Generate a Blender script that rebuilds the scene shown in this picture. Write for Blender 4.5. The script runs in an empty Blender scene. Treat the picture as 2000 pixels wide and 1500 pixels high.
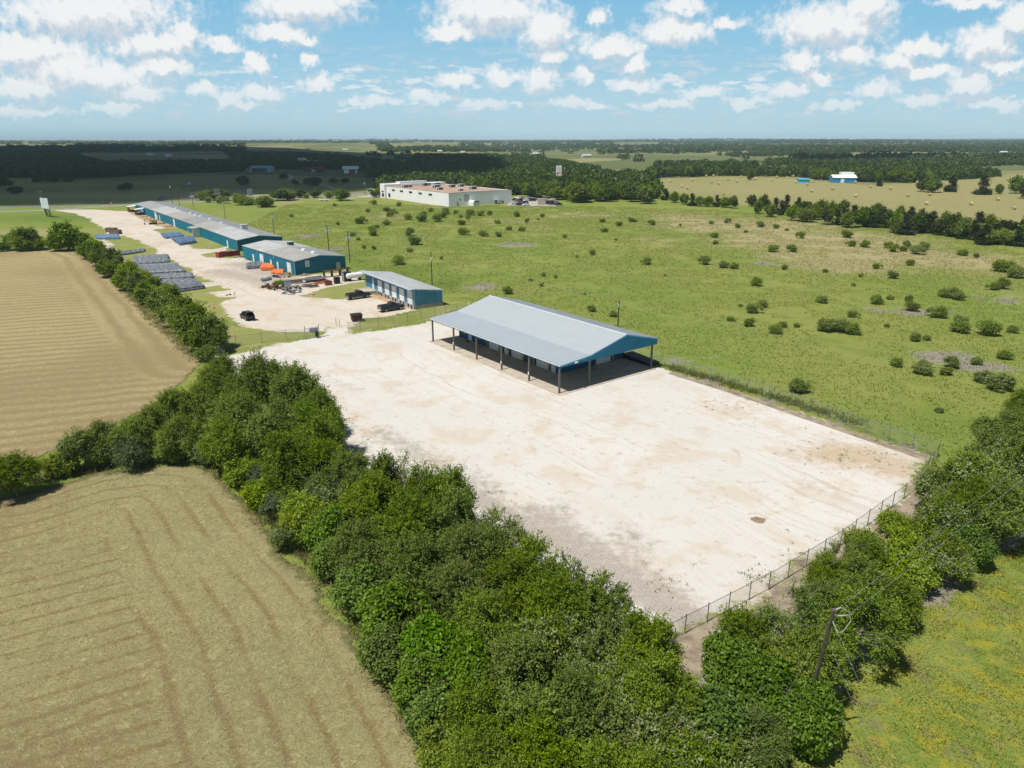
import bpy, math, random
import numpy as np
from mathutils import Vector, Matrix

R = math.radians
scene = bpy.context.scene
COL = scene.collection

# ------------------------------------------------------------------ camera
F = 1387.0                       # focal length in pixels of the 2000 px wide frame
PITCH = math.atan((750 - 270.5) / F)
H = 36.0                         # drone height
cd = bpy.data.cameras.new("camera")
cam = bpy.data.objects.new("camera", cd)
COL.objects.link(cam)
cd.sensor_fit = 'HORIZONTAL'
cd.sensor_width = 36.0
cd.lens = 36.0 * F / 2000.0
cd.clip_start = 0.5
cd.clip_end = 40000
cam.location = (0, 0, H)
cam.rotation_euler = (Matrix.Rotation(R(90) - PITCH, 3, 'X') @ Matrix.Rotation(R(-0.13), 3, 'Z')).to_euler()
scene.camera = cam

# ------------------------------------------------------------------ colour management, sun
scene.view_settings.view_transform = 'Standard'
scene.view_settings.look = 'None'
scene.view_settings.gamma = 1.0
scene.view_settings.exposure = 0.14
SUN_DIR = Vector((0.366, 0.300, -1.0)).normalized()      # the way the light travels
SUN_EL = math.asin(-SUN_DIR.z)
ld = bpy.data.lights.new("sun", 'SUN')
ld.energy = 4.5
ld.angle = R(0.53)
ld.color = (1.0, 0.972, 0.93)
sun = bpy.data.objects.new("sun", ld)
COL.objects.link(sun)
sun.rotation_euler = SUN_DIR.to_track_quat('-Z', 'Y').to_euler()
sun.location = (-200, -150, 500)

# ------------------------------------------------------------------ pixel of the photograph -> point on the ground
def G(u, v, z=0.0):
    d = (u - 1000) / F
    e = (v - 750 + (u - 1000) * 4.5 / 2000) / F
    ry = math.cos(PITCH) - e * math.sin(PITCH)
    rz = -math.sin(PITCH) - e * math.cos(PITCH)
    t = (H - z) / -rz
    return Vector((d * t, ry * t, z))
def P(*uv):
    return [tuple(G(u, v)[:2]) for u, v in uv]

# ------------------------------------------------------------------ node helpers
class NT:
    def __init__(s, tree): s.t = tree; s.n = tree.nodes; s.l = tree.links
    def new(s, typ, **kw):
        n = s.n.new(typ)
        for k, v in kw.items(): setattr(n, k, v)
        return n
    def put(s, sock, v):
        if v is None: return
        if isinstance(v, bpy.types.NodeSocket): s.l.new(v, sock)
        elif isinstance(v, (tuple, list)) and sock.type == 'RGBA' and len(v) == 3: sock.default_value = (*v, 1)
        elif isinstance(v, (int, float)) and sock.type == 'RGBA': sock.default_value = (v, v, v, 1)
        elif isinstance(v, (int, float)) and sock.type == 'VECTOR': sock.default_value = (v, v, v)
        else: sock.default_value = v
    def m(s, op, a, b=None, c=None, clamp=False):
        n = s.new('ShaderNodeMath', operation=op, use_clamp=clamp)
        s.put(n.inputs[0], a); s.put(n.inputs[1], b); s.put(n.inputs[2], c)
        return n.outputs[0]
    def v(s, op, a, b=None, c=None):
        n = s.new('ShaderNodeVectorMath', operation=op)
        s.put(n.inputs[0], a)
        if op == 'SCALE': s.put(n.inputs[3], b)
        else:
            s.put(n.inputs[1], b)
            if c is not None: s.put(n.inputs[2], c)
        return n.outputs[1] if op in ('LENGTH', 'DOT_PRODUCT', 'DISTANCE') else n.outputs[0]
    def mix(s, f, a, b, mode='MIX'):
        n = s.new('ShaderNodeMix', data_type='RGBA', blend_type=mode)
        s.put(n.inputs[0], f); s.put(n.inputs[6], a); s.put(n.inputs[7], b)
        return n.outputs[2]
    def noise(s, vec, scale, detail=3, rough=0.55, dist=0.0):
        n = s.new('ShaderNodeTexNoise')
        s.put(n.inputs['Vector'], vec); s.put(n.inputs['Scale'], scale); s.put(n.inputs['Detail'], detail)
        s.put(n.inputs['Roughness'], rough); s.put(n.inputs['Distortion'], dist)
        return n.outputs[0]
    def step(s, x, lo, hi):
        n = s.new('ShaderNodeMapRange', interpolation_type='SMOOTHSTEP')
        s.put(n.inputs[0], x); s.put(n.inputs[1], lo); s.put(n.inputs[2], hi)
        return n.outputs[0]
    def ramp(s, x, stops):
        n = s.new('ShaderNodeValToRGB')
        el = n.color_ramp.elements
        while len(el) < len(stops): el.new(0.5)
        for e, (p, c) in zip(el, stops): e.position = p; e.color = (*c, 1)
        s.put(n.inputs[0], x)
        return n.outputs[0]
    def attr(s, name, fac=True):
        n = s.new('ShaderNodeAttribute', attribute_name=name)
        return n.outputs['Fac'] if fac else n.outputs['Color']
    def pos(s): return s.new('ShaderNodeNewGeometry').outputs['Position']
    def obj(s): return s.new('ShaderNodeTexCoord').outputs['Object']
    def comb(s, x, y, z=0.0):
        n = s.new('ShaderNodeCombineXYZ'); s.put(n.inputs[0], x); s.put(n.inputs[1], y); s.put(n.inputs[2], z); return n.outputs[0]
    def sep(s, v):
        n = s.new('ShaderNodeSeparateXYZ'); s.put(n.inputs[0], v); return n.outputs
    def bump(s, h, strength=0.5, dist=0.05):
        n = s.new('ShaderNodeBump'); s.put(n.inputs['Height'], h)
        n.inputs['Strength'].default_value = strength; n.inputs['Distance'].default_value = dist
        return n.outputs[0]

def new_mat(name):
    m = bpy.data.materials.new(name); m.use_nodes = True
    t = NT(m.node_tree); t.n.clear()
    out = t.new('ShaderNodeOutputMaterial')
    return m, t, out
def principled(t, out, color, rough=0.8, metal=0.0, normal=None, spec=0.3):
    b = t.new('ShaderNodeBsdfPrincipled')
    t.put(b.inputs['Base Color'], color); t.put(b.inputs['Roughness'], rough); t.put(b.inputs['Metallic'], metal)
    b.inputs['Specular IOR Level'].default_value = spec
    if normal is not None: t.put(b.inputs['Normal'], normal)
    t.l.new(b.outputs[0], out.inputs[0])
    return b
_mc = {}
def M(name, color=(0.5, 0.5, 0.5), rough=0.6, metal=0.0, var=0.12, scale=1.2, spec=0.3, dirt=None):
    """plain painted / wooden / metal surface with uneven colour and a little wear"""
    if name in _mc: return _mc[name]
    m, t, out = new_mat(name)
    o = t.obj()
    n = t.noise(o, scale, 5, 0.62)
    n2 = t.noise(o, scale * 9, 3, 0.6)
    f = t.m('ADD', t.m('MULTIPLY', n, 0.7), t.m('MULTIPLY', n2, 0.3))
    lo = tuple(c * (1 - var * 1.6) for c in color); hi = tuple(min(1, c * (1 + var * 1.2)) for c in color)
    c = t.mix(t.step(f, 0.3, 0.7), lo, hi)
    if dirt:
        c = t.mix(t.step(t.noise(o, scale * 2.3, 6, 0.7), 0.56, 0.72), c, dirt)
    principled(t, out, c, t.m('ADD', t.m('MULTIPLY', n2, 0.15), rough - 0.07), metal, None, spec)
    _mc[name] = m
    return m

# ------------------------------------------------------------------ object helpers
def tag(o, label=None, cat=None, group=None, kind=None):
    if label: o['label'] = label
    if cat: o['category'] = cat
    if group: o['group'] = group
    if kind: o['kind'] = kind
    return o
def thing(name, loc, rz, label, cat, group=None):
    o = bpy.data.objects.new(name, None); COL.objects.link(o)
    o.empty_display_size = 0.3
    o.location = (loc[0], loc[1], loc[2] if len(loc) > 2 else 0.0); o.rotation_euler = (0, 0, rz)
    return tag(o, label, cat, group)
KIDS = {}
def copy_tree(o, parent=None):           # a thing, its parts and their sub-parts
    c = o.copy(); COL.objects.link(c)
    if parent is not None: c.parent = parent
    KIDS[c.name] = [copy_tree(ch, c) for ch in KIDS.get(o.name, [])]
    return c
def link(name, me, mat, parent=None):
    o = bpy.data.objects.new(name, me); COL.objects.link(o)
    if mat is not None and not me.materials: me.materials.append(mat)
    if parent is not None:
        o.parent = parent; KIDS.setdefault(parent.name, []).append(o)
    return o
def np_mesh(name, V, Fq, attrs=None, smooth=False):
    me = bpy.data.meshes.new(name)
    V = np.asarray(V, np.float32); Fq = np.asarray(Fq, np.int32)
    k = Fq.shape[1]
    me.vertices.add(len(V)); me.vertices.foreach_set('co', V.ravel())
    me.loops.add(Fq.size); me.loops.foreach_set('vertex_index', Fq.ravel())
    me.polygons.add(len(Fq)); me.polygons.foreach_set('loop_start', np.arange(0, Fq.size, k, dtype=np.int32))
    me.update(calc_edges=True)
    for nme, a in (attrs or {}).items():
        at = me.attributes.new(nme, 'FLOAT', 'POINT'); at.data.foreach_set('value', np.asarray(a, np.float32))
    if smooth: me.polygons.foreach_set('use_smooth', np.ones(len(Fq), bool))
    me.update()
    return me

class MB:
    """collects shapes and links them as one mesh"""
    def __init__(s): s.v = []; s.f = []
    def _add(s, vs, fs):
        b = len(s.v); s.v += [tuple(x) for x in vs]; s.f += [tuple(i + b for i in f) for f in fs]; return s
    def hexa(s, p):      # 8 points: bottom ring, top ring
        return s._add(p, [(3, 2, 1, 0), (4, 5, 6, 7), (0, 1, 5, 4), (1, 2, 6, 5), (2, 3, 7, 6), (3, 0, 4, 7)])
    def box(s, x0, x1, y0, y1, z0, z1):
        return s.hexa([(x0, y0, z0), (x1, y0, z0), (x1, y1, z0), (x0, y1, z0), (x0, y0, z1), (x1, y0, z1), (x1, y1, z1), (x0, y1, z1)])
    def rbox(s, c, size, rz=0, tilt=0, tilty=0):
        m = Matrix.Translation(Vector(c)) @ Matrix.Rotation(rz, 4, 'Z') @ Matrix.Rotation(tilt, 4, 'X') @ Matrix.Rotation(tilty, 4, 'Y')
        a, b, d = size[0] / 2, size[1] / 2, size[2] / 2
        return s.hexa([m @ Vector(q) for q in [(-a, -b, -d), (a, -b, -d), (a, b, -d), (-a, b, -d), (-a, -b, d), (a, -b, d), (a, b, d), (-a, b, d)]])
    def frus(s, x0, x1, y0, y1, z0, X0, X1, Y0, Y1, z1):
        return s.hexa([(x0, y0, z0), (x1, y0, z0), (x1, y1, z0), (x0, y1, z0), (X0, Y0, z1), (X1, Y0, z1), (X1, Y1, z1), (X0, Y1, z1)])
    def quad(s, a, b, c, d): return s._add([a, b, c, d], [(0, 1, 2, 3)])
    def tube(s, pts, r, n=6, r1=None, cap=True):
        pts = [Vector(p) for p in pts]; vs = []; fs = []; N = len(pts)
        for i, p in enumerate(pts):
            d = (pts[min(i + 1, N - 1)] - pts[max(i - 1, 0)]).normalized()
            a = d.orthogonal().normalized() if abs(d.z) > 0.9 else d.cross(Vector((0, 0, 1))).normalized()
            b = d.cross(a)
            rr = r if r1 is None else r + (r1 - r) * i / (N - 1)
            for k in range(n):
                t = 2 * math.pi * k / n
                vs.append(p + a * math.cos(t) * rr + b * math.sin(t) * rr)
        for i in range(N - 1):
            for k in range(n):
                fs.append((i * n + k, i * n + (k + 1) % n, (i + 1) * n + (k + 1) % n, (i + 1) * n + k))
        if cap:
            fs.append(tuple(range(n - 1, -1, -1))); fs.append(tuple((N - 1) * n + k for k in range(n)))
        return s._add(vs, fs)
    def lathe(s, prof, n=12, c=(0, 0, 0), axis='Z'):
        vs = []; fs = []
        for r, z in prof:
            for k in range(n):
                t = 2 * math.pi * k / n
                q = (r * math.cos(t), r * math.sin(t), z)
                if axis == 'Y': q = (q[0], q[2], q[1])
                if axis == 'X': q = (q[2], q[0], q[1])
                vs.append((q[0] + c[0], q[1] + c[1], q[2] + c[2]))
        for i in range(len(prof) - 1):
            for k in range(n):
                fs.append((i * n + k, i * n + (k + 1) % n, (i + 1) * n + (k + 1) % n, (i + 1) * n + k))
        fs.append(tuple(range(n - 1, -1, -1))); fs.append(tuple((len(prof) - 1) * n + k for k in range(n)))
        return s._add(vs, fs)
    def prism(s, poly, y0, y1):          # polygon in x,z extruded along y
        n = len(poly)
        vs = [(x, y0, z) for x, z in poly] + [(x, y1, z) for x, z in poly]
        fs = [tuple(range(n)), tuple(range(2 * n - 1, n - 1, -1))] + [(i, i + n, (i + 1) % n + n, (i + 1) % n) for i in range(n)]
        return s._add(vs, fs)
    def loft(s, secs):                   # sections: equal length rings of 3-D points
        n = len(secs[0]); vs = [p for r in secs for p in r]; fs = []
        for i in range(len(secs) - 1):
            for k in range(n):
                fs.append((i * n + k, i * n + (k + 1) % n, (i + 1) * n + (k + 1) % n, (i + 1) * n + k))
        fs.append(tuple(range(n - 1, -1, -1))); fs.append(tuple((len(secs) - 1) * n + k for k in range(n)))
        return s._add(vs, fs)
    def rib(s, o, sd, L, td, lo, hi, nd, pitch=0.3, depth=0.035):
        """ribbed metal sheet: runs L along sd, from lo(s) to hi(s) along td, ribs standing out along nd"""
        o, sd, td, nd = Vector(o), Vector(sd), Vector(td), Vector(nd)
        xs = []; k = 0.0
        while k < L - 1e-6:
            for f, h in ((0, 0), (0.62, 0), (0.72, 1), (0.9, 1)):
                if k + f * pitch < L: xs.append((k + f * pitch, h))
            k += pitch
        xs.append((L, 0))
        vs = []; fs = []
        for x, h in xs:
            a, b = (lo(x) if callable(lo) else lo), (hi(x) if callable(hi) else hi)
            q = o + sd * x + nd * (h * depth)
            vs += [q + td * a, q + td * b]
        for i in range(len(xs) - 1): fs.append((2 * i, 2 * i + 2, 2 * i + 3, 2 * i + 1))
        return s._add(vs, fs)
    def build(s, name, mat, parent=None, smooth=False):
        me = bpy.data.meshes.new(name); me.from_pydata(s.v, [], s.f); me.update()
        if smooth: me.polygons.foreach_set('use_smooth', [True] * len(me.polygons))
        return link(name, me, mat, parent)

ONES = ['', 'first', 'second', 'third', 'fourth', 'fifth', 'sixth', 'seventh', 'eighth', 'ninth', 'tenth', 'eleventh', 'twelfth', 'thirteenth',
        'fourteenth', 'fifteenth', 'sixteenth', 'seventeenth', 'eighteenth', 'nineteenth']
TENS = {2: ('twentieth', 'twenty'), 3: ('thirtieth', 'thirty'), 4: ('fortieth', 'forty'), 5: ('fiftieth', 'fifty'), 6: ('sixtieth', 'sixty'),
        7: ('seventieth', 'seventy'), 8: ('eightieth', 'eighty'), 9: ('ninetieth', 'ninety')}
def nth(n):
    if n < 20: return ONES[n]
    a, b = divmod(n, 10)
    return TENS[a][0] if b == 0 else TENS[a][1] + '-' + ONES[b]

# ------------------------------------------------------------------ world: daylight sky with cumulus clouds
world = bpy.data.worlds.new("World"); scene.world = world; world.use_nodes = True
wt = NT(world.node_tree); wt.n.clear()
wout = wt.new('ShaderNodeOutputWorld'); bg = wt.new('ShaderNodeBackground')
sky = wt.new('ShaderNodeTexSky', sky_type='NISHITA')
sky.sun_disc = False
sky.sun_elevation = SUN_EL
sky.sun_rotation = math.atan2(-SUN_DIR.x, -SUN_DIR.y)
sky.altitude = 100; sky.air_density = 1.0; sky.dust_density = 0.6; sky.ozone_density = 1.0
SKY_K = 0.05
bg.inputs['Strength'].default_value = SKY_K
gen = wt.new('ShaderNodeTexCoord').outputs['Generated']
gx, gy, gz = wt.sep(gen)
ay = wt.m('MAXIMUM', wt.m('ABSOLUTE', gy), 0.12)
pa = wt.m('DIVIDE', gx, ay); pe = wt.m('DIVIDE', gz, ay)
def sk(u, v):
    d = (u - 1000) / F; e = (v - 750 + (u - 1000) * 4.5 / 2000) / F
    ry = math.cos(PITCH) - e * math.sin(PITCH); rz = -math.sin(PITCH) - e * math.cos(PITCH)
    return d / ry, rz / ry
# cumulus seen over the fields: centre and half size in photograph pixels
CLOUDS = [(170, 25, 215, 60), (60, 100, 150, 50), (300, 85, 110, 40), (170, 150, 190, 40), (360, 65, 40, 25), (600, 8, 130, 48), (545, 62, 70, 24), (600, 78, 34, 14),
          (437, 88, 50, 17), (505, 122, 26, 28), (604, 120, 24, 16), (625, 165, 38, 22), (515, 182, 45, 26), (440, 195, 34, 26), (960, 22, 125, 50), (880, 62, 56, 22),
          (1068, 60, 66, 56), (1172, 32, 20, 24), (1190, 95, 76, 32), (1240, 125, 26, 24), (1330, 12, 60, 22), (1320, 60, 82, 36), (1425, 46, 40, 16),
          (1620, 50, 130, 52), (1660, 105, 60, 30), (1700, 12, 60, 40), (1800, 95, 62, 24), (1930, 85, 74, 44), (1985, 40, 40, 36), (1900, 5, 90, 16), (1810, 140, 72, 18),
          (1895, 165, 52, 26), (1050, 155, 42, 32), (1140, 148, 26, 16), (890, 158, 38, 18), (980, 150, 40, 22), (1240, 165, 50, 18), (1540, 175, 50, 18), (1380, 178, 46, 14),
          (1570, 120, 40, 30), (1715, 175, 46, 22), (60, 175, 90, 30), (270, 180, 70, 26), (740, 196, 48, 12), (830, 190, 50, 15), (700, 205, 30, 9), (1120, 200, 50, 12), (1460, 200, 60, 10), (60, 215, 90, 14), (230, 212, 80, 14), (400, 175, 40, 16), (480, 205, 60, 12), (940, 205, 60, 12), (1300, 205, 70, 10), (1640, 205, 70, 12), (1800, 195, 60, 14), (1950, 205, 60, 12), (1760, 120, 40, 20), (120, 130, 120, 40), (320, 130, 70, 24), (1600, 150, 40, 16), (1960, 130, 50, 20), (1080, 110, 40, 20)]
base_p = wt.comb(pa, pe, 0.0)
warp = wt.new('ShaderNodeTexNoise'); warp.noise_dimensions = '2D'
wt.put(warp.inputs['Vector'], base_p); warp.inputs['Scale'].default_value = 34; warp.inputs['Detail'].default_value = 6; warp.inputs['Roughness'].default_value = 0.62
wv = wt.v('MULTIPLY', wt.v('SUBTRACT', warp.outputs[1], (0.5, 0.5, 0.5)), (0.040, 0.028, 0))
def field(shift):
    p = wt.v('ADD', wt.v('ADD', base_p, wv), shift)
    acc = None
    for (u, v, w, h) in CLOUDS:
        a, e = sk(u, v); a1, e1 = sk(u + w, v); a2, e2 = sk(u, v - h)
        iw, ih = 0.97 / abs(a1 - a), 0.97 / abs(e2 - e)
        q = wt.v('MULTIPLY_ADD', p, (iw, ih, 0), (-a * iw, -e * ih, 0))
        d = wt.v('LENGTH', q)
        acc = d if acc is None else wt.m('SMOOTH_MIN', acc, d, 0.25)
    return wt.m('SUBTRACT', 1.0, acc)

d0 = field((0, 0, 0)); d1 = field((-0.004, 0.016, 0))
fine = wt.new('ShaderNodeTexNoise'); fine.noise_dimensions = '2D'
wt.put(fine.inputs['Vector'], base_p); fine.inputs['Scale'].default_value = 75; fine.inputs['Detail'].default_value = 5; fine.inputs['Roughness'].default_value = 0.6
fn = wt.m('SUBTRACT', fine.outputs[0], 0.5)
dens = wt.m('ADD', d0, wt.m('MULTIPLY', fn, 1.1))
# thin broken cloud low over the horizon
lowp = wt.comb(wt.m('MULTIPLY', pa, 1.0), wt.m('MULTIPLY', pe, 3.2), 3.7)
ln = wt.noise(lowp, 38, 4, 0.55)
lowband = wt.m('MULTIPLY', wt.step(pe, 0.012, 0.04), wt.m('SUBTRACT', 1.0, wt.step(pe, 0.075, 0.13)))
wisp = wt.m('MULTIPLY', wt.m('MULTIPLY', wt.step(ln, 0.49, 0.64), lowband), 0.6)
mask = wt.m('MULTIPLY', wt.step(dens, -0.22, 0.60), wt.m('ADD', 0.45, wt.m('MULTIPLY', wt.step(pe, 0.02, 0.09), 0.5)))
mask = wt.m('MAXIMUM', mask, wisp)
lit = wt.m('ADD', wt.m('MULTIPLY', wt.m('SUBTRACT', d0, d1), 1.3), wt.m('ADD', 0.55, wt.m('MULTIPLY', fn, 1.1)), clamp=True)
cc = wt.mix(wt.step(lit, 0.05, 0.8), (11.3, 12.4, 13.5), (16.6, 16.6, 16.5))
bluesky = wt.ramp(wt.m('MULTIPLY', wt.m('MAXIMUM', pe, 0.0), 5.0), [(0.0, (0.53, 0.74, 0.85)), (0.25, (0.48, 0.74, 0.88)), (0.55, (0.34, 0.65, 0.86)), (0.9, (0.24, 0.57, 0.84))])
vis = wt.mix(1.0, bluesky, (16.6, 16.6, 16.6), 'MULTIPLY')
low = wt.m('SUBTRACT', 1.0, wt.step(pe, 0.22, 0.6))        # the low sky keeps this summer haze; higher up plain Nishita
skyc = wt.mix(wt.m('MULTIPLY', low, 0.95), sky.outputs[0], vis)
skyc = wt.mix(mask, skyc, cc)
wt.l.new(skyc, bg.inputs[0]); wt.l.new(bg.outputs[0], wout.inputs[0])
world.cycles.sampling_method = 'NONE'

# ------------------------------------------------------------------ the ground and its sheets
rng = np.random.default_rng(7)
def pts_sd(X, Y, poly):
    """signed distance to a polygon, positive inside (numpy)"""
    p = np.asarray(poly, float); n = len(p)
    d = np.full(X.shape, 1e18); inside = np.zeros(X.shape, bool)
    for i in range(n):
        a, b = p[i], p[(i + 1) % n]
        ex, ey = b - a
        wx, wy = X - a[0], Y - a[1]
        t = np.clip((wx * ex + wy * ey) / (ex * ex + ey * ey + 1e-12), 0, 1)
        d = np.minimum(d, (wx - ex * t) ** 2 + (wy - ey * t) ** 2)
        c = (a[1] > Y) != (b[1] > Y)
        if abs(ey) > 1e-12: inside ^= c & (X < ex * (Y - a[1]) / ey + a[0])
    d = np.sqrt(d)
    return np.where(inside, d, -d)
def seg_d(X, Y, line):
    d = np.full(X.shape, 1e18)
    for a, b in zip(line[:-1], line[1:]):
        ex, ey = b[0] - a[0], b[1] - a[1]
        t = np.clip(((X - a[0]) * ex + (Y - a[1]) * ey) / (ex * ex + ey * ey + 1e-12), 0, 1)
        d = np.minimum(d, (X - a[0] - ex * t) ** 2 + (Y - a[1] - ey * t) ** 2)
    return np.sqrt(d)
def vnoise(X, Y, s, seed=0):
    """cheap smooth value noise in numpy, 0..1"""
    g = np.random.default_rng(seed).random((64, 64))
    x, y = X / s, Y / s
    xi, yi = np.floor(x).astype(int), np.floor(y).astype(int)
    fx, fy = x - xi, y - yi
    fx, fy = fx * fx * (3 - 2 * fx), fy * fy * (3 - 2 * fy)
    q = lambda i, j: g[(xi + i) % 64, (yi + j) % 64]
    return (q(0, 0) * (1 - fx) + q(1, 0) * fx) * (1 - fy) + (q(0, 1) * (1 - fx) + q(1, 1) * fx) * fy
def terrain(X, Y):
    r = np.sqrt(X * X + Y * Y)
    f = np.clip((r - 900) / 2500, 0, 1); f2 = np.clip((r - 2600) / 5000, 0, 1)
    return f * 12 * (vnoise(X, Y, 620, 3) - 0.5) + f2 * 26 * (vnoise(X, Y, 2300, 5) - 0.15) + f2 * 8
def sheet(name, poly, z, step, mat, edge=1.2, extra=None, zfun=None):
    p = np.asarray(poly)
    x0, y0 = p.min(0) - edge * 2; x1, y1 = p.max(0) + edge * 2
    nx, ny = int((x1 - x0) / step) + 2, int((y1 - y0) / step) + 2
    xs, ys = np.linspace(x0, x1, nx), np.linspace(y0, y1, ny)
    X, Y = np.meshgrid(xs, ys)
    sd = pts_sd(X, Y, poly)
    wob = (vnoise(X, Y, 5.1, 11) - 0.5) * edge * 1.6 + (vnoise(X, Y, 1.7, 12) - 0.5) * edge
    sd2 = sd + wob
    Z = np.full(X.shape, float(z))
    attrs = {'sd': sd2}
    if extra: attrs.update(extra(X, Y, sd))
    if zfun: Z = Z + zfun(X, Y, sd, attrs)
    idx = np.arange(nx * ny).reshape(ny, nx)
    q = np.stack([idx[:-1, :-1], idx[:-1, 1:], idx[1:, 1:], idx[1:, :-1]], -1).reshape(-1, 4)
    keep = (sd2.ravel()[q] > -edge * 0.15).all(1)
    q = q[keep]
    used = np.unique(q); remap = np.full(nx * ny, -1); remap[used] = np.arange(len(used))
    V = np.stack([X.ravel(), Y.ravel(), Z.ravel()], 1)[used]
    me = np_mesh(name, V, remap[q], {k: a.ravel()[used] for k, a in attrs.items()}, True)
    o = link(name, me, mat)
    return tag(o, kind='structure')

# ---- colours
def grass_nodes(t, p, lush=0.0):
    n50 = t.noise(p, 0.022, 4, 0.55); n8 = t.noise(p, 0.16, 4, 0.6); n1 = t.noise(p, 1.1, 4, 0.65); nf = t.noise(p, 5.5, 3, 0.7)
    c = t.mix(t.step(n50, 0.35, 0.66), (0.186, 0.245, 0.042), (0.258, 0.274, 0.066))
    c = t.mix(t.m('MULTIPLY', t.step(n8, 0.44, 0.64), 0.7), c, (0.157, 0.215, 0.033))
    c = t.mix(t.m('MULTIPLY', t.step(n1, 0.47, 0.64), 0.6), c, (0.299, 0.274, 0.088))
    c = t.mix(t.m('MULTIPLY', t.step(nf, 0.49, 0.63), 0.62), c, (0.088, 0.125, 0.022))
    return c, n50, n8, n1, nf
def dry_mix(t, c, dry, n1, nf):
    d = t.mix(t.step(n1, 0.35, 0.7), (0.385, 0.325, 0.165), (0.29, 0.25, 0.115))
    d = t.mix(t.m('MULTIPLY', t.step(nf, 0.55, 0.75), 0.4), d, (0.16, 0.15, 0.06))
    return t.mix(dry, c, d)

# ground: one sheet out to the horizon
gm, t, out = new_mat("grassland")
p = t.pos(); px_, py_, pz_ = t.sep(p)
c, n50, n8, n1, nf = grass_nodes(t, p)
dry = t.step(t.m('ADD', t.attr('dry'), t.m('ADD', t.m('MULTIPLY', t.m('SUBTRACT', n8, 0.5), 1.3), t.m('MULTIPLY', t.m('SUBTRACT', n1, 0.5), 0.7))), 0.25, 0.8)
c = dry_mix(t, c, dry, n1, nf)
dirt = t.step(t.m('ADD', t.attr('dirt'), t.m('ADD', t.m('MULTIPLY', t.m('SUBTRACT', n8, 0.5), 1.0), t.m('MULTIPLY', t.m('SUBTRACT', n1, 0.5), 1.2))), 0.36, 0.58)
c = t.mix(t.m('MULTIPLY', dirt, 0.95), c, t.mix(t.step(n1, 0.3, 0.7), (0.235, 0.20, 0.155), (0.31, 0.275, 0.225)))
lush = t.attr('lush')
c = t.mix(t.m('MULTIPLY', lush, 0.7), c, t.mix(nf, (0.05, 0.115, 0.014), (0.10, 0.18, 0.02)))
# far fields: a patchwork
rot = t.new('ShaderNodeVectorRotate', rotation_type='Z_AXIS'); t.put(rot.inputs['Vector'], p); rot.inputs['Angle'].default_value = R(33)
vor = t.new('ShaderNodeTexVoronoi'); vor.distance = 'CHEBYCHEV'; t.put(vor.inputs['Vector'], t.v('MULTIPLY', t.v('ADD', rot.outputs[0], t.v('SCALE', t.new('ShaderNodeTexNoise').outputs[1], 0.0)), (1.0, 1.0, 0.0))); vor.inputs['Scale'].default_value = 1 / 330.0
vor.inputs['Randomness'].default_value = 0.85
cell = t.sep(vor.outputs['Color'])[0]
patch = t.ramp(cell, [(0.0, (0.102, 0.123, 0.041)), (0.35, (0.148, 0.164, 0.057)), (0.6, (0.213, 0.209, 0.078)), (0.8, (0.312, 0.271, 0.119)), (1.0, (0.123, 0.148, 0.045))])
patch = t.mix(t.m('MULTIPLY', t.step(t.noise(p, 0.012, 4, 0.6), 0.4, 0.7), 0.5), patch, (0.13, 0.145, 0.055))
patch = t.mix(t.m('MULTIPLY', t.step(n8, 0.45, 0.75), 0.3), patch, (0.09, 0.10, 0.04))
far = t.step(t.m('ADD', py_, t.m('MULTIPLY', t.m('ABSOLUTE', px_), 0.2)), 560, 640)
c = t.mix(far, c, patch)
hgt = t.m('ADD', t.m('MULTIPLY', nf, 0.5), t.m('MULTIPLY', n1, 0.9))
principled(t, out, c, 0.9, 0, t.bump(hgt, 0.75, 0.35), 0.1)

xs = np.concatenate([-np.geomspace(12000, 330, 60), np.arange(-324, 330, 4.0), np.geomspace(336, 12000, 60)])
ys = np.concatenate([-np.geomspace(1500, 20, 12), np.arange(0, 640, 4.0), np.geomspace(645, 14000, 90)])
X, Y = np.meshgrid(xs, ys)
dryA = np.zeros(X.shape); dirtA = np.zeros(X.shape); lushA = np.zeros(X.shape)
def blob(A, u, v, ru, rv, k):
    """a patch of the pasture: centre and reach given on the ground through the photograph"""
    c = G(u, v); a = G(u + ru, v); b = G(u, v - rv)
    rx = abs(a.x - c.x); ry = abs(b.y - c.y)
    d = ((X - c.x) / rx) ** 2 + ((Y - c.y) / ry) ** 2
    A[:] = np.maximum(A, k * np.exp(-d * 0.8))
for a in [(1460, 440, 200, 16, .95), (1600, 470, 230, 20, 1.0), (1750, 500, 200, 20, .95), (1560, 500, 90, 14, .9), (1900, 510, 160, 26, .8), (1330, 425, 80, 12, .8), (1280, 470, 60, 14, .55),
          (1000, 432, 90, 8, .55), (1150, 420, 120, 8, .6), (760, 425, 60, 9, .55), (1650, 520, 120, 16, .9), (840, 400, 50, 7, .5), (300, 380, 600, 12, .75), (650, 362, 300, 5, .5), (1960, 570, 70, 30, .5),
          (60, 455, 150, 12, .6), (560, 395, 40, 8, .6), (1050, 445, 60, 8, .5), (1420, 520, 50, 16, .45)]: blob(dryA, *a)
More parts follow.
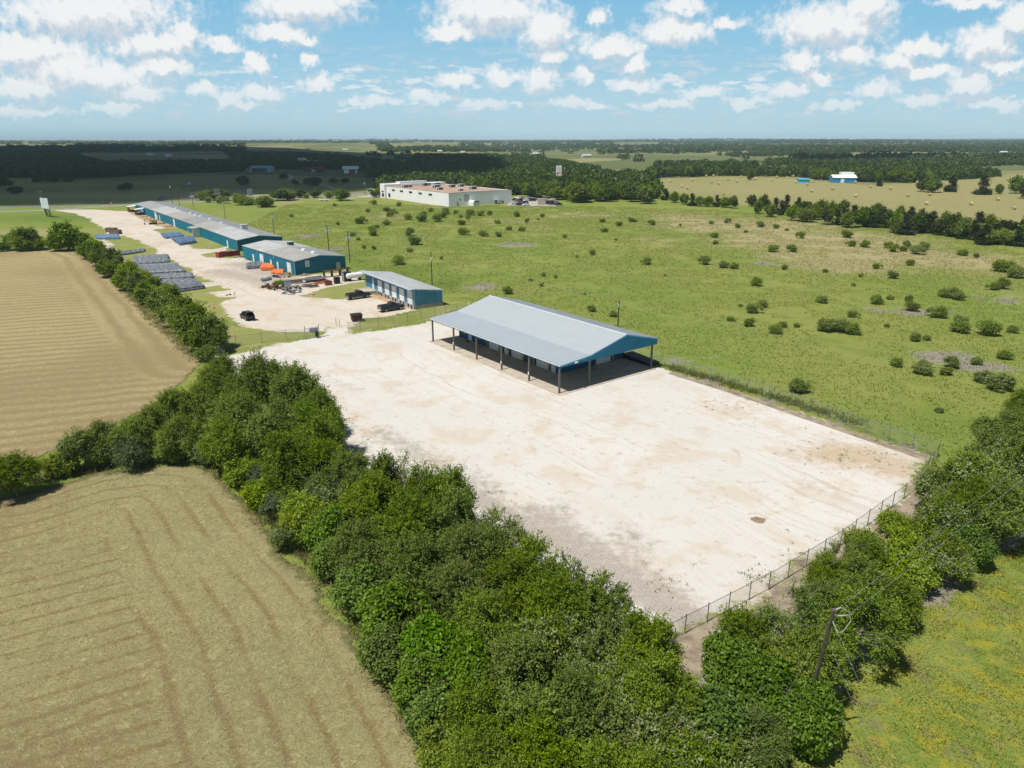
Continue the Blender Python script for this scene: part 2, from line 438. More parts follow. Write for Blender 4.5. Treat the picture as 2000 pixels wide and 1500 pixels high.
for a in [(1850, 700, 70, 14, .95), (1930, 720, 60, 12, .9), (1800, 610, 60, 10, .85), (1720, 605, 50, 6, .7), (1625, 632, 26, 6, .95), (935, 560, 34, 8, .9), (600, 462, 30, 6, .7), (650, 488, 30, 5, .9), (1010, 478, 40, 6, .8), (900, 640, 20, 8, .6),
          (1310, 700, 40, 10, .8), (1370, 745, 60, 12, .85), (1480, 790, 70, 12, .85), (1600, 830, 70, 12, .85), (1720, 868, 70, 10, .9), (1800, 890, 60, 10, .9), (1500, 515, 40, 8, .6), (1420, 690, 40, 8, .5), (820, 465, 40, 6, .5), (1950, 585, 60, 12, .6)]: blob(dirtA, *a)
for a in [(870, 555, 40, 12, .8), (800, 530, 60, 10, .7), (1010, 600, 70, 16, .5), (120, 425, 130, 7, .9), (1330, 690, 30, 8, .7), (690, 500, 40, 14, .6), (1100, 640, 80, 20, .35), (1800, 820, 90, 20, .4), (1620, 420, 60, 6, .8), (1700, 440, 60, 6, .7)]: blob(lushA, *a)
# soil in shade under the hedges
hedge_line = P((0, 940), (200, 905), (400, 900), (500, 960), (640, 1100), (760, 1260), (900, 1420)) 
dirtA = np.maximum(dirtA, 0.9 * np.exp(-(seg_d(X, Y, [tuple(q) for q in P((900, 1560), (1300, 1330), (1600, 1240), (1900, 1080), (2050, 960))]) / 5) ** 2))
V = np.stack([X.ravel(), Y.ravel(), terrain(X, Y).ravel()], 1)
idx = np.arange(X.size).reshape(X.shape)
q = np.stack([idx[:-1, :-1], idx[:-1, 1:], idx[1:, 1:], idx[1:, :-1]], -1).reshape(-1, 4)
ground = link("ground", np_mesh("ground", V, q, {'dry': dryA.ravel(), 'dirt': dirtA.ravel(), 'lush': lushA.ravel()}, True), gm)
tag(ground, kind='structure')

# ---- white caliche gravel
def gravel_mat(name, tan=0.5, base=(0.585, 0.553, 0.50)):
    m, t, out = new_mat(name)
    p = t.pos()
    big = t.noise(p, 0.035, 4, 0.55); mid = t.noise(p, 0.16, 5, 0.62, 0.4); sm = t.noise(p, 0.9, 5, 0.68); fi = t.noise(p, 7.0, 3, 0.75)
    rr = t.new('ShaderNodeVectorRotate', rotation_type='Z_AXIS'); t.put(rr.inputs['Vector'], t.v('ADD', p, t.v('SCALE', t.comb(big, t.noise(t.v('ADD', p, (50, 0, 0)), 0.03, 1), 0), 10.0))); rr.inputs['Angle'].default_value = R(-127)
    stre = t.noise(t.v('MULTIPLY', rr.outputs[0], (0.035, 0.55, 1)), 1.0, 5, 0.65); trk = t.noise(t.v('MULTIPLY', rr.outputs[0], (0.02, 1.6, 1)), 1.0, 3, 0.6)
    c = t.mix(t.step(big, 0.35, 0.65), base, tuple(min(1, x * 1.07) for x in base))
    c = t.mix(t.m('MULTIPLY', t.step(mid, 0.48, 0.64), tan), c, (0.52, 0.42, 0.295))
    c = t.mix(t.m('MULTIPLY', t.step(stre, 0.50, 0.64), tan * 0.45), c, (0.52, 0.425, 0.31))
    c = t.mix(t.m('MULTIPLY', t.m('MULTIPLY', t.step(trk, 0.54, 0.64), t.step(big, 0.42, 0.58)), 0.30), c, (0.37, 0.31, 0.24))
    tn = t.step(t.m('ADD', t.attr('tan'), t.m('MULTIPLY', t.m('SUBTRACT', sm, 0.5), 1.5)), 0.25, 0.9)
    c = t.mix(t.m('MULTIPLY', tn, 0.7), c, (0.46, 0.335, 0.20))
    gn = t.step(t.m('ADD', t.attr('grey'), t.m('ADD', t.m('MULTIPLY', t.m('SUBTRACT', sm, 0.5), 1.5), t.m('MULTIPLY', t.m('SUBTRACT', fi, 0.5), 1.2))), 0.25, 0.8)
    c = t.mix(t.m('MULTIPLY', gn, 0.82), c, t.mix(t.step(fi, 0.40, 0.58), (0.215, 0.185, 0.155), (0.44, 0.385, 0.32)))
    c = t.mix(t.m('MULTIPLY', t.step(sm, 0.55, 0.68), 0.34), c, (0.37, 0.29, 0.20))
    c = t.mix(t.m('MULTIPLY', t.step(fi, 0.54, 0.66), 0.42), c, (0.34, 0.285, 0.225))
    # weeds and soil creeping in along the edge
    sd = t.attr('sd')
    e = t.step(t.m('ADD', t.m('MULTIPLY', sd, 0.5), t.m('ADD', t.m('MULTIPLY', t.m('SUBTRACT', sm, 0.5), 2.2), t.m('MULTIPLY', t.m('SUBTRACT', fi, 0.5), 1.2))), 0.0, 0.75)
    g, *_ = grass_nodes(t, p)
    c = t.mix(e, t.mix(t.step(sm, 0.4, 0.6), g, (0.33, 0.27, 0.17)), c)
    principled(t, out, c, 0.92, 0, t.bump(t.m('ADD', t.m('MULTIPLY', fi, 0.4), sm), 0.5, 0.08), 0.15)
    return m
def stains(tan, grey):
    def f(X, Y, sd):
        A = np.zeros(X.shape); B = np.zeros(X.shape)
        for arr, lst in ((A, tan), (B, grey)):
            for u, v, ru, rv, k in lst:
                c = G(u, v); a = G(u + ru, v); b = G(u, v - rv)
                d = ((X - c.x) / abs(a.x - c.x)) ** 2 + ((Y - c.y) / abs(b.y - c.y)) ** 2
                arr[:] = np.maximum(arr, k * np.exp(-d))
        for u0, v0, u1, v1, w, k in GREYLINES:
            d = seg_d(X, Y, [tuple(G(u0, v0)[:2]), tuple(G(u1, v1)[:2])]); B[:] = np.maximum(B, k * np.exp(-(d / w) ** 2))
        return {'tan': A, 'grey': B}
    return f
GREYLINES = [(900, 955, 1350, 1215, 2.0, 1.0), (1040, 1000, 1310, 1170, 2.8, .8), (740, 845, 960, 960, 3.0, .62), (480, 700, 700, 760, 2.4, .45), (560, 700, 680, 820, 2.0, .4), (1330, 1240, 1790, 950, 1.3, .25)]
yard_tan = [(1650, 890, 120, 30, .95), (1740, 910, 60, 30, 1.1), (1600, 950, 120, 30, .5), (1460, 800, 140, 22, .5), (1200, 880, 300, 60, .28), (1080, 840, 160, 30, .25), (1480, 960, 200, 50, .3), (1400, 790, 60, 14, .5), (690, 818, 26, 12, .8), (720, 845, 40, 10, .7),
            (1482, 1016, 16, 9, 1.2), (1380, 1110, 120, 40, .32), (1240, 730, 60, 10, .4), (1050, 760, 40, 8, .3), (900, 700, 40, 10, .25), (1300, 800, 60, 20, .3), (1560, 1060, 80, 30, .35), (560, 720, 60, 20, .3), (1000, 600, 60, 30, .3)]
yard_grey = [(700, 870, 30, 25, .55), (600, 735, 40, 18, .5), (1560, 885, 60, 16, .4), (1450, 830, 90, 14, .32), (1230, 1060, 60, 60, .6), (1100, 1000, 40, 40, .6), (1480, 1130, 40, 12, .5), (650, 790, 30, 20, .45), (880, 940, 60, 20, .4)]
yard = P((411, 684), (434, 694), (500, 681), (560, 668), (624, 652), (636, 640), (692, 640), (684, 652), (745, 643), (845, 626), (900, 612)) + [(3.0, 131.0), (24.6, 112.4)] + P((1400, 752), (1540, 798), (1690, 848), (1815, 888), (1788, 945), (1780, 972), (1640, 1066), (1500, 1152), (1340, 1262)) + [(9.5, 45.5), (-11.0, 68.0), (-32.0, 91.0), (-52.0, 116.0)]
gy = gravel_mat("white_gravel", 0.46)
sheet("gravel_yard", yard, 0.018, 0.9, gy, 1.0, stains(yard_tan, yard_grey))
drive = P((632, 650), (560, 652), (470, 640), (436, 622), (408, 600), (392, 572), (300, 545), (200, 500), (178, 470), (205, 455), (188, 440), (165, 425), (140, 416), (100, 411.5), (118, 409.5), (190, 409), (262, 413), (300, 438), (350, 452), (405, 476), (470, 494), (500, 512), (575, 541),
              (640, 534), (700, 531), (712, 545), (735, 575), (812, 605), (836, 602), (770, 618), (735, 622), (700, 632), (694, 640))
GREYLINES = [(430, 530, 560, 560, 7, .75), (470, 515, 560, 545, 6, .8), (700, 585, 640, 560, 3, .4), (300, 460, 370, 500, 2.0, .15)]
drive_tan = [(300, 480, 40, 18, .6), (400, 540, 60, 20, .6), (440, 560, 50, 14, .5), (560, 560, 60, 8, .6), (780, 592, 40, 12, .9), (740, 600, 40, 8, .5), (670, 605, 30, 4, .5), (270, 440, 60, 8, .4), (640, 545, 60, 6, .5)]
sheet("driveway", drive, 0.014, 1.3, gravel_mat("driveway_gravel", 0.75, (0.56, 0.50, 0.425)), 1.4, stains(drive_tan, []))

# ---- mown grass islands lying over the gravel
lawn, t, out = new_mat("mown_lawn")
p = t.pos(); c, n50, n8, n1, nf = grass_nodes(t, p)
c = dry_mix(t, c, t.m('MULTIPLY', t.step(t.m('ADD', n8, t.m('MULTIPLY', n1, 0.4)), 0.55, 0.95), 0.75), n1, nf)
e = t.step(t.m('ADD', t.attr('sd'), t.m('MULTIPLY', t.m('SUBTRACT', n1, 0.5), 3.0)), 0.0, 0.9)
c = t.mix(e, t.mix(t.step(nf, 0.4, 0.6), (0.46, 0.38, 0.27), (0.27, 0.25, 0.13)), c)
principled(t, out, c, 0.9, 0, t.bump(t.m('ADD', nf, n1), 0.5, 0.12), 0.1)
sheet("lawn", P((296, 448), (350, 444), (395, 462), (442, 479), (432, 487), (388, 487), (345, 470), (318, 458)), 0.03, 0.9, lawn, 1.3)
sheet("lawn", P((392, 497), (450, 488), (478, 498), (470, 505), (425, 504), (398, 502)), 0.03, 0.7, lawn, 1.0)
sheet("lawn", P((205, 468), (243, 459), (285, 474), (312, 490), (316, 500), (345, 512), (374, 526), (384, 536), (424, 549), (395, 556), (340, 558), (250, 520)), 0.03, 0.9, lawn, 1.5)
sheet("lawn", P((345, 575), (396, 560), (436, 556), (446, 566), (420, 572), (436, 580), (458, 581), (440, 590), (452, 610), (436, 632), (400, 645), (380, 610)), 0.03, 0.7, lawn, 1.6)
sheet("lawn", P((585, 577), (640, 562), (712, 548), (722, 566), (700, 582), (660, 586), (615, 583)), 0.03, 0.8, lawn, 1.2)
sheet("lawn", P((430, 660), (450, 636), (500, 642), (560, 651), (622, 650), (560, 666), (430, 692), (412, 682)), 0.03, 0.7, lawn, 0.8)
sheet("lawn", P((684, 641), (700, 632), (770, 620), (866, 597), (880, 590), (930, 590), (850, 622), (745, 642), (694, 650), (690, 646)), 0.03, 0.8, lawn, 0.9)

# ---- mown hay
hay_n_poly = P((-400, 1010), (60, 962), (200, 922), (330, 905), (400, 912), (440, 935), (480, 980), (560, 1075), (640, 1150), (690, 1230), (745, 1310), (805, 1400), (850, 1500), (880, 1640)) + [(-50, 20)]
hedge_edge = hay_n_poly[1:14]
d_ = G(293, 1048) - G(0, 1111); d_.normalize()
def hay_rows(X, Y, sd):
    d = seg_d(X, Y, hedge_edge)
    w = (vnoise(X, Y, 9, 21) - 0.5) * 1.5 + (vnoise(X, Y, 3, 22) - 0.5) * 0.7
    lin = (X * -d_.y + Y * d_.x) / 2.05
    ring = d / 2.6
    lim = 5.2 + 1.0 * (vnoise(X, Y, 4, 25) - 0.5)
    ph = np.where(ring < lim, ring + w * 0.10, lin + w * 0.15)
    fr = ph - np.floor(ph)
    row = np.clip(np.minimum(fr / 0.15, (1 - fr) / 0.15), 0, 1)
    row = row * row * (3 - 2 * row)
    row = np.where(ring < 0.35, row * 0.3, row)
    fade = np.clip(1.25 - vnoise(X, Y, 14, 27) * 1.1, 0.2, 1)
    row = 1 - (1 - row) * np.clip(vnoise(X, Y, 7, 28) * 1.9, 0.4, 1)
    return {'row': row * fade, 'along': (ring < lim).astype(float)}
def hay_mat(name, lay, gap, soil, green):
    m, t, out = new_mat(name)
    p = t.pos(); row = t.attr('row')
    n = t.noise(p, 0.09, 4, 0.6); sm = t.noise(p, 1.3, 5, 0.68, 0.6); fi = t.noise(p, 5.0, 4, 0.7, 1.2)
    ang = t.v('ADD', p, t.v('SCALE', t.comb(t.noise(p, 0.45, 2), t.noise(t.v('ADD', p, (31, 7, 0)), 0.45, 2), 0), 9.0))
    st = t.noise(t.v('MULTIPLY', ang, (1.2, 7.0, 1)), 1.0, 4, 0.7, 0.8); st2 = t.noise(t.v('MULTIPLY', ang, (8.0, 1.3, 1)), 1.0, 4, 0.7, 0.8)
    fib = t.m('ADD', t.m('MULTIPLY', st, 0.5), t.m('MULTIPLY', st2, 0.5))
    k = t.step(t.m('ADD', row, t.m('ADD', t.m('MULTIPLY', t.m('SUBTRACT', sm, 0.5), 1.5), t.m('MULTIPLY', t.m('SUBTRACT', fib, 0.5), 2.0))), 0.12, 0.80)
    lc = t.mix(t.step(n, 0.35, 0.68), lay, green)
    lc = t.mix(t.step(fib, 0.40, 0.60), tuple(x * 0.62 for x in lay), lc)
    lc = t.mix(t.m('MULTIPLY', t.step(fi, 0.56, 0.72), 0.5), lc, tuple(min(1, x * 1.4) for x in lay))
    gc = t.mix(t.step(fi, 0.4, 0.62), gap, soil)
    gc = t.mix(t.m('MULTIPLY', t.step(sm, 0.58, 0.72), 0.6), gc, (0.15, 0.16, 0.05))
    c = t.mix(k, gc, lc)
    e = t.step(t.m('ADD', t.m('MULTIPLY', t.attr('sd'), 0.6), t.m('MULTIPLY', t.m('SUBTRACT', sm, 0.5), 2.0)), 0.0, 0.8)
    c = t.mix(e, t.mix(fi, (0.18, 0.14, 0.07), (0.10, 0.13, 0.03)), c)
    principled(t, out, c, 0.88, 0, t.bump(t.m('ADD', t.m('MULTIPLY', fib, 0.9), t.m('ADD', t.m('MULTIPLY', row, 0.25), fi)), 0.9, 0.14), 0.15)
    return m
hz = lambda X, Y, sd, a: a['row'] * 0.05 + (vnoise(X, Y, 0.9, 31) - 0.5) * 0.07 * (0.4 + a['row'])
sheet("hay_field", hay_n_poly, 0.012, 0.3, hay_mat("cut_hay", (0.393, 0.341, 0.159), (0.277, 0.209, 0.091), (0.204, 0.154, 0.075), (0.353, 0.341, 0.164)), 1.0, hay_rows, hz)
hay_f_poly = P((-500, 515), (60, 489), (150, 485), (185, 500), (235, 548), (300, 612), (355, 665), (400, 705), (370, 745), (330, 780), (200, 842), (80, 895), (-40, 930), (-500, 1000))
e0, e1 = G(0, 610), G(200, 598); df = (e1 - e0).normalized()
hf_edge = hay_f_poly[2:8]
def hay_rows2(X, Y, sd):
    d = seg_d(X, Y, hf_edge)
    w = (vnoise(X, Y, 11, 41) - 0.5) * 1.2 + (vnoise(X, Y, 3.4, 42) - 0.5) * 0.8
    lin = (X * -df.y + Y * df.x) / 3.3
    ph = np.where(d < 11, d / 4.2 + w * 0.2, lin + w * 0.3)
    fr = ph - np.floor(ph)
    row = np.clip(np.minimum(fr / 0.35, (1 - fr) / 0.35), 0, 1)
    return {'row': row * np.clip(1.15 - vnoise(X, Y, 17, 43) * 0.9, 0.25, 1)}
sheet("hay_field", hay_f_poly, 0.012, 0.55, hay_mat("cut_hay_dry", (0.473, 0.380, 0.189), (0.310, 0.238, 0.117), (0.265, 0.199, 0.102), (0.432, 0.358, 0.170)), 1.2, hay_rows2, hz)
hay_r_poly = P((1262, 356), (1300, 373), (1432, 399), (1600, 415), (1800, 428), (2000, 452), (2400, 492), (2400, 352), (1985, 338), (1900, 350), (1700, 362), (1560, 350), (1420, 346), (1300, 349))
def hay_rows3(X, Y, sd):
    lin = (X * 0.35 + Y * 0.94) / 7.0 + (vnoise(X, Y, 40, 51) - 0.5) * 1.5
    fr = lin - np.floor(lin)
    return {'row': np.clip(np.minimum(fr, 1 - fr) * 3, 0, 1) * np.clip(vnoise(X, Y, 60, 52) * 1.3, 0.2, 1)}
sheet("hay_field", hay_r_poly, 0.02, 3.0, hay_mat("baled_hay", (0.380, 0.332, 0.138), (0.275, 0.257, 0.100), (0.237, 0.218, 0.090), (0.304, 0.285, 0.109)), 3.0, hay_rows3)

# ---- flowering meadow at the near right
mm, t, out = new_mat("meadow")
p = t.pos(); c, n50, n8, n1, nf = grass_nodes(t, p)
c = t.mix(t.m('MULTIPLY', t.step(t.noise(p, 0.55, 5, 0.7), 0.46, 0.66), 0.85), c, (0.307, 0.286, 0.025))
c = t.mix(t.m('MULTIPLY', t.step(t.noise(t.v('ADD', p, (9, 4, 0)), 0.3, 5, 0.65), 0.54, 0.68), 0.75), c, (0.195, 0.168, 0.086))
c = t.mix(t.m('MULTIPLY', t.step(nf, 0.5, 0.7), 0.5), c, (0.05, 0.085, 0.015))
principled(t, out, c, 0.9, 0, t.bump(t.m('ADD', nf, n1), 0.8, 0.2), 0.1)
meadow_poly = P((1540, 1560), (1600, 1400), (1720, 1300), (1760, 1220), (1870, 1140), (1950, 1085), (2060, 1040), (2500, 980), (2700, 1700))
sheet("meadow", meadow_poly, 0.014, 0.6, mm, 1.5)

# ---- roads
def strip(name, line, w, z, mat, step=4.0):
    pts = [Vector((a[0], a[1], 0)) for a in line]; V = []; n = 0
    for i, q_ in enumerate(pts):
        d = (pts[min(i + 1, len(pts) - 1)] - pts[max(i - 1, 0)]).normalized(); s_ = Vector((-d.y, d.x, 0)) * w / 2
        V += [tuple(q_ + s_ + Vector((0, 0, z))), tuple(q_ - s_ + Vector((0, 0, z)))]
    q = [(2 * i, 2 * i + 1, 2 * i + 3, 2 * i + 2) for i in range(len(pts) - 1)]
    return tag(link(name, np_mesh(name, V, q), mat), kind='structure')
asph = M("asphalt", (0.16, 0.155, 0.15), 0.85, 0, 0.25, 0.2)
hw = [(-620, 250)] + P((0, 405.5), (200, 398.5), (330, 391.5), (500, 385.5)) + [(-92, 528), (-20, 590), (20, 680), (30, 900)]
strip("highway", hw, 13.0, 0.02, asph)
white = M("white_paint", (0.78, 0.78, 0.75), 0.6)
def offs(line, o):
    pts = [Vector((a[0], a[1], 0)) for a in line]; r = []
    for i, q_ in enumerate(pts):
        d = (pts[min(i + 1, len(pts) - 1)] - pts[max(i - 1, 0)]).normalized(); r.append(tuple((q_ + Vector((-d.y, d.x, 0)) * o)[:2]))
    return r
strip("road_marking", offs(hw, 5.2), 0.25, 0.026, white); strip("road_marking", offs(hw, -5.2), 0.25, 0.026, white)
sv = [(-620, 215)] + P((0, 413.5), (110, 410), (180, 405), (262, 399.5), (440, 392), (560, 388.5), (680, 384.5)) + [(-78, 490), (-30, 505)]
strip("service_road", sv, 7.0, 0.022, M("old_asphalt", (0.27, 0.255, 0.235), 0.9, 0, 0.2, 0.3))
strip("dirt_track", P((690, 389), (640, 362), (606, 358), (578, 353), (567, 349), (571, 344), (556, 340)), 5.0, 0.02, M("track_dirt", (0.36, 0.30, 0.22), 0.95, 0, 0.2, 0.2))
pk = P((985, 402), (1088, 404), (1098, 398), (1080, 388), (1004, 384))
sheet("parking_lot", pk, 0.03, 2.0, M("pale_asphalt", (0.42, 0.38, 0.33), 0.9, 0, 0.2, 0.15), 0.8)
sheet("parking_lot", P((690, 386), (750, 385), (752, 378), (735, 378)), 0.03, 2.0, M("pale_asphalt"), 0.8)

# ---- air: thin summer haze, sky and clouds are outside it

pd = G(1482, 1016); ea = G(1498, 1016).x - pd.x; eb = G(1482, 1009).y - pd.y
sheet("puddle", [(pd.x + ea * math.cos(a) * (1 + .12 * math.sin(3 * a)), pd.y + eb * math.sin(a)) for a in np.linspace(0, 6.283, 20)[:-1]], 0.024, 0.15, M("damp_mud", (0.27, 0.20, 0.125), 0.6, 0, 0.15, 1.2), 0.12)
strip("bare_soil", P((1840, 930), (1797, 975), (1655, 1080), (1515, 1170), (1360, 1265), (1270, 1330)), 4.2, 0.012, M("bare_tan_soil", (0.30, 0.245, 0.175), 0.95, 0, 0.3, 0.8, 0.1, (0.19, 0.19, 0.09)))
strip("bare_soil", P((1310, 728), (1420, 762), (1540, 803), (1690, 855), (1815, 898)), 1.6, 0.026, M("bare_tan_soil"))

# ------------------------------------------------------------------ vegetation
def leaf_mat(name, dark, light, flower=(0.36, 0.39, 0.20), trans=0.34):
    m, t, out = new_mat(name)
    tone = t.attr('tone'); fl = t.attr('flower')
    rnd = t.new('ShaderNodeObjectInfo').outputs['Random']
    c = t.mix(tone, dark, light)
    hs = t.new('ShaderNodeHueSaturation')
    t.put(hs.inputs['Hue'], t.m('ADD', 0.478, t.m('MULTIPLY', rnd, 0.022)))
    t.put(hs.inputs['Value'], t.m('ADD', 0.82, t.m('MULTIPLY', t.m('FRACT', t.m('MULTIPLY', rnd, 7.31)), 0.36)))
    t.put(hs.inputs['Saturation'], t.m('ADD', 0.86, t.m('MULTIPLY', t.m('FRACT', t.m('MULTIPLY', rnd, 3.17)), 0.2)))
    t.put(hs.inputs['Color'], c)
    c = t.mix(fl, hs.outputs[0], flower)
    d = t.new('ShaderNodeBsdfDiffuse'); t.put(d.inputs[0], c)
    tr = t.new('ShaderNodeBsdfTranslucent'); t.put(tr.inputs[0], t.mix(1.0, c, (1.0, 1.15, 0.5), 'MULTIPLY'))
    gl = t.new('ShaderNodeBsdfGlossy'); t.put(gl.inputs[0], (0.9, 0.9, 0.9)); gl.inputs['Roughness'].default_value = 0.45
    a = t.new('ShaderNodeMixShader'); a.inputs[0].default_value = trans; t.l.new(d.outputs[0], a.inputs[1]); t.l.new(tr.outputs[0], a.inputs[2])
    b = t.new('ShaderNodeMixShader'); b.inputs[0].default_value = 0.012; t.l.new(a.outputs[0], b.inputs[1]); t.l.new(gl.outputs[0], b.inputs[2])
    t.l.new(b.outputs[0], out.inputs[0])
    return m
bark = M("bark", (0.23, 0.20, 0.16), 0.9, 0, 0.35, 3.0)
LM = {'elm': leaf_mat("elm_leaves", (0.048, 0.091, 0.007), (0.197, 0.290, 0.017)),
      'vine': leaf_mat("broad_leaves", (0.047, 0.112, 0.007), (0.164, 0.295, 0.017)),
      'grey': leaf_mat("grey_green_leaves", (0.066, 0.102, 0.044), (0.150, 0.198, 0.086)),
      'bright': leaf_mat("yellow_green_leaves", (0.098, 0.166, 0.009), (0.268, 0.353, 0.021)),
      'dark': leaf_mat("dark_leaves", (0.032, 0.058, 0.012), (0.106, 0.151, 0.026)),
      'cedar': leaf_mat("cedar_needles", (0.022, 0.043, 0.015), (0.060, 0.088, 0.026)),
      'shrub': leaf_mat("shrub_leaves", (0.094, 0.150, 0.022), (0.264, 0.340, 0.062))}

def norm(a): return a / (np.linalg.norm(a, axis=-1, keepdims=True) + 1e-9)
def leaves(pos, d, nrm, L, W, tone, flower):
    n = len(pos); side = norm(np.cross(d, nrm)); nr = np.cross(side, d)
    L = L[:, None]; W = W[:, None]
    V = np.empty((n, 4, 3))
    V[:, 0] = pos - d * L * 0.5; V[:, 1] = pos + side * W * 0.5 + nr * W * 0.18
    V[:, 2] = pos + d * L * 0.5 - nr * L * 0.12; V[:, 3] = pos - side * W * 0.5 + nr * W * 0.18
    Fq = np.arange(4 * n).reshape(n, 4)
    return V.reshape(-1, 3), Fq, np.repeat(tone, 4), np.repeat(flower, 4)
def crown_arrays(seed, R_=4.0, h=8.0, base=0.6, lobes=13, lr=(1.2, 2.0), twigs=700, lpt=16, L=0.27, W=0.14, shoot=0.25, droop=0.1, flower=0.0, cone=False, core=0.35, flat=1.0):
    r = np.random.default_rng(seed)
    lrad = r.uniform(*lr, lobes)
    v = norm(r.normal(size=(lobes, 3))); v[:, 2] = v[:, 2] * 0.9 + 0.1
    ext = r.uniform(0.55, 1.0, lobes) ** 0.6
    cz = (h + base) / 2; hz_ = (h - base) / 2
    if cone:
        z = base + (h - base) * (r.random(lobes) ** 1.25) * 0.92
        k = 1 - (z - base) / (h - base)
        ang = r.uniform(0, 6.283, lobes); lrad = lrad * (0.35 + 0.75 * k)
        C = np.stack([np.cos(ang) * R_ * k * 0.6, np.sin(ang) * R_ * k * 0.6, z], 1)
        C[0] = (0, 0, h - lrad[0] * 0.7)
    else:
        C = np.stack([v[:, 0] * ext * np.maximum(R_ - lrad, 0.2), v[:, 1] * ext * np.maximum(R_ - lrad, 0.2), cz + v[:, 2] * ext * np.maximum(hz_ - lrad * 0.85, 0.1)], 1)
        C[0] = (r.normal() * .3, r.normal() * .3, h - lrad[0])
    li = r.choice(lobes, twigs, p=lrad ** 2 / (lrad ** 2).sum())
    d = norm(r.normal(size=(twigs, 3)) + np.array([0, 0, 0.35]))
    outw = C[li] - np.array([0, 0, cz]); outw[:, 2] *= 0.7
    d = norm(d + 0.55 * norm(outw))
    rad = lrad[li]
    ln = r.uniform(0.8, 1.05, twigs); big = r.random(twigs) < shoot
    ln = np.where(big, ln * r.uniform(1.05, 1.65, twigs), ln)
    A = C[li] + d * (rad * core)[:, None]; B = C[li] + d * (rad * ln)[:, None]
    B[:, 2] += np.where(big, r.uniform(-0.1, 0.45, twigs), -droop * rad)
    ttone = r.uniform(0.0, 0.55, twigs); lobetone = r.uniform(-0.12, 0.2, lobes)[li]
    tflow = (r.random(twigs) < flower * (0.3 + 1.4 * (r.random(lobes)[li] > 0.4))) & (B[:, 2] > cz * 0.7)
    ti = np.repeat(np.arange(twigs), lpt); n = len(ti)
    s = r.random(n) ** 0.75 * 0.95 + 0.08
    mid = (A + B) / 2; mid[:, 2] += np.where(big, 0.25, 0.12) * rad
    p = (A[ti] * ((1 - s) ** 2)[:, None] + mid[ti] * (2 * s * (1 - s))[:, None] + B[ti] * (s ** 2)[:, None])
    spread = np.where(big[ti], 0.55, 1.0) * L * 0.8
    p += r.normal(size=(n, 3)) * spread[:, None]
    p[:, 2] = np.maximum(p[:, 2], 0.05)
    dd = norm(0.8 * norm(B - A)[ti] + r.normal(size=(n, 3)) * 0.7)
    nn = norm(norm(p - C[li][ti]) * 0.7 + np.array([0, 0, 0.6]) + r.normal(size=(n, 3)) * 0.55)
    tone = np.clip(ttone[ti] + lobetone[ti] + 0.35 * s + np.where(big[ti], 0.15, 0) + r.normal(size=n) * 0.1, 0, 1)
    fl = (tflow[ti] & (r.random(n) < 0.55)).astype(float)
    return leaves(p, dd, nn, L * r.uniform(0.7, 1.3, n), W * r.uniform(0.7, 1.3, n), tone, fl), C, lrad
def trunk_mesh(seed, C, h, base, r0, thin=False):
    r = np.random.default_rng(seed + 99); b = MB()
    top = Vector((r.normal() * 0.3, r.normal() * 0.3, h * 0.45))
    b.tube([(0, 0, -0.05), (top.x * 0.3, top.y * 0.5, h * 0.18), tuple(top)], r0, 7, r0 * 0.62)
    for c in C:
        c = Vector(c); m = (top + c) / 2 + Vector((r.normal() * 0.2, r.normal() * 0.2, 0.15)); s = top if c.z > h * 0.4 else Vector((0, 0, h * 0.15))
        b.tube([tuple(s), tuple((s + m) / 2 + Vector((0, 0, 0.1))), tuple(m), tuple(c)], r0 * 0.42, 5, r0 * 0.1)
        for k in range(3):
            e = c + Vector((r.normal(), r.normal(), r.normal() * 0.6 + 0.6)) * 1.25
            b.tube([tuple(m.lerp(c, 0.5 + 0.15 * k)), tuple(e)], r0 * 0.12, 4, r0 * 0.04)
    me = bpy.data.meshes.new("trunk"); me.from_pydata(b.v, [], b.f); me.update(); me.materials.append(bark)
    return me
TREE = {}
def variety(key, leaf, n=2, trunk=True, r0=0.16, **kw):
    TREE[key] = []
    for i in range(n):
        (V, Q, tn, fl), C, lr_ = crown_arrays(sum(map(ord, key)) * 13 + i, **kw)
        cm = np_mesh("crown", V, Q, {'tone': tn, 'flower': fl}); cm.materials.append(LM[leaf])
        tm = trunk_mesh(i, C, kw['h'], kw.get('base', 0.6), r0) if trunk else None
        TREE[key].append((cm, tm, kw['R_'], kw['h']))
_vi = {}
def plant(name, key, x, y, r_, h_, label, cat, group=None, rz=None, z=0.0):
    i = _vi[key] = _vi.get(key, -1) + 1
    cm, tm, R0, h0 = TREE[key][i % len(TREE[key])]
    rz = random.uniform(0, 6.283) if rz is None else rz
    s = r_ / R0; sz = h_ / h0
    if tm is None:
        o = bpy.data.objects.new(name, cm); COL.objects.link(o); tag(o, label, cat, group)
        o.location = (x, y, z); o.rotation_euler = (0, 0, rz); o.scale = (s, s, sz)
        return o
    o = thing(name, (x, y, z), rz, label, cat, group); o.scale = (s, s, sz)
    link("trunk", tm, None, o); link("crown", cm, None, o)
    return o
random.seed(5)
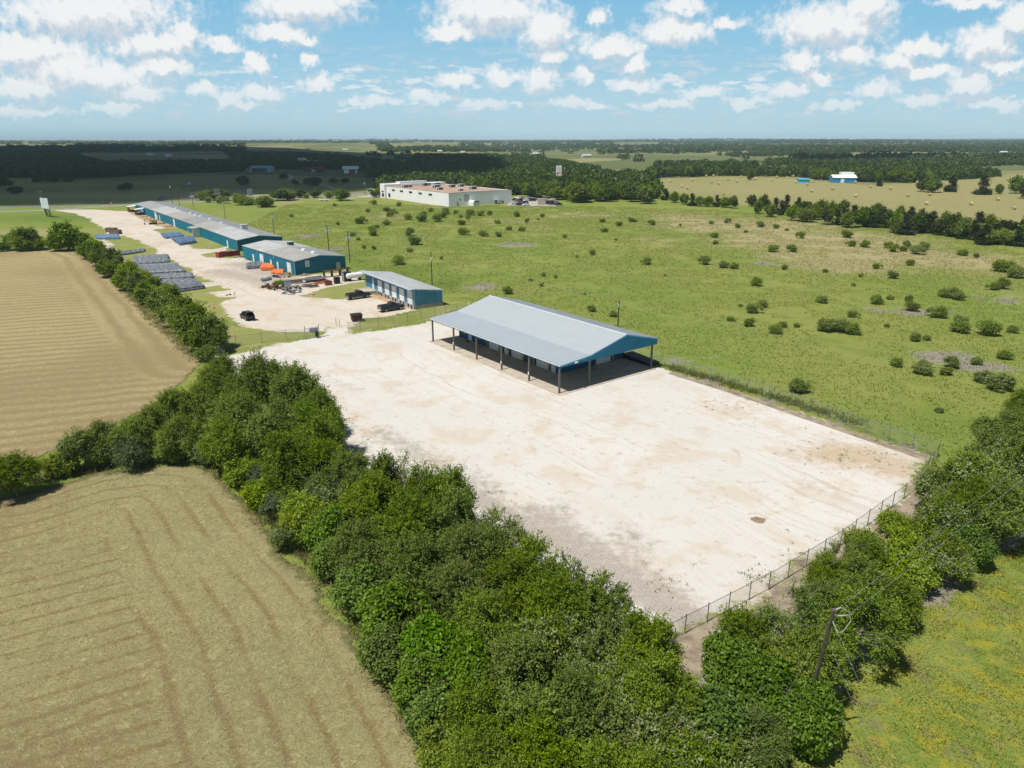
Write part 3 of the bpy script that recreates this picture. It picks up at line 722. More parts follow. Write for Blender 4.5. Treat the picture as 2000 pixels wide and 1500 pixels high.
# near trees, leaf by leaf
variety('elm', 'elm', 3, R_=4.0, h=8.0, base=0.5, lobes=15, lr=(1.0, 1.9), twigs=1350, lpt=17, L=0.22, W=0.11, shoot=0.38)
variety('feather', 'elm', 2, R_=3.2, h=7.5, base=0.8, lobes=14, lr=(0.8, 1.5), twigs=950, lpt=20, L=0.19, W=0.10, shoot=0.6, core=0.25)
variety('broad', 'vine', 2, R_=3.0, h=5.5, base=0.1, lobes=20, lr=(0.8, 1.4), twigs=1500, lpt=10, L=0.25, W=0.21, shoot=0.04, droop=0.18, core=0.6)
variety('blossom', 'elm', 2, R_=3.3, h=5.6, base=0.2, lobes=15, lr=(0.9, 1.6), twigs=1250, lpt=14, L=0.20, W=0.13, shoot=0.15, droop=0.3, flower=0.34, core=0.5)
variety('brush', 'bright', 2, R_=2.0, h=2.4, base=0.0, lobes=12, lr=(0.6, 1.0), twigs=520, lpt=14, L=0.19, W=0.12, shoot=0.25, trunk=False)
variety('greybush', 'grey', 2, R_=2.0, h=3.2, base=0.0, lobes=9, lr=(0.7, 1.1), twigs=560, lpt=15, L=0.19, W=0.08, shoot=0.5, trunk=False)
variety('sparse', 'elm', 2, R_=2.6, h=6.5, base=1.2, lobes=12, lr=(0.6, 1.2), twigs=430, lpt=14, L=0.18, W=0.09, shoot=0.6, core=0.2, r0=0.2)
# hedge and middle distance
variety('hedge', 'elm', 2, R_=3.4, h=6.0, base=0.2, lobes=13, lr=(1.0, 1.7), twigs=420, lpt=13, L=0.42, W=0.24, shoot=0.2)
variety('hedgebright', 'bright', 1, R_=3.0, h=5.0, base=0.1, lobes=13, lr=(0.9, 1.5), twigs=420, lpt=12, L=0.40, W=0.24, shoot=0.15)
variety('shrub', 'shrub', 4, R_=2.2, h=2.7, base=0.0, lobes=9, lr=(0.55, 1.05), twigs=320, lpt=11, L=0.34, W=0.14, shoot=0.55, trunk=False, core=0.5)
variety('round', 'elm', 3, R_=4.5, h=9.0, base=0.6, lobes=16, lr=(1.3, 2.1), twigs=300, lpt=9, L=0.85, W=0.6, shoot=0.1)
variety('shade', 'dark', 2, R_=4.5, h=8.0, base=0.6, lobes=14, lr=(1.3, 2.2), twigs=260, lpt=9, L=0.85, W=0.6, shoot=0.1)
variety('cedar', 'cedar', 2, R_=2.8, h=8.0, base=0.1, lobes=20, lr=(0.8, 1.3), twigs=330, lpt=10, L=0.6, W=0.3, shoot=0.35, cone=True)

def near(name, key, u, v, h_, r_, label, cat='tree', group=None, zc=0.62):
    """crown centre seen at u, v in the photograph"""
    c = G(u, v, h_ * zc); return plant(name, key, c.x, c.y, r_, h_, label, cat, group)

# the big hedge from the near middle up to the fence corner of the yard: key, u, v, height, radius
HEDGE = [('sparse', 880, 985, 7.2, 2.3), ('sparse', 780, 965, 7.0, 2.1), ('sparse', 1105, 1150, 6.2, 2.0), ('sparse', 1240, 1290, 5.8, 2.0), ('elm', 430, 735, 7.0, 3.6), ('elm', 500, 745, 9.0, 4.2), ('elm', 580, 770, 9.5, 4.4), ('elm', 620, 815, 8.5, 3.4), ('elm', 625, 870, 8.0, 3.2), ('elm', 540, 755, 8.0, 3.6), ('elm', 600, 790, 7.5, 3.2), ('feather', 690, 930, 6.5, 2.6), ('elm', 390, 790, 7.0, 3.4), ('elm', 470, 820, 8.0, 3.9), ('elm', 610, 845, 8.0, 3.9), ('elm', 545, 830, 8.5, 4.0),
         ('feather', 330, 805, 6.5, 3.0), ('elm', 290, 835, 6.0, 2.9), ('feather', 255, 850, 5.5, 2.6), ('blossom', 160, 870, 4.8, 2.9), ('greybush', 255, 880, 3.6, 2.4), ('elm', 205, 855, 5.0, 2.4), ('brush', 115, 905, 2.4, 2.2), ('elm', 22, 920, 4.6, 3.0), ('elm', -30, 930, 5, 3.2),
         ('greybush', 415, 880, 3.4, 2.3), ('brush', 385, 870, 3.0, 2.6), ('elm', 350, 850, 5.6, 2.8), ('brush', 330, 880, 2.4, 2.2), ('elm', 440, 860, 6.4, 3.2), ('elm', 560, 900, 7.5, 3.6), ('brush', 470, 915, 2.8, 2.6), ('brush', 520, 960, 2.8, 2.6), ('greybush', 545, 985, 2.6, 1.9), ('brush', 590, 990, 3.2, 2.6), ('feather', 640, 905, 6.5, 2.8),
         ('blossom', 640, 950, 4.6, 2.8), ('feather', 745, 950, 7.6, 2.7), ('feather', 835, 965, 7.6, 2.8), ('elm', 720, 985, 7.0, 3.3), ('brush', 600, 1020, 3.4, 2.6), ('blossom', 565, 1040, 2.8, 2.0), ('broad', 640, 1030, 4.8, 2.6), ('elm', 790, 1030, 7.0, 3.4), ('feather', 885, 1020, 6.8, 2.6),
         ('broad', 650, 1085, 3.6, 2.2), ('elm', 720, 1070, 6.4, 3.2), ('elm', 820, 1110, 7.0, 3.4), ('feather', 975, 1060, 7.2, 2.6), ('elm', 910, 1090, 7.0, 3.2), ('feather', 1050, 1115, 6.8, 2.7), ('elm', 990, 1150, 7.0, 3.2), ('broad', 700, 1140, 4.4, 2.6),
         ('elm', 890, 1160, 6.6, 3.2), ('broad', 770, 1195, 5.2, 3.0), ('elm', 1080, 1190, 6.6, 3.0), ('blossom', 1150, 1205, 5.6, 2.6), ('feather', 1180, 1180, 6.0, 2.2), ('elm', 960, 1225, 6.6, 3.2), ('broad', 850, 1255, 5.4, 3.0), ('broad', 760, 1265, 3.8, 2.4), ('blossom', 1080, 1260, 5.8, 3.0),
         ('broad', 930, 1310, 5.4, 3.0), ('broad', 830, 1330, 4.4, 2.5), ('elm', 1010, 1310, 6.2, 3.0), ('blossom', 1170, 1290, 5.6, 2.8), ('feather', 1270, 1285, 6.4, 2.5), ('broad', 860, 1395, 3.8, 2.3), ('elm', 960, 1400, 5.8, 3.0), ('brush', 870, 1450, 3.0, 2.2), ('feather', 1030, 1420, 6.2, 2.8),
         ('blossom', 1230, 1350, 5.6, 2.8), ('elm', 1110, 1390, 6.2, 3.0), ('feather', 1290, 1360, 6.6, 2.8), ('blossom', 1180, 1430, 5.4, 2.8), ('elm', 1050, 1490, 5.8, 3.0), ('elm', 940, 1500, 5.0, 2.6), ('blossom', 1290, 1450, 5.2, 2.8), ('broad', 1380, 1400, 5.0, 2.6), ('elm', 1150, 1530, 5.6, 2.8), ('blossom', 1350, 1500, 4.8, 2.8), ('elm', 1250, 1540, 5.4, 2.8), ('blossom', 1420, 1475, 3.6, 2.4), ('elm', 1000, 1570, 5.4, 3.0), ('elm', 1330, 1590, 5.4, 2.9), ('elm', 1130, 1620, 5.4, 3.0)]
KINDWORD = {'sparse': ('tree', 'half-bare pale-branched tree'), 'elm': ('tree', 'dark green elm'), 'feather': ('tree', 'open feathery-shooted tree'), 'broad': ('tree', 'rounded broad-leaved vine-covered tree'),
            'blossom': ('tree', 'cream-blossomed low tree'), 'brush': ('bush', 'low yellow-green bush'), 'greybush': ('bush', 'small grey-green bush')}
NAMEWORD = {'sparse': 'half_bare_tree', 'elm': 'elm_tree', 'feather': 'feathery_tree', 'broad': 'vine_covered_tree', 'blossom': 'blossoming_tree', 'brush': 'bush', 'greybush': 'bush'}
def hedge(lst, where, group, HS=1.0):
    cnt = {}
    for k, u, v, h_, r_ in sorted(lst, key=lambda q: -q[2]):
        cnt[k] = cnt.get(k, 0) + 1
        cat, w = KINDWORD[k]
        near(NAMEWORD[k], k, u, v, h_ * HS, r_, "%s %s from the near end %s" % (nth(cnt[k]), w, where), cat, group)
hedge(HEDGE, "of the hay field hedge", "trees and bushes of the hedge beside the hay field")
edge_pts = [Vector((*q, 0)) for q in P((400, 918), (445, 938), (490, 985), (575, 1082), (655, 1155), (705, 1232), (760, 1310), (820, 1395), (865, 1490), (890, 1570))]
n_e = 0
for a_, b_ in zip(edge_pts[::-1][:-1], edge_pts[::-1][1:]):
    m_ = max(1, int((b_ - a_).length / 2.1))
    for i in range(m_):
        q = a_.lerp(b_, (i + random.random() * .6) / m_); n_e += 1
        k = random.choice(['brush', 'brush', 'broad', 'greybush', 'broad'])
        r_ = random.uniform(1.3, 2.0); cat, w = KINDWORD[k]
        plant(NAMEWORD[k], k, q.x + 1.5 + random.uniform(-.4, .9), q.y + 1.1, r_, r_ * random.uniform(1.1, 1.5), "%s bush from the near end along the hay field edge, %s" % (nth(n_e), {'brush': 'yellow-green', 'broad': 'broad-leaved', 'greybush': 'grey-green'}[k]), 'bush', "trees and bushes of the hedge beside the hay field")
RIGHT = [('sparse', 1540, 1215, 7.6, 2.2), ('sparse', 1640, 1100, 6.6, 1.8), ('broad', 1578, 1392, 5.2, 2.2), ('brush', 1690, 1060, 2.6, 2.0), ('brush', 1745, 1020, 2.4, 1.8), ('elm', 1450, 1250, 6.0, 2.8), ('broad', 1440, 1290, 5.4, 2.5), ('elm', 1570, 1290, 6.2, 2.9), ('broad', 1500, 1350, 5.2, 2.6), ('elm', 1612, 1190, 6.0, 2.5), ('elm', 1680, 1220, 7.0, 3.2), ('broad', 1560, 1380, 4.2, 2.3), ('elm', 1660, 1130, 6.2, 2.6), ('feather', 1615, 1130, 5.6, 2.0),
         ('feather', 1690, 1090, 5.0, 2.1), ('brush', 1730, 1130, 3.4, 2.6), ('brush', 1780, 1110, 3.2, 2.5), ('blossom', 1850, 1080, 4.6, 2.6), ('broad', 1900, 1060, 4.2, 2.2), ('elm', 1745, 1165, 4.8, 2.4), ('blossom', 1832, 1010, 6.0, 2.6), ('brush', 1770, 1060, 3.4, 2.0), ('blossom', 1900, 930, 7.2, 3.6), ('elm', 1960, 990, 7.2, 3.4), ('elm', 1900, 985, 6.6, 3.0), ('blossom', 1990, 910, 7.0, 3.4),
         ('elm', 1965, 840, 6.8, 3.6), ('blossom', 1930, 870, 5.6, 2.8), ('elm', 2030, 830, 7.0, 3.8), ('elm', 2040, 960, 7.0, 3.6), ('blossom', 1845, 945, 6.0, 2.7), ('elm', 2070, 900, 7.0, 3.6), ('elm', 2000, 790, 5.0, 2.6), ('elm', 1470, 1430, 4.4, 2.4), ('brush', 1600, 1420, 2.6, 1.8), ('elm', 2060, 760, 6, 3.4), ('elm', 2120, 850, 7, 3.8)]
hedge(RIGHT, "beyond the guyed pole", "trees and bushes along the end fence of the gravel yard", 0.92)

# hedge between the far hay field and the driveway
FARHEDGE = [('sparse', 880, 985, 7.2, 2.3), ('sparse', 780, 965, 7.0, 2.1), ('sparse', 1105, 1150, 6.2, 2.0), ('sparse', 1240, 1290, 5.8, 2.0), ('hedge', 52, 468, 6.6, 4.4), ('hedge', 30, 468, 6.0, 3.4), ('hedge', 75, 478, 3.4, 2.2), ('hedge', 5, 482, 2.6, 2.4), ('hedge', 130, 462, 8.2, 5.0), ('hedge', 112, 474, 5.0, 3.2), ('hedge', 152, 470, 5.6, 3.6), ('hedge', 175, 488, 5.0, 3.0), ('hedgebright', 188, 484, 4.6, 2.8), ('hedge', 195, 503, 4.4, 3.0),
            ('hedge', 218, 502, 4.8, 2.8), ('hedge', 212, 524, 4.4, 2.8), ('hedge', 238, 518, 4.6, 2.8), ('hedgebright', 252, 530, 4.4, 2.6), ('hedge', 245, 548, 4.4, 2.7), ('hedge', 268, 552, 4.6, 2.7), ('hedgebright', 282, 548, 4.6, 2.6), ('hedge', 290, 572, 4.8, 2.8), ('hedge', 305, 566, 4.8, 2.7),
            ('hedge', 318, 592, 5.0, 2.8), ('hedgebright', 326, 580, 4.8, 2.6), ('hedge', 345, 588, 5.2, 2.6), ('hedge', 340, 612, 5.0, 2.7), ('hedge', 365, 608, 5.2, 2.7), ('hedge', 372, 636, 5.4, 2.8), ('hedge', 395, 630, 5.8, 3.0), ('hedgebright', 352, 625, 4.6, 2.2), ('hedge', 412, 650, 5.4, 2.8), ('hedge', 385, 660, 4.4, 2.2), ('hedge', 422, 668, 3.8, 1.8), ('hedge', 402, 690, 2.4, 1.5)]
cnt = {}
for k, u, v, h_, r_ in sorted(FARHEDGE, key=lambda q: -q[2]):
    cnt[k] = cnt.get(k, 0) + 1
    near('hedge_tree', k, u, v, h_ * 1.12, r_ * 1.25, "%s %s hedge tree from the gate beside the far hay field" % (nth(cnt[k]), 'bright green' if k == 'hedgebright' else 'dark green'), 'tree', "hedge trees along the driveway", 0.5)

# round shrubs scattered over the pasture: u, v of the foot, half width in pixels
SHR = {"in the pasture behind the long teal building": [(517, 406, 17), (478, 402, 16), (432, 398, 14), (462, 396, 14), (408, 396, 9), (560, 392, 18), (545, 386, 10), (598, 388, 8), (616, 386, 8), (640, 388, 12), (668, 386, 10), (425, 388, 12), (404, 388, 13), (388, 392, 14), (660, 440, 5), (570, 424, 6), (655, 403, 5)],
       "in the pasture in front of the white warehouse": [(728, 400, 8), (779, 403, 7), (719, 415, 6), (755, 414, 9), (769, 416, 7), (762, 424, 9), (775, 418, 6), (842, 414, 8), (798, 430, 11), (824, 434, 13), (826, 422, 8), (855, 434, 13), (866, 426, 11), (870, 419, 12), (890, 418, 7), (918, 421, 12), (941, 422, 11), (957, 421, 7), (900, 426, 6), (914, 428, 7), (900, 440, 10), (907, 460, 13), (1010, 424, 9), (1031, 435, 7), (1060, 425, 6), (1052, 430, 4), (972, 438, 7), (994, 450, 9), (1020, 452, 9), (946, 463, 12), (973, 463, 9)],
       "in the pasture behind the small dock building": [(706, 432, 9), (705, 438, 13), (756, 440, 9), (735, 446, 7), (728, 461, 12), (728, 452, 10), (800, 461, 12), (805, 480, 17), (801, 493, 8), (776, 519, 18), (730, 488, 7), (710, 486, 6), (700, 470, 6), (862, 507, 5), (690, 462, 7)],
       "in the pasture behind the open shed": [(1178, 435, 8), (1180, 454, 9), (1210, 442, 8), (1204, 470, 4), (1159, 499, 9), (1104, 465, 6), (1128, 503, 4), (992, 576, 13), (1157, 610, 12), (1199, 620, 12), (1036, 550, 6), (1061, 541, 7), (1086, 544, 5), (1060, 560, 7), (1142, 576, 4)],
       "in the middle of the pasture, right of the shed": [(1263, 518, 13), (1376, 518, 14), (1416, 524, 12), (1436, 526, 12), (1534, 527, 8), (1614, 533, 7), (1480, 560, 14), (1608, 593, 15), (1478, 614, 17), (1494, 602, 12), (1431, 629, 10), (1468, 640, 14), (1521, 654, 15), (1530, 640, 12), (1557, 640, 8), (1620, 650, 22), (1645, 653, 22), (1672, 656, 20), (1672, 622, 12), (1565, 770, 23), (1734, 640, 6), (1300, 540, 4), (1448, 600, 5)],
       "on the dry strip of the pasture": [(1275, 440, 10), (1232, 434, 8), (1240, 434, 6), (1424, 436, 8), (1441, 446, 7), (1459, 455, 5), (1488, 444, 11), (1516, 447, 8), (1539, 451, 5), (1565, 466, 10), (1396, 465, 9), (1399, 478, 8), (1513, 493, 12), (1550, 493, 12), (1655, 465, 13), (1664, 482, 10), (1694, 484, 12), (1739, 486, 10), (1752, 493, 11), (1773, 492, 11), (1775, 484, 10), (1800, 498, 15), (1808, 488, 11), (1884, 500, 12), (1910, 504, 6), (1391, 438, 6), (1330, 442, 4)],
       "in the pasture near the right edge of the photo": [(1718, 596, 16), (1742, 586, 8), (1783, 610, 15), (1779, 590, 9), (1835, 623, 18), (1860, 584, 18), (1880, 588, 14), (1840, 580, 8), (1880, 652, 20), (1880, 636, 15), (1936, 660, 22), (1944, 568, 12), (1964, 566, 14), (1978, 535, 22), (1995, 545, 18), (1983, 652, 12), (1793, 668, 14), (1812, 666, 9), (1755, 718, 15), (1814, 735, 20), (1808, 722, 14), (1866, 722, 16), (1856, 736, 14), (1912, 715, 12), (1932, 752, 20), (1967, 770, 26), (1970, 704, 14), (1837, 808, 9), (1718, 526, 10), (1685, 542, 6), (1745, 545, 12), (1783, 520, 10), (1668, 560, 5)]}
for where, lst in SHR.items():
    for i, (u, v, hw_) in enumerate(sorted(lst)):
        c = G(u, v); dist = math.hypot(c.x, c.y, H); r_ = hw_ * dist / F * 0.90
        size = 'large' if hw_ > 15 else 'small' if hw_ < 8 else 'middle-sized'
        plant('shrub', 'shrub', c.x, c.y + r_ * 0.75, r_, r_ * random.uniform(0.85, 1.15), "%s shrub from the left, %s, %s" % (nth(i + 1), size, where), 'shrub', "shrubs scattered over the pasture")

# tree belt along the right of the pasture, cedars and round trees: u, v of the foot, height, radius, kind
BELT = []
for i, (u, v) in enumerate([(1283, 388), (1300, 391), (1318, 396), (1336, 399), (1352, 402), (1368, 403), (1384, 404), (1400, 404), (1416, 405), (1432, 407)]): BELT.append(('cedar' if i % 3 == 1 else 'round', u, v, random.uniform(5, 7), random.uniform(2.6, 3.6)))
for i in range(52):
    t_ = i / 51; u = 1470 + t_ * 560; v = 409 + t_ * 62 + random.uniform(-6, 8) * (0.6 + t_) + (8 if i % 2 else -2)
    BELT.append((random.choice(['cedar', 'cedar', 'round', 'round', 'shade']), u, v, random.uniform(5.5, 8.0), random.uniform(2.4, 3.6)))
BELT += [('shrub', 1570, 434, 5.2, 5.0), ('round', 1745, 444, 5.5, 5.6), ('shrub', 1768, 448, 4.6, 4.6), ('shade', 1862, 462, 5.0, 4.2), ('round', 1880, 460, 5.5, 3.8), ('shrub', 1905, 465, 4.8, 4.8), ('shrub', 1955, 478, 4.4, 4.6), ('shrub', 1985, 478, 4.4, 4.6), ('shade', 1846, 456, 4.4, 3.4), ('shrub', 1610, 428, 2.6, 1.8), ('shrub', 1655, 436, 3.0, 2.2), ('shrub', 1690, 440, 3.0, 2.0)]
WORD = {'cedar': 'pointed dark cedar', 'round': 'round green tree', 'shade': 'dark spreading tree', 'shrub': 'big grey-green shrub'}
cnt = {}
for k, u, v, h_, r_ in sorted(BELT, key=lambda q: q[1]):
    cnt[k] = cnt.get(k, 0) + 1; c = G(u, v)
    plant('cedar_tree' if k == 'cedar' else 'shrub' if k == 'shrub' else 'tree', k, c.x, c.y, r_, h_, "%s %s from the left in the belt below the bale field" % (nth(cnt[k]), WORD[k]), 'shrub' if k == 'shrub' else 'tree', "tree belt between pasture and bale field")
# single trees standing in the far fields
LONE = [("lone dark tree in the far field above the billboard", 'shade', 248, 373, 5.5, 5.5), ("lopsided dark tree in the shaded field left of the drive to the barn", 'shade', 476, 363, 7.5, 5.0),
        ("small bushy tree left of the dirt track to the barn", 'shade', 556, 351, 6.0, 4.0), ("wide dark bush right of the dirt track", 'shade', 615, 363, 6.5, 6.0), ("small dark tree beside the foot of the dirt track", 'shade', 577, 362, 4.5, 3.0), ("dark tree standing between dirt track and wide bush", 'shade', 599, 361, 5.0, 3.6),
        ("low round bush below the red and white barn", 'shade', 652, 359, 4.5, 4.2), ("second low bush right of the red and white barn drive", 'shade', 675, 358, 4.0, 3.6), ("tall tree with visible trunk right of the red and white barn", 'round', 722, 350, 11, 6.5), ("dark tree in front of the warehouse's left end", 'shade', 748, 362, 8, 5.5),
        ("dark bush at the left edge behind the leaning pole", 'shade', 32, 379, 5.0, 5.0), ("wide dark bush at the far left edge of the field", 'shade', 8, 366, 7.0, 7.5), ("first dark bush in the strip below the left woods", 'shade', 73, 357, 5.0, 6.0), ("second dark bush in the strip below the left woods", 'shade', 102, 357, 5.0, 6.0), ("third dark bush in the strip below the left woods", 'shade', 134, 356, 4.0, 5.0),
        ("lone round tree on the bale field left of the blue shed", 'round', 1465, 352, 9, 4.0), ("left clump tree of the three on the bale field", 'shade', 1804, 375, 8, 5.0), ("middle clump tree of the three on the bale field", 'round', 1822, 376, 9, 6.0), ("dark tree right of the bale field clump", 'cedar', 1858, 375, 11, 4.5),
        ("broad cedar clump by the right edge of the bale field", 'cedar', 1918, 380, 12, 5.5), ("small cedar on the bale field right of the blue house", 'cedar', 1719, 364, 7, 2.6), ("dark tree at the right edge of the bale field", 'round', 1985, 378, 11, 6.0), ("small tree right of the broad cedar clump", 'round', 1951, 379, 6, 3.0), ("tree at the far right edge beside the cedars", 'shade', 2010, 388, 10, 6.5),
        ("tall pale tree at the pasture corner left of the belt", 'round', 1262, 398, 9, 5.0), ("tiny round tree beside the drive to the warehouse", 'round', 740, 384, 5, 3.2), ("red-leaved small tree at the warehouse corner", 'shade', 731, 386, 4, 2.6), ("bushy tree left of the warehouse drive", 'round', 668, 392, 6.5, 5.5),
        ("first bush beside the service road behind the pole", 'shade', 588, 386, 5, 4.5), ("second bush beside the service road behind the pole", 'shade', 617, 386, 5, 4.0), ("dark clump beside the highway sign", 'shade', 430, 392, 6.5, 6.5), ("broad bright bush behind the long building", 'round', 517, 404, 5.6, 5.6), ("low green bush left of the broad bright one", 'round', 475, 400, 5.0, 5.6), ("dark trees behind the broad bright bush", 'shade', 552, 392, 6.5, 7.0)]
for lab, k, u, v, h_, r_ in LONE:
    c = G(u, v); plant('cedar_tree' if k == 'cedar' else 'tree', k, c.x, c.y, r_, h_, lab, 'tree', "single trees in the far fields")

# woods: the nearest trees are single things, the mass behind them is one object
def scatter(poly, gap, r, keep=None):
    p = np.asarray(poly); x0, y0 = p.min(0); x1, y1 = p.max(0); A = []
    nx, ny = int((x1 - x0) / gap) + 1, int((y1 - y0) / gap) + 1
    X, Y = np.meshgrid(x0 + gap * np.arange(nx), y0 + gap * np.arange(ny))
    X = X + r.uniform(-.45, .45, X.shape) * gap; Y = Y + r.uniform(-.45, .45, Y.shape) * gap
    ok = pts_sd(X, Y, poly) > 0
    return np.stack([X[ok], Y[ok]], 1)
CLEAR = [P(*q) for q in (((150, 299), (440, 296), (470, 322), (205, 325), (160, 312)), ((480, 283), (720, 283), (760, 300), (480, 303)), ((780, 299), (1000, 298), (1010, 309), (820, 308)), ((1060, 301), (1195, 302), (1200, 318), (1060, 317)), ((1280, 306), (1430, 304), (1430, 322), (1280, 322)), ((1895, 320), (2100, 318), (2100, 346), (1960, 344)), ((760, 283), (900, 281), (900, 289), (760, 290)), ((1660, 298), (1800, 297), (1800, 303), (1660, 304)), ((-100, 286), (150, 285), (150, 291), (-100, 292)), ((1200, 281), (1290, 281), (1290, 288), (1200, 288)))]
def cleared(q):
    r = np.ones(len(q), bool)
    for poly in CLEAR: r &= pts_sd(q[:, 0], q[:, 1], poly) < 0
    return r
wr = np.random.default_rng(77)
WOODS = {"behind the white warehouse": P((745, 372), (790, 366), (990, 382), (1040, 386), (1130, 396), (1258, 394), (1290, 386), (1278, 366), (1255, 352), (1180, 340), (1085, 320), (1000, 312), (950, 303), (820, 302), (800, 320), (745, 345)),
         "behind the bale field": P((1258, 351), (1300, 347), (1420, 344), (1560, 346), (1600, 352), (1640, 353), (1690, 356), (1780, 358), (1950, 345), (1900, 338), (1780, 335), (1690, 334), (1560, 335), (1500, 338), (1420, 336), (1300, 336)),
         "on the shaded left side": P((-160, 352), (0, 348), (120, 347), (150, 350), (205, 347), (330, 340), (470, 335), (482, 326), (440, 322), (330, 322), (205, 324), (160, 308), (60, 300), (-160, 298)),
         "behind the blue-roofed barn": P((440, 313), (480, 320), (500, 329), (560, 331), (660, 331), (700, 333), (760, 348), (800, 352), (800, 330), (730, 318), (640, 308), (560, 303), (455, 302))}
mass_pts = []
for where, poly in WOODS.items():
    pts = scatter(poly, 8.5, wr); pts = pts[vnoise(pts[:, 0] + 5000, pts[:, 1], 60, 91) < 0.8]
    d = np.hypot(pts[:, 0], pts[:, 1])
    bear = np.round(np.arctan2(pts[:, 0], pts[:, 1]) / 0.012)
    front = np.zeros(len(pts), bool)
    for b in np.unique(bear):
        i = np.where(bear == b)[0]; front[i[np.argsort(d[i])[:2]]] = True
    fi = np.where(front)[0]; fi = fi[np.argsort(d[fi])][:38]
    order = fi[np.argsort(pts[fi, 0] / pts[fi, 1])]
    sel = np.zeros(len(pts), bool); sel[order] = True
    for n_, j in enumerate(order):
        k = 'shade' if 'left' in where or 'barn' in where else random.choice(['round', 'round', 'round', 'shade'])
        plant('tree', k, pts[j, 0], pts[j, 1], random.uniform(4.2, 6.0), random.uniform(7.5, 11), "%s tree from the left fronting the woods %s" % (nth(n_ + 1), where), 'tree', "front trees of the far woods")
    mass_pts.append(pts[~sel & cleared(pts)])
# hedgerows and thickets out to the horizon
for a_, b_, n_ in (((1480, 322), (2050, 322), 260), ((1560, 312), (2000, 310), 200), ((1285, 327), (1480, 326), 90), ((1700, 330), (1890, 328), 90), ((1420, 304), (1660, 301), 120), ((1000, 306), (1060, 312), 20)):
    tt = wr.random(n_); mass_pts.append(np.array([tuple(G(a_[0] + (b_[0] - a_[0]) * q, a_[1] + (b_[1] - a_[1]) * q + wr.normal() * 1.6)[:2]) for q in tt]))
u_ = wr.uniform(-300, 2300, 26000); v_ = 272.5 + 46 * wr.random(26000) ** 2.0
d_ang = (u_ - 1000) / F
far_pts = np.array([tuple(G(a, b)[:2]) for a, b in zip(u_, v_)])
dist = np.hypot(far_pts[:, 0], far_pts[:, 1])
dn = vnoise(far_pts[:, 0] * 0.8 + far_pts[:, 1] * 0.35 + 9000, far_pts[:, 1] + 500, 420, 61) * 0.55 + vnoise(far_pts[:, 0] + 9000, far_pts[:, 1], 150, 62) * 0.3 + vnoise(far_pts[:, 0] * 0.3 + 9000, far_pts[:, 1], 900, 63) * 0.35
okf = (dist > 1000) & (dist < 9500) & (dn > np.where(dist < 2200, 0.70, np.where(dist < 4000, 0.62, 0.50)))
okl = (dist > 950) & (dist < 6000) & (wr.random(len(dist)) < 0.03)
def inside_any(q): 
    r = np.zeros(len(q), bool)
    for poly in WOODS.values(): r |= pts_sd(q[:, 0], q[:, 1], poly) > -12
    return r
far_pts = far_pts[okf | okl]
far_pts = far_pts[~((far_pts[:, 0] < 700) & (far_pts[:, 0] > -700) & (far_pts[:, 1] < 900))]
far_pts = far_pts[~inside_any(far_pts)]
far_pts = far_pts[cleared(far_pts)]
def wood_mass(name, pts, size, nleaf, lsize, mat, label):
    tmpl = []
    for s in range(5):
        r = np.random.default_rng(900 + s); d = norm(r.normal(size=(nleaf, 3)) + np.array([0, -0.1, 0.5])); d[:, 2] = np.abs(d[:, 2])
        lump = 0.75 + 0.35 * r.random(nleaf); p = d * lump[:, None] * np.array([1, 1, 1.0])
        nn = norm(d + r.normal(size=(nleaf, 3)) * 0.45); tt = norm(np.cross(nn, r.normal(size=(nleaf, 3))))
        Vv, Q, tn, fl = leaves(p, tt, nn, lsize * r.uniform(.7, 1.3, nleaf), lsize * 0.8 * r.uniform(.7, 1.3, nleaf), r.uniform(0, .9, nleaf), np.zeros(nleaf))
        tmpl.append((Vv, tn))
    Vs = []; Ts = []
    for i, (x, y) in enumerate(pts):
        Vv, tn = tmpl[i % 5]; dd = math.hypot(x, y); s = size(dd) * random.uniform(0.75, 1.25); a = random.uniform(0, 6.28)
        c_, s_ = math.cos(a), math.sin(a)
        z0 = float(terrain(np.array([x]), np.array([y]))[0])
        hgt_ = min(s * 1.5, 10.5 * random.uniform(.7, 1.15))
        Vs.append(np.stack([x + s * (Vv[:, 0] * c_ - Vv[:, 1] * s_), y + s * (Vv[:, 0] * s_ + Vv[:, 1] * c_), z0 - 0.3 + hgt_ * Vv[:, 2]], 1)); Ts.append(np.clip(tn + random.uniform(-.3, .25), 0, 1))
    V_ = np.concatenate(Vs); T_ = np.concatenate(Ts)
    me = np_mesh(name, V_, np.arange(len(V_)).reshape(-1, 4), {'tone': T_, 'flower': np.zeros(len(V_))})
    return tag(link(name, me, mat), label, 'woods', None, 'stuff')
mp = np.concatenate(mass_pts)
wood_mass("woodland", mp, lambda d: 5.2, 120, 0.36, LM['dark'], "dense dark woods filling the land behind the fields")
wood_mass("distant_woodland", far_pts, lambda d: 5.5 + d * 0.0016, 44, 0.52, LM['dark'], "thickets and hedgerows fading to the horizon")

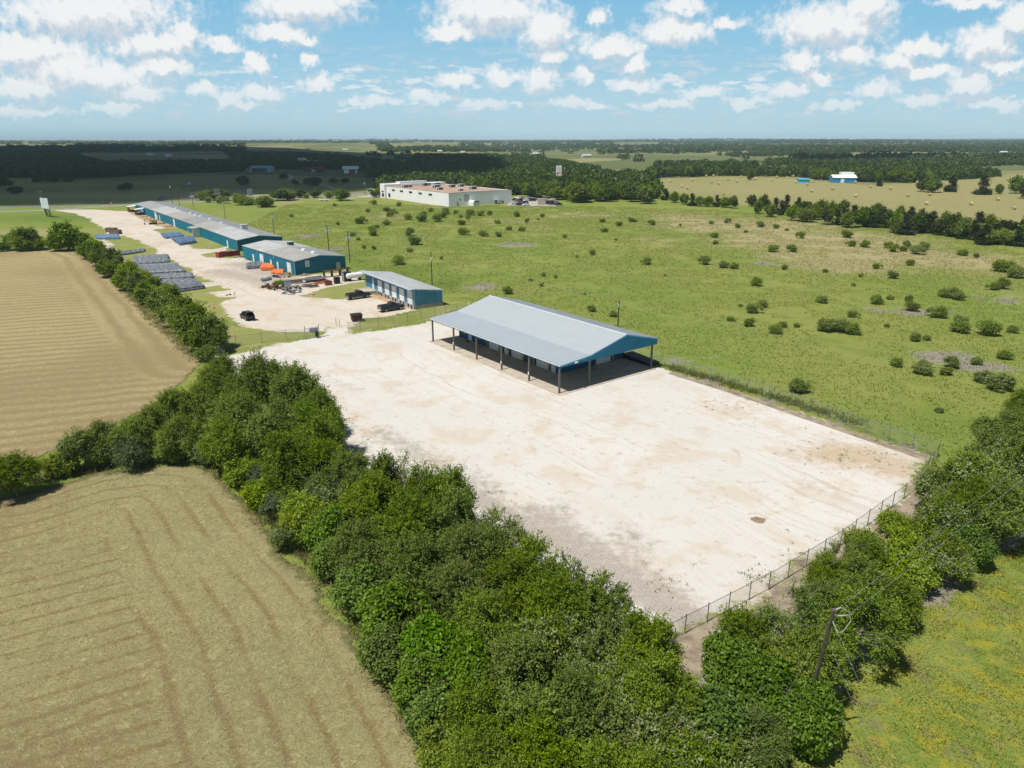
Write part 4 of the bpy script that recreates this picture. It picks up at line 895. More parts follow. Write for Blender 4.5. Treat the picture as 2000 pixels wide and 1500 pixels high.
# ---- weeds and flowers as ground cover
def tufts(name, pts, hgt, nb, mat, label, spread=0.18, w=0.05, flower=0.0, seed=1, upright=0.8):
    r = np.random.default_rng(seed); n = len(pts)
    ti = np.repeat(np.arange(n), nb); m_ = len(ti)
    hs = (hgt * r.uniform(0.5, 1.3, n))[ti] * r.uniform(0.6, 1.1, m_)
    d = norm(np.stack([r.normal(size=m_) * 0.45, r.normal(size=m_) * 0.45, np.full(m_, upright)], 1))
    p = np.stack([pts[ti, 0] + r.normal(size=m_) * spread, pts[ti, 1] + r.normal(size=m_) * spread, np.zeros(m_)], 1) + d * (hs / 2)[:, None]
    fl = (r.random(n) < flower)[ti] & (r.random(m_) < 0.5)
    p[fl, 2] += hgt * 0.25
    V_, Q, tn, fv = leaves(p, d, norm(r.normal(size=(m_, 3)) + np.array([0, 0, .2])), hs, np.full(m_, w) * r.uniform(.6, 1.4, m_), np.clip(r.uniform(0.2, 0.9, n)[ti] + r.normal(size=m_) * .1, 0, 1), fl.astype(float))
    return tag(link(name, np_mesh(name, V_, Q, {'tone': tn, 'flower': fv}), mat), label, 'plants', None, 'stuff')
LM['weed'] = leaf_mat("weed_leaves", (0.080, 0.122, 0.013), (0.181, 0.217, 0.028), (0.531, 0.425, 0.019))
LM['straw'] = leaf_mat("tall_grass", (0.13, 0.13, 0.03), (0.25, 0.225, 0.08), (0.3, 0.25, 0.12))
mpoly = P((1500, 1560), (1590, 1390), (1720, 1300), (1760, 1220), (1870, 1140), (1950, 1085), (2060, 1040), (2300, 1000), (2500, 1650))
q_ = scatter(mpoly, 0.30, wr); dn = vnoise(q_[:, 0] + 300, q_[:, 1] + 300, 2.3, 71) * 0.6 + vnoise(q_[:, 0] + 300, q_[:, 1] + 300, 0.8, 72) * 0.4
tufts("yellow_wildflowers", q_[dn > 0.44], 0.17, 6, LM['weed'], "low yellow-flowered weeds spread over the near meadow", 0.13, 0.06, 0.5, 3, 0.55)
def along(line, w, gap, seed):
    L_ = [Vector((*a, 0)) for a in line]; out_ = []; r = np.random.default_rng(seed)
    for a, b in zip(L_[:-1], L_[1:]):
        n = int((b - a).length / gap); 
        for i in range(n):
            p = a.lerp(b, r.random()); out_.append((p.x + r.normal() * w, p.y + r.normal() * w))
    return np.array(out_)
fl_ = P((1300, 716), (1420, 750), (1540, 785), (1680, 830)); 
q_ = along(fl_, 0.8, 0.055, 4); tufts("fence_weeds", q_, 0.75, 7, LM['weed'], "tall green weeds growing along the fence right of the shed", 0.2, 0.07, 0.05, 5, 0.9)
q_ = along(P((1680, 845), (1830, 892)), 1.2, 0.4, 6); tufts("fence_weeds", q_, 0.5, 6, LM['weed'], "thin weeds at the far right corner of the gravel yard", 0.2, 0.07, 0.05, 6, 0.8)
he = P((40, 945), (120, 930), (200, 915), (330, 897), (400, 903), (450, 925), (490, 965), (570, 1062), (650, 1135), (700, 1215), (750, 1295), (815, 1390), (860, 1490))
q_ = along(he, 0.6, 0.045, 8); tufts("tall_grass", q_, 0.7, 7, LM['straw'], "tall grass along the foot of the hay field hedge", 0.25, 0.06, 0.1, 9, 0.8)
he2 = P((150, 488), (200, 520), (300, 625), (390, 705))
q_ = along(he2, 0.7, 0.12, 18); tufts("tall_grass", q_, 0.6, 6, LM['straw'], "tall grass between far hay field and hedge", 0.3, 0.08, 0.1, 19, 0.8)
# rough grass tufts of the pasture, thinning out with distance
LM['blade'] = leaf_mat("pasture_blades", (0.116, 0.167, 0.029), (0.251, 0.283, 0.069))
gp = P((860, 590), (1000, 590), (1290, 690), (1560, 780), (1850, 880), (1900, 850), (2150, 800), (2150, 470), (1700, 440), (1400, 410), (1130, 402), (740, 400), (560, 400), (480, 440), (690, 520))
q_ = scatter(gp, 1.1, wr); dn = vnoise(q_[:, 0] + 700, q_[:, 1] + 300, 6.5, 81) * 0.6 + vnoise(q_[:, 0] + 700, q_[:, 1] + 300, 2.2, 82) * 0.5
q_ = q_[(dn > 0.42) & (pts_sd(q_[:, 0], q_[:, 1], yard) < -1.0)]
tufts("pasture_grass", q_, 0.34, 5, LM['blade'], "rough green tufts of grass all over the pasture", 0.4, 0.15, 0.0, 11, 0.55)

# loose cut hay lying over the near field
LM['hay'] = leaf_mat("loose_hay", (0.271, 0.245, 0.100), (0.491, 0.427, 0.199), trans=0.2)
q_ = scatter(P((-60, 1010), (60, 968), (200, 930), (330, 914), (400, 920), (470, 985), (560, 1090), (640, 1170), (690, 1245), (745, 1325), (800, 1410), (850, 1520), (-60, 1520)), 0.30, wr)
rw = hay_rows(q_[:, 0], q_[:, 1], None)['row']; q_ = q_[(wr.random(len(q_)) < 0.6) & (rw > 0.6)]
tufts("loose_hay", q_, 0.50, 4, LM['hay'], "loose strands of cut hay lying in swaths on the near field", 0.20, 0.032, 0.0, 21, 0.10)

wp = []
for u, v, du, dv, n_ in ((1480, 1128, 40, 14, 70), (1640, 885, 120, 30, 120), (1720, 900, 60, 20, 50), (1400, 790, 60, 14, 30), (1560, 1080, 80, 40, 40), (560, 720, 60, 20, 40), (940, 980, 60, 30, 40), (700, 860, 30, 30, 30), (1300, 1150, 60, 60, 40)):
    for _ in range(n_ // 2): wp.append(tuple(G(u + wr.normal() * du * .6, v + wr.normal() * dv * .6)[:2]))
tufts("yard_weeds", np.array(wp), 0.22, 7, LM['weed'], "small weeds coming up through the gravel yard", 0.14, 0.05, 0.0, 31, 0.7)

# ------------------------------------------------------------------ buildings
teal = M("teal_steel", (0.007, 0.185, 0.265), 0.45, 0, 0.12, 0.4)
teal_shaded = M("shaded_teal_steel", (0.006, 0.135, 0.205), 0.45, 0, 0.12, 0.4)  # same teal cladding for the gables, their shade put into the colour
blue_s = M("blue_steel", (0.09, 0.30, 0.46), 0.45, 0, 0.16, 0.5)
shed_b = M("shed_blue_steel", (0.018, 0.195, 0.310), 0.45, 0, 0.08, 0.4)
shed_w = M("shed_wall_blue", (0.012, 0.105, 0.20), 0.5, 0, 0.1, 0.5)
galv = M("galvalume_roof", (0.43, 0.46, 0.475), 0.42, 0.1, 0.02, 0.3, 0.4)
galv_t = M("ridge_trim", (0.52, 0.55, 0.56), 0.4, 0.1, 0.05)
roof_g = [M("weathered_roof_%s" % n, c, 0.5, 0.1, 0.10, 0.25, 0.3, dr) for n, c, dr in (("grey", (0.34, 0.345, 0.33), None), ("beige", (0.385, 0.37, 0.335), (0.33, 0.31, 0.27)), ("pale", (0.45, 0.455, 0.44), None), ("mid", (0.30, 0.305, 0.295), (0.27, 0.25, 0.22)), ("light", (0.47, 0.47, 0.45), None), ("slate", (0.27, 0.285, 0.295), None))]
whiteb = M("white_door_paint", (0.80, 0.80, 0.78), 0.5, 0, 0.05)
rollw = M("white_roller_shutter", (0.78, 0.78, 0.76), 0.5, 0, 0.05)
trimw = M("white_trim", (0.70, 0.72, 0.72), 0.45)
steel_p = M("grey_brown_steel", (0.15, 0.135, 0.125), 0.6, 0.2, 0.2, 2)
conc = M("concrete", (0.45, 0.39, 0.305), 0.9, 0, 0.14, 0.6, 0.2, (0.43, 0.33, 0.21))
conc_g = M("grey_concrete", (0.36, 0.345, 0.32), 0.9, 0, 0.18, 0.8, 0.2, (0.22, 0.21, 0.195))
yellow = M("yellow_bollard_paint", (0.62, 0.40, 0.055), 0.5, 0, 0.12, 2)
dark = M("dark_rubber", (0.02, 0.02, 0.02), 0.8, 0, 0.3, 4)
glass = M("dark_glass", (0.02, 0.025, 0.03), 0.12, 0, 0.1, 1, 0.6)
alu = M("aluminium", (0.42, 0.43, 0.44), 0.4, 0.5, 0.1, 2)
ac_w = M("hvac_paint", (0.55, 0.56, 0.54), 0.5, 0, 0.1, 1.5, 0.3, (0.40, 0.38, 0.34))
ac_d = M("hvac_coil", (0.09, 0.095, 0.10), 0.7, 0.2, 0.3, 4)
brownm = M("brown_brick", (0.17, 0.085, 0.055), 0.85, 0, 0.3, 3)

def frame_at(name, C_, a, label, cat, group=None):
    return thing(name, (C_[0], C_[1], 0), R(a - 90), label, cat, group)
def interp(prof):
    xs_, zs_ = zip(*prof)
    return lambda x: float(np.interp(x, xs_, zs_))
def roof_slope(name, root, x0, z0, x1, z1, y0, y1, mat, pitch=0.45, depth=0.05, th=0.05):
    """sheet from (x0,z0) to (x1,z1) between y0 and y1 with standing ribs and an underside"""
    b = MB(); d = Vector((x1 - x0, 0, z1 - z0)); L = d.length; d.normalize(); n = d.cross(Vector((0, 1, 0)));
    if n.z < 0: n = -n
    b.rib(Vector((x0, y0, z0)) + n * th, (0, 1, 0), y1 - y0, d, 0, L, n, pitch, depth)
    b.hexa([Vector(p) for p in ((x0, y0, z0), (x1, y0, z1), (x1, y1, z1), (x0, y1, z0))] + [Vector(p) + n * (th - 0.004) for p in ((x0, y0, z0), (x1, y0, z1), (x1, y1, z1), (x0, y1, z0))])
    return b.build(name, mat, root)
def door_x(root, x, y0, y1, z0, z1, mat=whiteb, name="door", handle=True):
    """door leaf on a wall facing -x"""
    d = MB().box(x - 0.075, x - 0.01, y0, y1, z0, z1).build(name, mat, root)
    f = MB().box(x - 0.10, x - 0.005, y0 - .08, y0, z0, z1 + .08).box(x - 0.10, x - 0.005, y1, y1 + .08, z0, z1 + .08).box(x - 0.10, x - 0.005, y0, y1, z1, z1 + .08).build("frame", trimw, d)
    if handle: MB().box(x - 0.14, x - 0.075, y0 + 0.08, y0 + 0.2, z0 + 0.95, z0 + 1.05).build("handle", steel_p, d)
    return d
def roller(root, facing, a0, a1, z0, z1, w, mat=rollw):
    b = MB(); n = max(3, int((z1 - z0) / 0.3)); h_ = (z1 - z0) / n
    for i in range(n):
        k = 0.05 if i % 2 else 0.08
        if facing == 'x': b.box(w - k, w - 0.01, a0, a1, z0 + i * h_, z0 + (i + 1) * h_)
        else: b.box(a0, a1, w - k, w - 0.01, z0 + i * h_, z0 + (i + 1) * h_)
    d = b.build("roller_door", mat, root)
    f = MB()
    for q0, q1, zz0, zz1 in ((a0 - .1, a0, z0, z1 + .1), (a1, a1 + .1, z0, z1 + .1), (a0, a1, z1, z1 + .1)):
        if facing == 'x': f.box(w - .11, w - .006, q0, q1, zz0, zz1)
        else: f.box(q0, q1, w - .11, w - .006, zz0, zz1)
    f.build("frame", trimw, d)
    return d

# ---- open shed on the gravel yard
SA = 127.2; SC = (7.0, 99.53)
shed = frame_at('open_shed', SC, SA, "open-sided blue steel shed with pale grey roof standing on the white gravel yard", 'shed')
PROF = [(0, 4.46), (5.9, 4.95), (13.6, 6.94), (20.9, 5.10)]
SL = 36.3
roof_slope("porch_roof", shed, 5.9, 4.94, -0.12, 4.44, -0.28, SL + .3, M("porch_galvalume", (0.385, 0.425, 0.45), 0.42, 0.1, 0.02, 0.3), 0.9, 0.07)
roof_slope("roof", shed, 13.6, 6.94, 5.86, 4.945, -0.28, SL + .3, galv, 0.9, 0.05)
roof_slope("roof", shed, 13.6, 6.94, 21.0, 5.075, -0.28, SL + .3, M("back_galvalume", (0.37, 0.40, 0.42), 0.45, 0.15, 0.08, 0.3), 0.4)
b = MB(); b.hexa([(13.25, -.3, 6.93), (13.95, -.3, 6.93), (13.95, SL + .32, 6.93), (13.25, SL + .32, 6.93), (13.57, -.3, 7.07), (13.63, -.3, 7.07), (13.63, SL + .32, 7.07), (13.57, SL + .32, 7.07)]); b.build("ridge_cap", galv_t, shed)
b = MB()
for y in (-.34, SL + .30):
    for (xa, za), (xb, zb) in zip(PROF[:-1], PROF[1:]):
        b.hexa([(xa, y, za - .14), (xb, y, zb - .14), (xb, y + .05, zb - .14), (xa, y + .05, za - .14), (xa, y, za + .07), (xb, y, zb + .07), (xb, y + .05, zb + .07), (xa, y + .05, za + .07)])
b.build("rake_trim", M("light_blue_trim", (0.16, 0.40, 0.52), 0.45), shed)
for y, nd in ((-0.25, -1), (SL + .25, 1)):
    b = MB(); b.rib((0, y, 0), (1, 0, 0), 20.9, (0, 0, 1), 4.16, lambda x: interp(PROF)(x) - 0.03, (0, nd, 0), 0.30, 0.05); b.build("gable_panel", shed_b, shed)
b = MB(); b.box(-.15, -.10, -.3, SL + .3, 4.20, 4.36); b.build("eave_fascia", shed_w, shed)
b = MB(); b.box(-.22, -.13, -.32, SL + .32, 4.362, 4.45); b.box(20.98, 21.06, -.32, SL + .32, 4.9, 5.07); b.build("gutter", trimw, shed)
for i in range(6):
    y = 0.12 + i * (SL - .24) / 5
    MB().box(0.02, 0.26, y - .12, y + .12, 0.06, 4.36).build("post", steel_p, shed)
    if i in (1, 2, 4): MB().box(-0.02, 0.018, y - .12, y + .12, 1.1, 1.55).build("notice", whiteb, shed)
for x in (6.15, 20.1):
    for y in (0.12, SL - .12): MB().box(x - .12, x + .12, y - .12, y + .12, 0.06, interp(PROF)(x) - .25 if x < 7 else 4.9).build("post", steel_p, shed)
b = MB()
for i in range(6):
    y = 0.12 + i * (SL - .24) / 5
    b.hexa([(0.26, y - .06, 4.16), (6.0, y - .06, 4.66), (6.0, y + .06, 4.66), (0.26, y + .06, 4.16), (0.26, y - .06, 4.38), (6.0, y - .06, 4.88), (6.0, y + .06, 4.88), (0.26, y + .06, 4.38)])
b.build("rafter", steel_p, shed)
b = MB(); b.rib((6.1, 7.2, 0), (0, 1, 0), 28.6, (0, 0, 1), 0.07, 4.9, (-1, 0, 0), 0.3, 0.03); b.rib((6.1, 7.2, 0), (1, 0, 0), 14.6, (0, 0, 1), 0.07, lambda x: interp(PROF)(x + 6.1) - 0.06, (0, -1, 0), 0.3, 0.03)
b.rib((20.7, 7.2, 0), (0, 1, 0), 28.6, (0, 0, 1), 0.07, 5.0, (1, 0, 0), 0.3, 0.03); b.rib((6.1, 35.8, 0), (1, 0, 0), 14.6, (0, 0, 1), 0.07, lambda x: interp(PROF)(x + 6.1) - 0.06, (0, 1, 0), 0.3, 0.03)
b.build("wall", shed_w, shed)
for y0, y1 in ((23.1, 26.2), (16.3, 19.5), (9.5, 12.6)): roller(shed, 'x', y0, y1, 0.08, 3.1, 6.06)
for y0, y1 in ((32.0, 32.95), (20.6, 21.55), (7.9, 8.85)): door_x(shed, 6.06, y0, y1, 0.08, 2.2)
d = KIDS[shed.name][-3]
MB().box(5.97, 5.98, 32.25, 32.7, 1.3, 1.95).build("pane", glass, d)
for y in (34.2, 29.4):
    w_ = MB().box(5.98, 6.05, y - .35, y + .35, 1.15, 2.15).build("window", glass, shed); MB().box(5.96, 6.05, y - .43, y - .35, 1.07, 2.23).box(5.96, 6.05, y + .35, y + .43, 1.07, 2.23).box(5.96, 6.05, y - .35, y + .35, 2.15, 2.23).box(5.96, 6.05, y - .35, y + .35, 1.07, 1.15).build("frame", trimw, w_)
MB().box(5.9, 6.05, 14.1, 14.9, 1.1, 2.0).build("cabinet", M("blue_enamel", (0.02, 0.09, 0.28), 0.4), shed)
roller(shed, 'y', 14.5, 17.6, 0.08, 3.1, 7.16)
MB().box(2.7, 3.2, -.52, -.31, 4.35, 4.6).build("lamp", trimw, shed)
slab = MB().box(-0.5, 20.6, -0.7, SL + .8, 0.0, 0.07)
o = slab.build("concrete_slab", conc, None); o.location = (SC[0], SC[1], 0); o.rotation_euler = (0, 0, R(SA - 90)); tag(o, kind='structure')
def sw(x, y, z=0.0):
    a = R(SA); return Vector((SC[0] + x * math.sin(a) + y * math.cos(a), SC[1] - x * math.cos(a) + y * math.sin(a), z))
bol = [(5.55, 26.45, "left of the farthest roller door"), (5.55, 22.75, "right of the farthest roller door"), (5.5, 19.85, "left of the middle roller door"), (5.5, 16.0, "right of the middle roller door"), (5.5, 12.95, "left of the nearest long-side roller door"), (5.45, 9.1, "right of the nearest long-side roller door"), (14.0, 6.8, "left of the gable-side roller door"), (18.0, 6.8, "right of the gable-side roller door")]
for x, y, w_ in bol:
    q_ = sw(x, y, 0.07)
    o = MB().lathe([(0.1, 0), (0.1, 1.5), (0.085, 1.56), (0.04, 1.6)], 10).build("bollard", yellow); o.location = q_
    tag(o, "yellow steel bollard under the open shed roof, %s" % w_, 'bollard', "yellow bollards guarding the shed doors")
o = thing('door_mat', sw(5.35, 32.3, 0.07), R(SA - 90), "black door mat outside the shed's white office door", 'mat'); MB().box(-.35, .35, -.6, .6, 0, .02).build("mat", dark, o); MB().box(-.3, .3, -.55, .55, .02, .028).build("pile", M("mat_pile", (0.03, 0.03, 0.032), .95), o)
ramp = thing('loading_ramp', sw(20.75, 1.0, 0), R(SA - 90), "black steel loading ramp with pipe railing at the shed's right rear corner", 'ramp')
MB().hexa([(0, 0, 0.05), (2.4, 0, 0.05), (2.4, 6.2, 0.05), (0, 6.2, 0.05), (0, 0, 0.45), (2.4, 0, 0.45), (2.4, 6.2, 0.85), (0, 6.2, 0.85)]).build("deck", M("black_steel", (0.022, 0.025, 0.03), .6, .2), ramp)
b = MB()
for z in (0.55, 1.05): b.tube([(2.5, 0, z + .4), (2.5, 9.0, z + .85)], .035, 6)
for y in (0, 2.3, 4.6, 6.8, 9): b.tube([(2.5, y, 0), (2.5, y, 1.48 + .05 * y)], .035, 6)
for z in (0.95, 1.45): b.tube([(0.1, 0, z), (2.5, 0, z)], .03, 6)
b.build("railing", alu, ramp)

# ---- helper for the older steel buildings: x = across from the drive side, y = along
def steel_building(root, W_, L_, eave, ridge, walls, roofs, trim=trimw, gable_mat=None, rx=None, over=0.15):
    rx = W_ / 2 if rx is None else rx
    prof = interp([(0, eave), (rx, ridge), (W_, eave)])
    b = MB(); b.rib((0, 0, 0), (0, 1, 0), L_, (0, 0, 1), 0.0, eave, (-1, 0, 0), 0.3, 0.03); b.rib((W_, 0, 0), (0, 1, 0), L_, (0, 0, 1), 0.0, eave, (1, 0, 0), 0.3, 0.03)
    b.build("side_wall", walls, root)
    for y, n in ((0, -1), (L_, 1)):
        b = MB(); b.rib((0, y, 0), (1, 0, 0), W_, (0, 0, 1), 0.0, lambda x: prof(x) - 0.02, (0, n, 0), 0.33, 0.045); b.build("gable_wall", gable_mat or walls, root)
    k = eave - over * (ridge - eave) / rx
    for y0, y1, m_, m2 in roofs:
        roof_slope("roof", root, rx, ridge, -over, k, y0, y1, m_, 0.5, 0.02); roof_slope("roof", root, rx, ridge, W_ + over, k, y0, y1, m2, 0.5, 0.02)
    b = MB()
    for y in (-over - .06, L_ + over + .01):
        b.hexa([(-over, y, k - .12), (rx, y, ridge - .12), (rx, y + .05, ridge - .12), (-over, y + .05, k - .12), (-over, y, k + .075), (rx, y, ridge + .075), (rx, y + .05, ridge + .075), (-over, y + .05, k + .075)])
        b.hexa([(rx, y, ridge - .12), (W_ + over, y, k - .12), (W_ + over, y + .05, k - .12), (rx, y + .05, ridge - .12), (rx, y, ridge + .075), (W_ + over, y, k + .075), (W_ + over, y + .05, k + .075), (rx, y + .05, ridge + .075)])
    for x, y in ((-.06, -.06), (W_ - .04, -.06)): b.box(x, x + .1, y, y + .05, 0, eave - .05)
    b.build("trim", trim, root)
def ridge_vent(root, x, y, z): MB().frus(x - .55, x + .55, y - .8, y + .8, z - .1, x - .4, x + .4, y - .75, y + .75, z + .45).build("ridge_vent", whiteb, root)
def roof_unit(root, x, y, z, s=1.0, mat=None):
    u = MB().box(x - .8 * s, x + .8 * s, y - .8 * s, y + .8 * s, z, z + 1.15 * s).build("roof_unit", mat or ac_d, root)
    MB().box(x - .9 * s, x + .9 * s, y - .9 * s, y + .9 * s, z + 1.152 * s, z + 1.3 * s).build("hood", galv_t, u)
# ---- the teal building at the bend of the drive
B2 = frame_at('teal_warehouse', (-60.37, 197.27), 129.5, "teal steel building with white doors between the red container and the scrap pile", 'building', "teal steel buildings along the driveway")
steel_building(B2, 15.5, 40, 3.95, 4.95, teal, [(-.15, 22.2, roof_g[1], roof_g[3]), (22.2, 40.15, roof_g[4], roof_g[2])], gable_mat=teal_shaded)
door_x(B2, -.03, 30.4, 31.4, 0.05, 2.2); roller(B2, 'x', 22.6, 25.4, 0.05, 3.0, -.03); door_x(B2, -.03, 16.3, 17.3, 0.05, 2.2); door_x(B2, -.03, 11.4, 12.4, 0.05, 2.2); roller(B2, 'x', 2.4, 5.0, 0.05, 3.0, -.03)
MB().box(3.1, 4.4, -.09, -.05, 2.0, 3.8).build("shutter", M("faded_shutter", (0.50, 0.53, 0.54), .6), B2)
d = MB().box(12.5, 13.7, -.09, -.05, 0.05, 2.3).build("door", M("beige_door", (0.47, 0.44, 0.40), .6), B2); MB().box(13.5, 13.58, -.14, -.09, 1.0, 1.1).build("handle", steel_p, d)
MB().box(15.0, 15.2, -.2, -.05, 3.3, 3.5).build("lamp", trimw, B2)
for y in (26.8, 14): MB().box(-.3, -.04, y, y + .15, 3.2, 3.5).build("lamp", trimw, B2)
for y in (11.2, 4.6): ridge_vent(B2, 8.0, y, 4.95)
roof_unit(B2, 10.3, 26.3, 4.5)
# ---- the long teal building
B1 = frame_at('teal_warehouse', (-92.85, 242.46), 126.5, "very long teal steel building with patchwork grey roof running to the highway", 'building', "teal steel buildings along the driveway")
secs = [(-.15, 19, roof_g[4]), (19, 33, roof_g[2]), (33, 58, roof_g[1]), (58, 82, roof_g[3]), (82, 108, roof_g[1]), (108, 140, roof_g[2]), (140, 180.15, roof_g[0])]
steel_building(B1, 15.6, 180, 3.75, 4.8, teal, [(a, b_, m_, roof_g[5] if i > 1 else roof_g[3]) for i, (a, b_, m_) in enumerate(secs)], gable_mat=teal_shaded)
for y in (11.2, 91.0, 120.2): 
    (roller(B1, 'x', y - 1.1, y + 1.4, .05, 3.1, -.03) if y == 91.0 else door_x(B1, -.03, y - .5, y + .6, 0.05, 2.4))
roller(B1, 'x', 127.4, 130.2, .05, 3.2, -.03); door_x(B1, -.03, 125.6, 126.8, 0.05, 2.3)
for y in (159.5, 163.5): MB().box(-.1, -.04, y - .5, y + .5, 1.1, 2.2).build("window", whiteb, B1)
# recessed entrance with its own little roof
roof_slope("entrance_roof", B1, 0.5, 3.72, -3.2, 3.3, 47.0, 54.5, roof_g[1], 0.5, 0.02)
for y in (47.3, 54.2): MB().box(-3.0, -2.75, y - .12, y + .12, 0, 3.25).build("entrance_post", whiteb, B1)
door_x(B1, -.04, 49.5, 50.6, 0.05, 2.3); MB().box(-.1, -.04, 51.6, 52.6, .9, 2.1).build("window", whiteb, B1); MB().box(-3.0, 0.0, 47.36, 47.5, 0, 3.3).build("side_screen", trimw, B1)
for y in (46.2, 63.0, 77.6, 85.9, 94.5, 122.5): ridge_vent(B1, 8.0, y, 4.8)
roof_unit(B1, 9.6, 23, 4.6, 1.3, ac_w)
for y in (155.5, 175.5):
    p_ = roof_slope("awning", B1, -.1, 3.35, -4.4, 2.75, y - 2.2, y + 2.2, whiteb, 0.5, 0.02)
    MB().box(-4.2, -3.7, y - 2.0, y - 1.5, 0, 2.75).box(-4.2, -3.7, y + 1.5, y + 2.0, 0, 2.75).box(-4.1, -0.05, y + 1.6, y + 1.9, 0, 1.0).build("pillar", brownm, p_)
# ---- small dock building
B3 = frame_at('dock_building', (-21.73, 155.13), 123.75, "small blue dock building with five white dock doors on a concrete base", 'building')
prof3 = interp([(0, 4.62), (7.1, 3.66)])
b = MB(); b.rib((0, 0, 0), (0, 1, 0), 27.2, (0, 0, 1), 0.9, 4.55, (-1, 0, 0), .3, .03); b.rib((7.1, 0, 0), (0, 1, 0), 27.2, (0, 0, 1), 0.9, 3.6, (1, 0, 0), .3, .03); b.build("side_wall", M("dock_front_blue", (0.05, 0.225, 0.385), .45, 0, .15, .5), B3)
for y, n in ((0, -1), (27.2, 1)):
    b = MB(); b.rib((0, y, 0), (1, 0, 0), 7.1, (0, 0, 1), 0.9, lambda x: prof3(x) - .02, (0, n, 0), .33, .06); b.build("gable_wall", blue_s, B3)
MB().box(-.12, 7.2, -.12, 27.3, 0, .9).build("dock_base", conc_g, B3)
roof_slope("roof", B3, -0.05, 4.63, 7.35, 3.62, -.25, 27.6, roof_g[2], .45, .02)
roof_slope("canopy", B3, -0.05, 4.63, -1.2, 4.49, -.25, 28.6, galv, .45, .02)
MB().hexa([(-1.26, -.3, 4.34), (-.05, -.3, 4.5), (-.05, -.25, 4.5), (-1.26, -.25, 4.34), (-1.26, -.3, 4.57), (-.05, -.3, 4.72), (-.05, -.25, 4.72), (-1.26, -.25, 4.57)]).hexa([(-.05, -.3, 4.5), (7.4, -.3, 3.5), (7.4, -.25, 3.5), (-.05, -.25, 4.5), (-.05, -.3, 4.72), (7.4, -.3, 3.7), (7.4, -.25, 3.7), (-.05, -.25, 4.72)]).box(-.07, .05, -.14, -.09, .9, 4.5).box(7.05, 7.15, -.14, -.09, .9, 3.6).build("trim", trimw, B3)
for y in (18.2, 14.1, 10.1, 6.0, 1.8):
    roller(B3, 'x', y - 1.15, y + 1.15, .95, 3.6 if y > 3 else 3.9, -.03)
    for k in (-.75, .75): MB().box(-.3, -.123, y + k - .13, y + k + .13, .15, .8).build("dock_bumper", dark, B3)
door_x(B3, -.03, 21.8, 22.7, .95, 3.0); MB().box(-.1, -.04, 22.0, 22.6, 3.2, 3.7).build("sign", whiteb, B3)
MB().box(-3.2, -.13, 16.0 + 4.2, 25.0, 0, .9).build("stoop", conc, B3)
for y in (24.8, 8.1): MB().box(-.35, -.04, y, y + .3, 3.85, 4.1).build("lamp", whiteb, B3)
# ---- white warehouse across the pasture
WB = frame_at('white_warehouse', (-34.96, 407.14), 125.6, "large flat-roofed white warehouse with brown roof across the pasture", 'building')
ww = M("white_panel_wall", (0.86, 0.835, 0.84), .6, 0, .03, .12, .3, (0.78, 0.75, 0.75))
b = MB(); b.rib((0, 0, 0), (0, 1, 0), 77, (0, 0, 1), 0, 7.35, (-1, 0, 0), 3.2, .03); b.rib((0, 0, 0), (1, 0, 0), 43, (0, 0, 1), 0, lambda x: 7.35 + .35 * math.sin(math.pi * min(1, x / 43)), (0, -1, 0), 1.6, .03); b.rib((43, 0, 0), (0, 1, 0), 77, (0, 0, 1), 0, 7.35, (1, 0, 0), 3.2, .03)
b.build("wall", ww, WB)
MB().box(.15, 42.85, .15, 77, 6.7, 7.0).build("roof", M("brown_roof_membrane", (0.42, 0.285, 0.21), .9, 0, .16, .12, .1, (0.50, 0.37, 0.29)), WB)
MB().box(-1.6, 43.5, 77, 83.5, 0, 8.5).build("front_block", ww, WB)
MB().box(10, 30, 78, 83.7, 8.5, 9.7).box(-1.7, 10, 83.2, 83.8, 8.5, 8.9).build("parapet", M("white_cornice", (0.66, 0.66, 0.65), .6), WB)
b = MB().box(-.07, .1, 0, 77, 7.35, 7.45).box(0.1, 43, -.07, .06, 7.35, 7.5); b.build("coping", M("coping_brown", (0.30, 0.22, 0.17), .6), WB)
for y in (67.7, 56.6, 44.7, 32.8, 20.6):
    w_ = MB().box(-.1, -.035, y - 2.0, y + 2.0, 4.9, 6.0).build("window", glass, WB); MB().box(-.13, -.1, y - .7, y - .55, 4.9, 6.0).box(-.13, -.1, y + .55, y + .7, 4.9, 6.0).build("mullion", alu, w_)
for x, y, z0, z1 in ((-.04, 73.6, .9, 3.2), (-1.64, 79.6, .9, 3.0), (-1.64, 79.8, 3.7, 4.5)): MB().box(x - .08, x - .01, y - 1.4, y + 1.4, z0, z1).build("window", glass, WB)
for i, (x, y, s) in enumerate([(6.5, 64, 1.5), (10.5, 66, 1.3), (25, 72, 1.7), (29, 75.5, 1.4), (33, 73, 1.5), (31.5, 68, 1.8), (20, 48.5, 1.8), (13, 32, 1.4), (31, 48, 1.6), (18, 16.5, 1.1), (39, 50, 1.5), (31, 23.6, 1.7)]):
    u = MB().box(x - 1.3 * s, x + 1.3 * s, y - .9 * s, y + .9 * s, 7.0, 7.0 + 1.1 * s).build("roof_unit", ac_w, WB)
    MB().box(x - .9 * s, x + .9 * s, y - .9 * s - .06, y - .9 * s - .004, 7.15, 7.0 + .95 * s).box(x - 1.3 * s - .05, x - 1.3 * s - .004, y - .7 * s, y + .2 * s, 7.15, 7.0 + .9 * s).build("coil", ac_d, u)
d = MB().box(5.2, 6.3, -.1, -.04, 0, 2.4).build("door", M("grey_door", (0.36, 0.37, 0.37), .5), WB)
MB().box(19.0, 20.0, -.1, -.04, 0, 2.4).build("door", M("grey_door"), WB); MB().box(7.0, 7.7, -.1, -.04, 3.2, 4.0).build("vent", glass, WB)
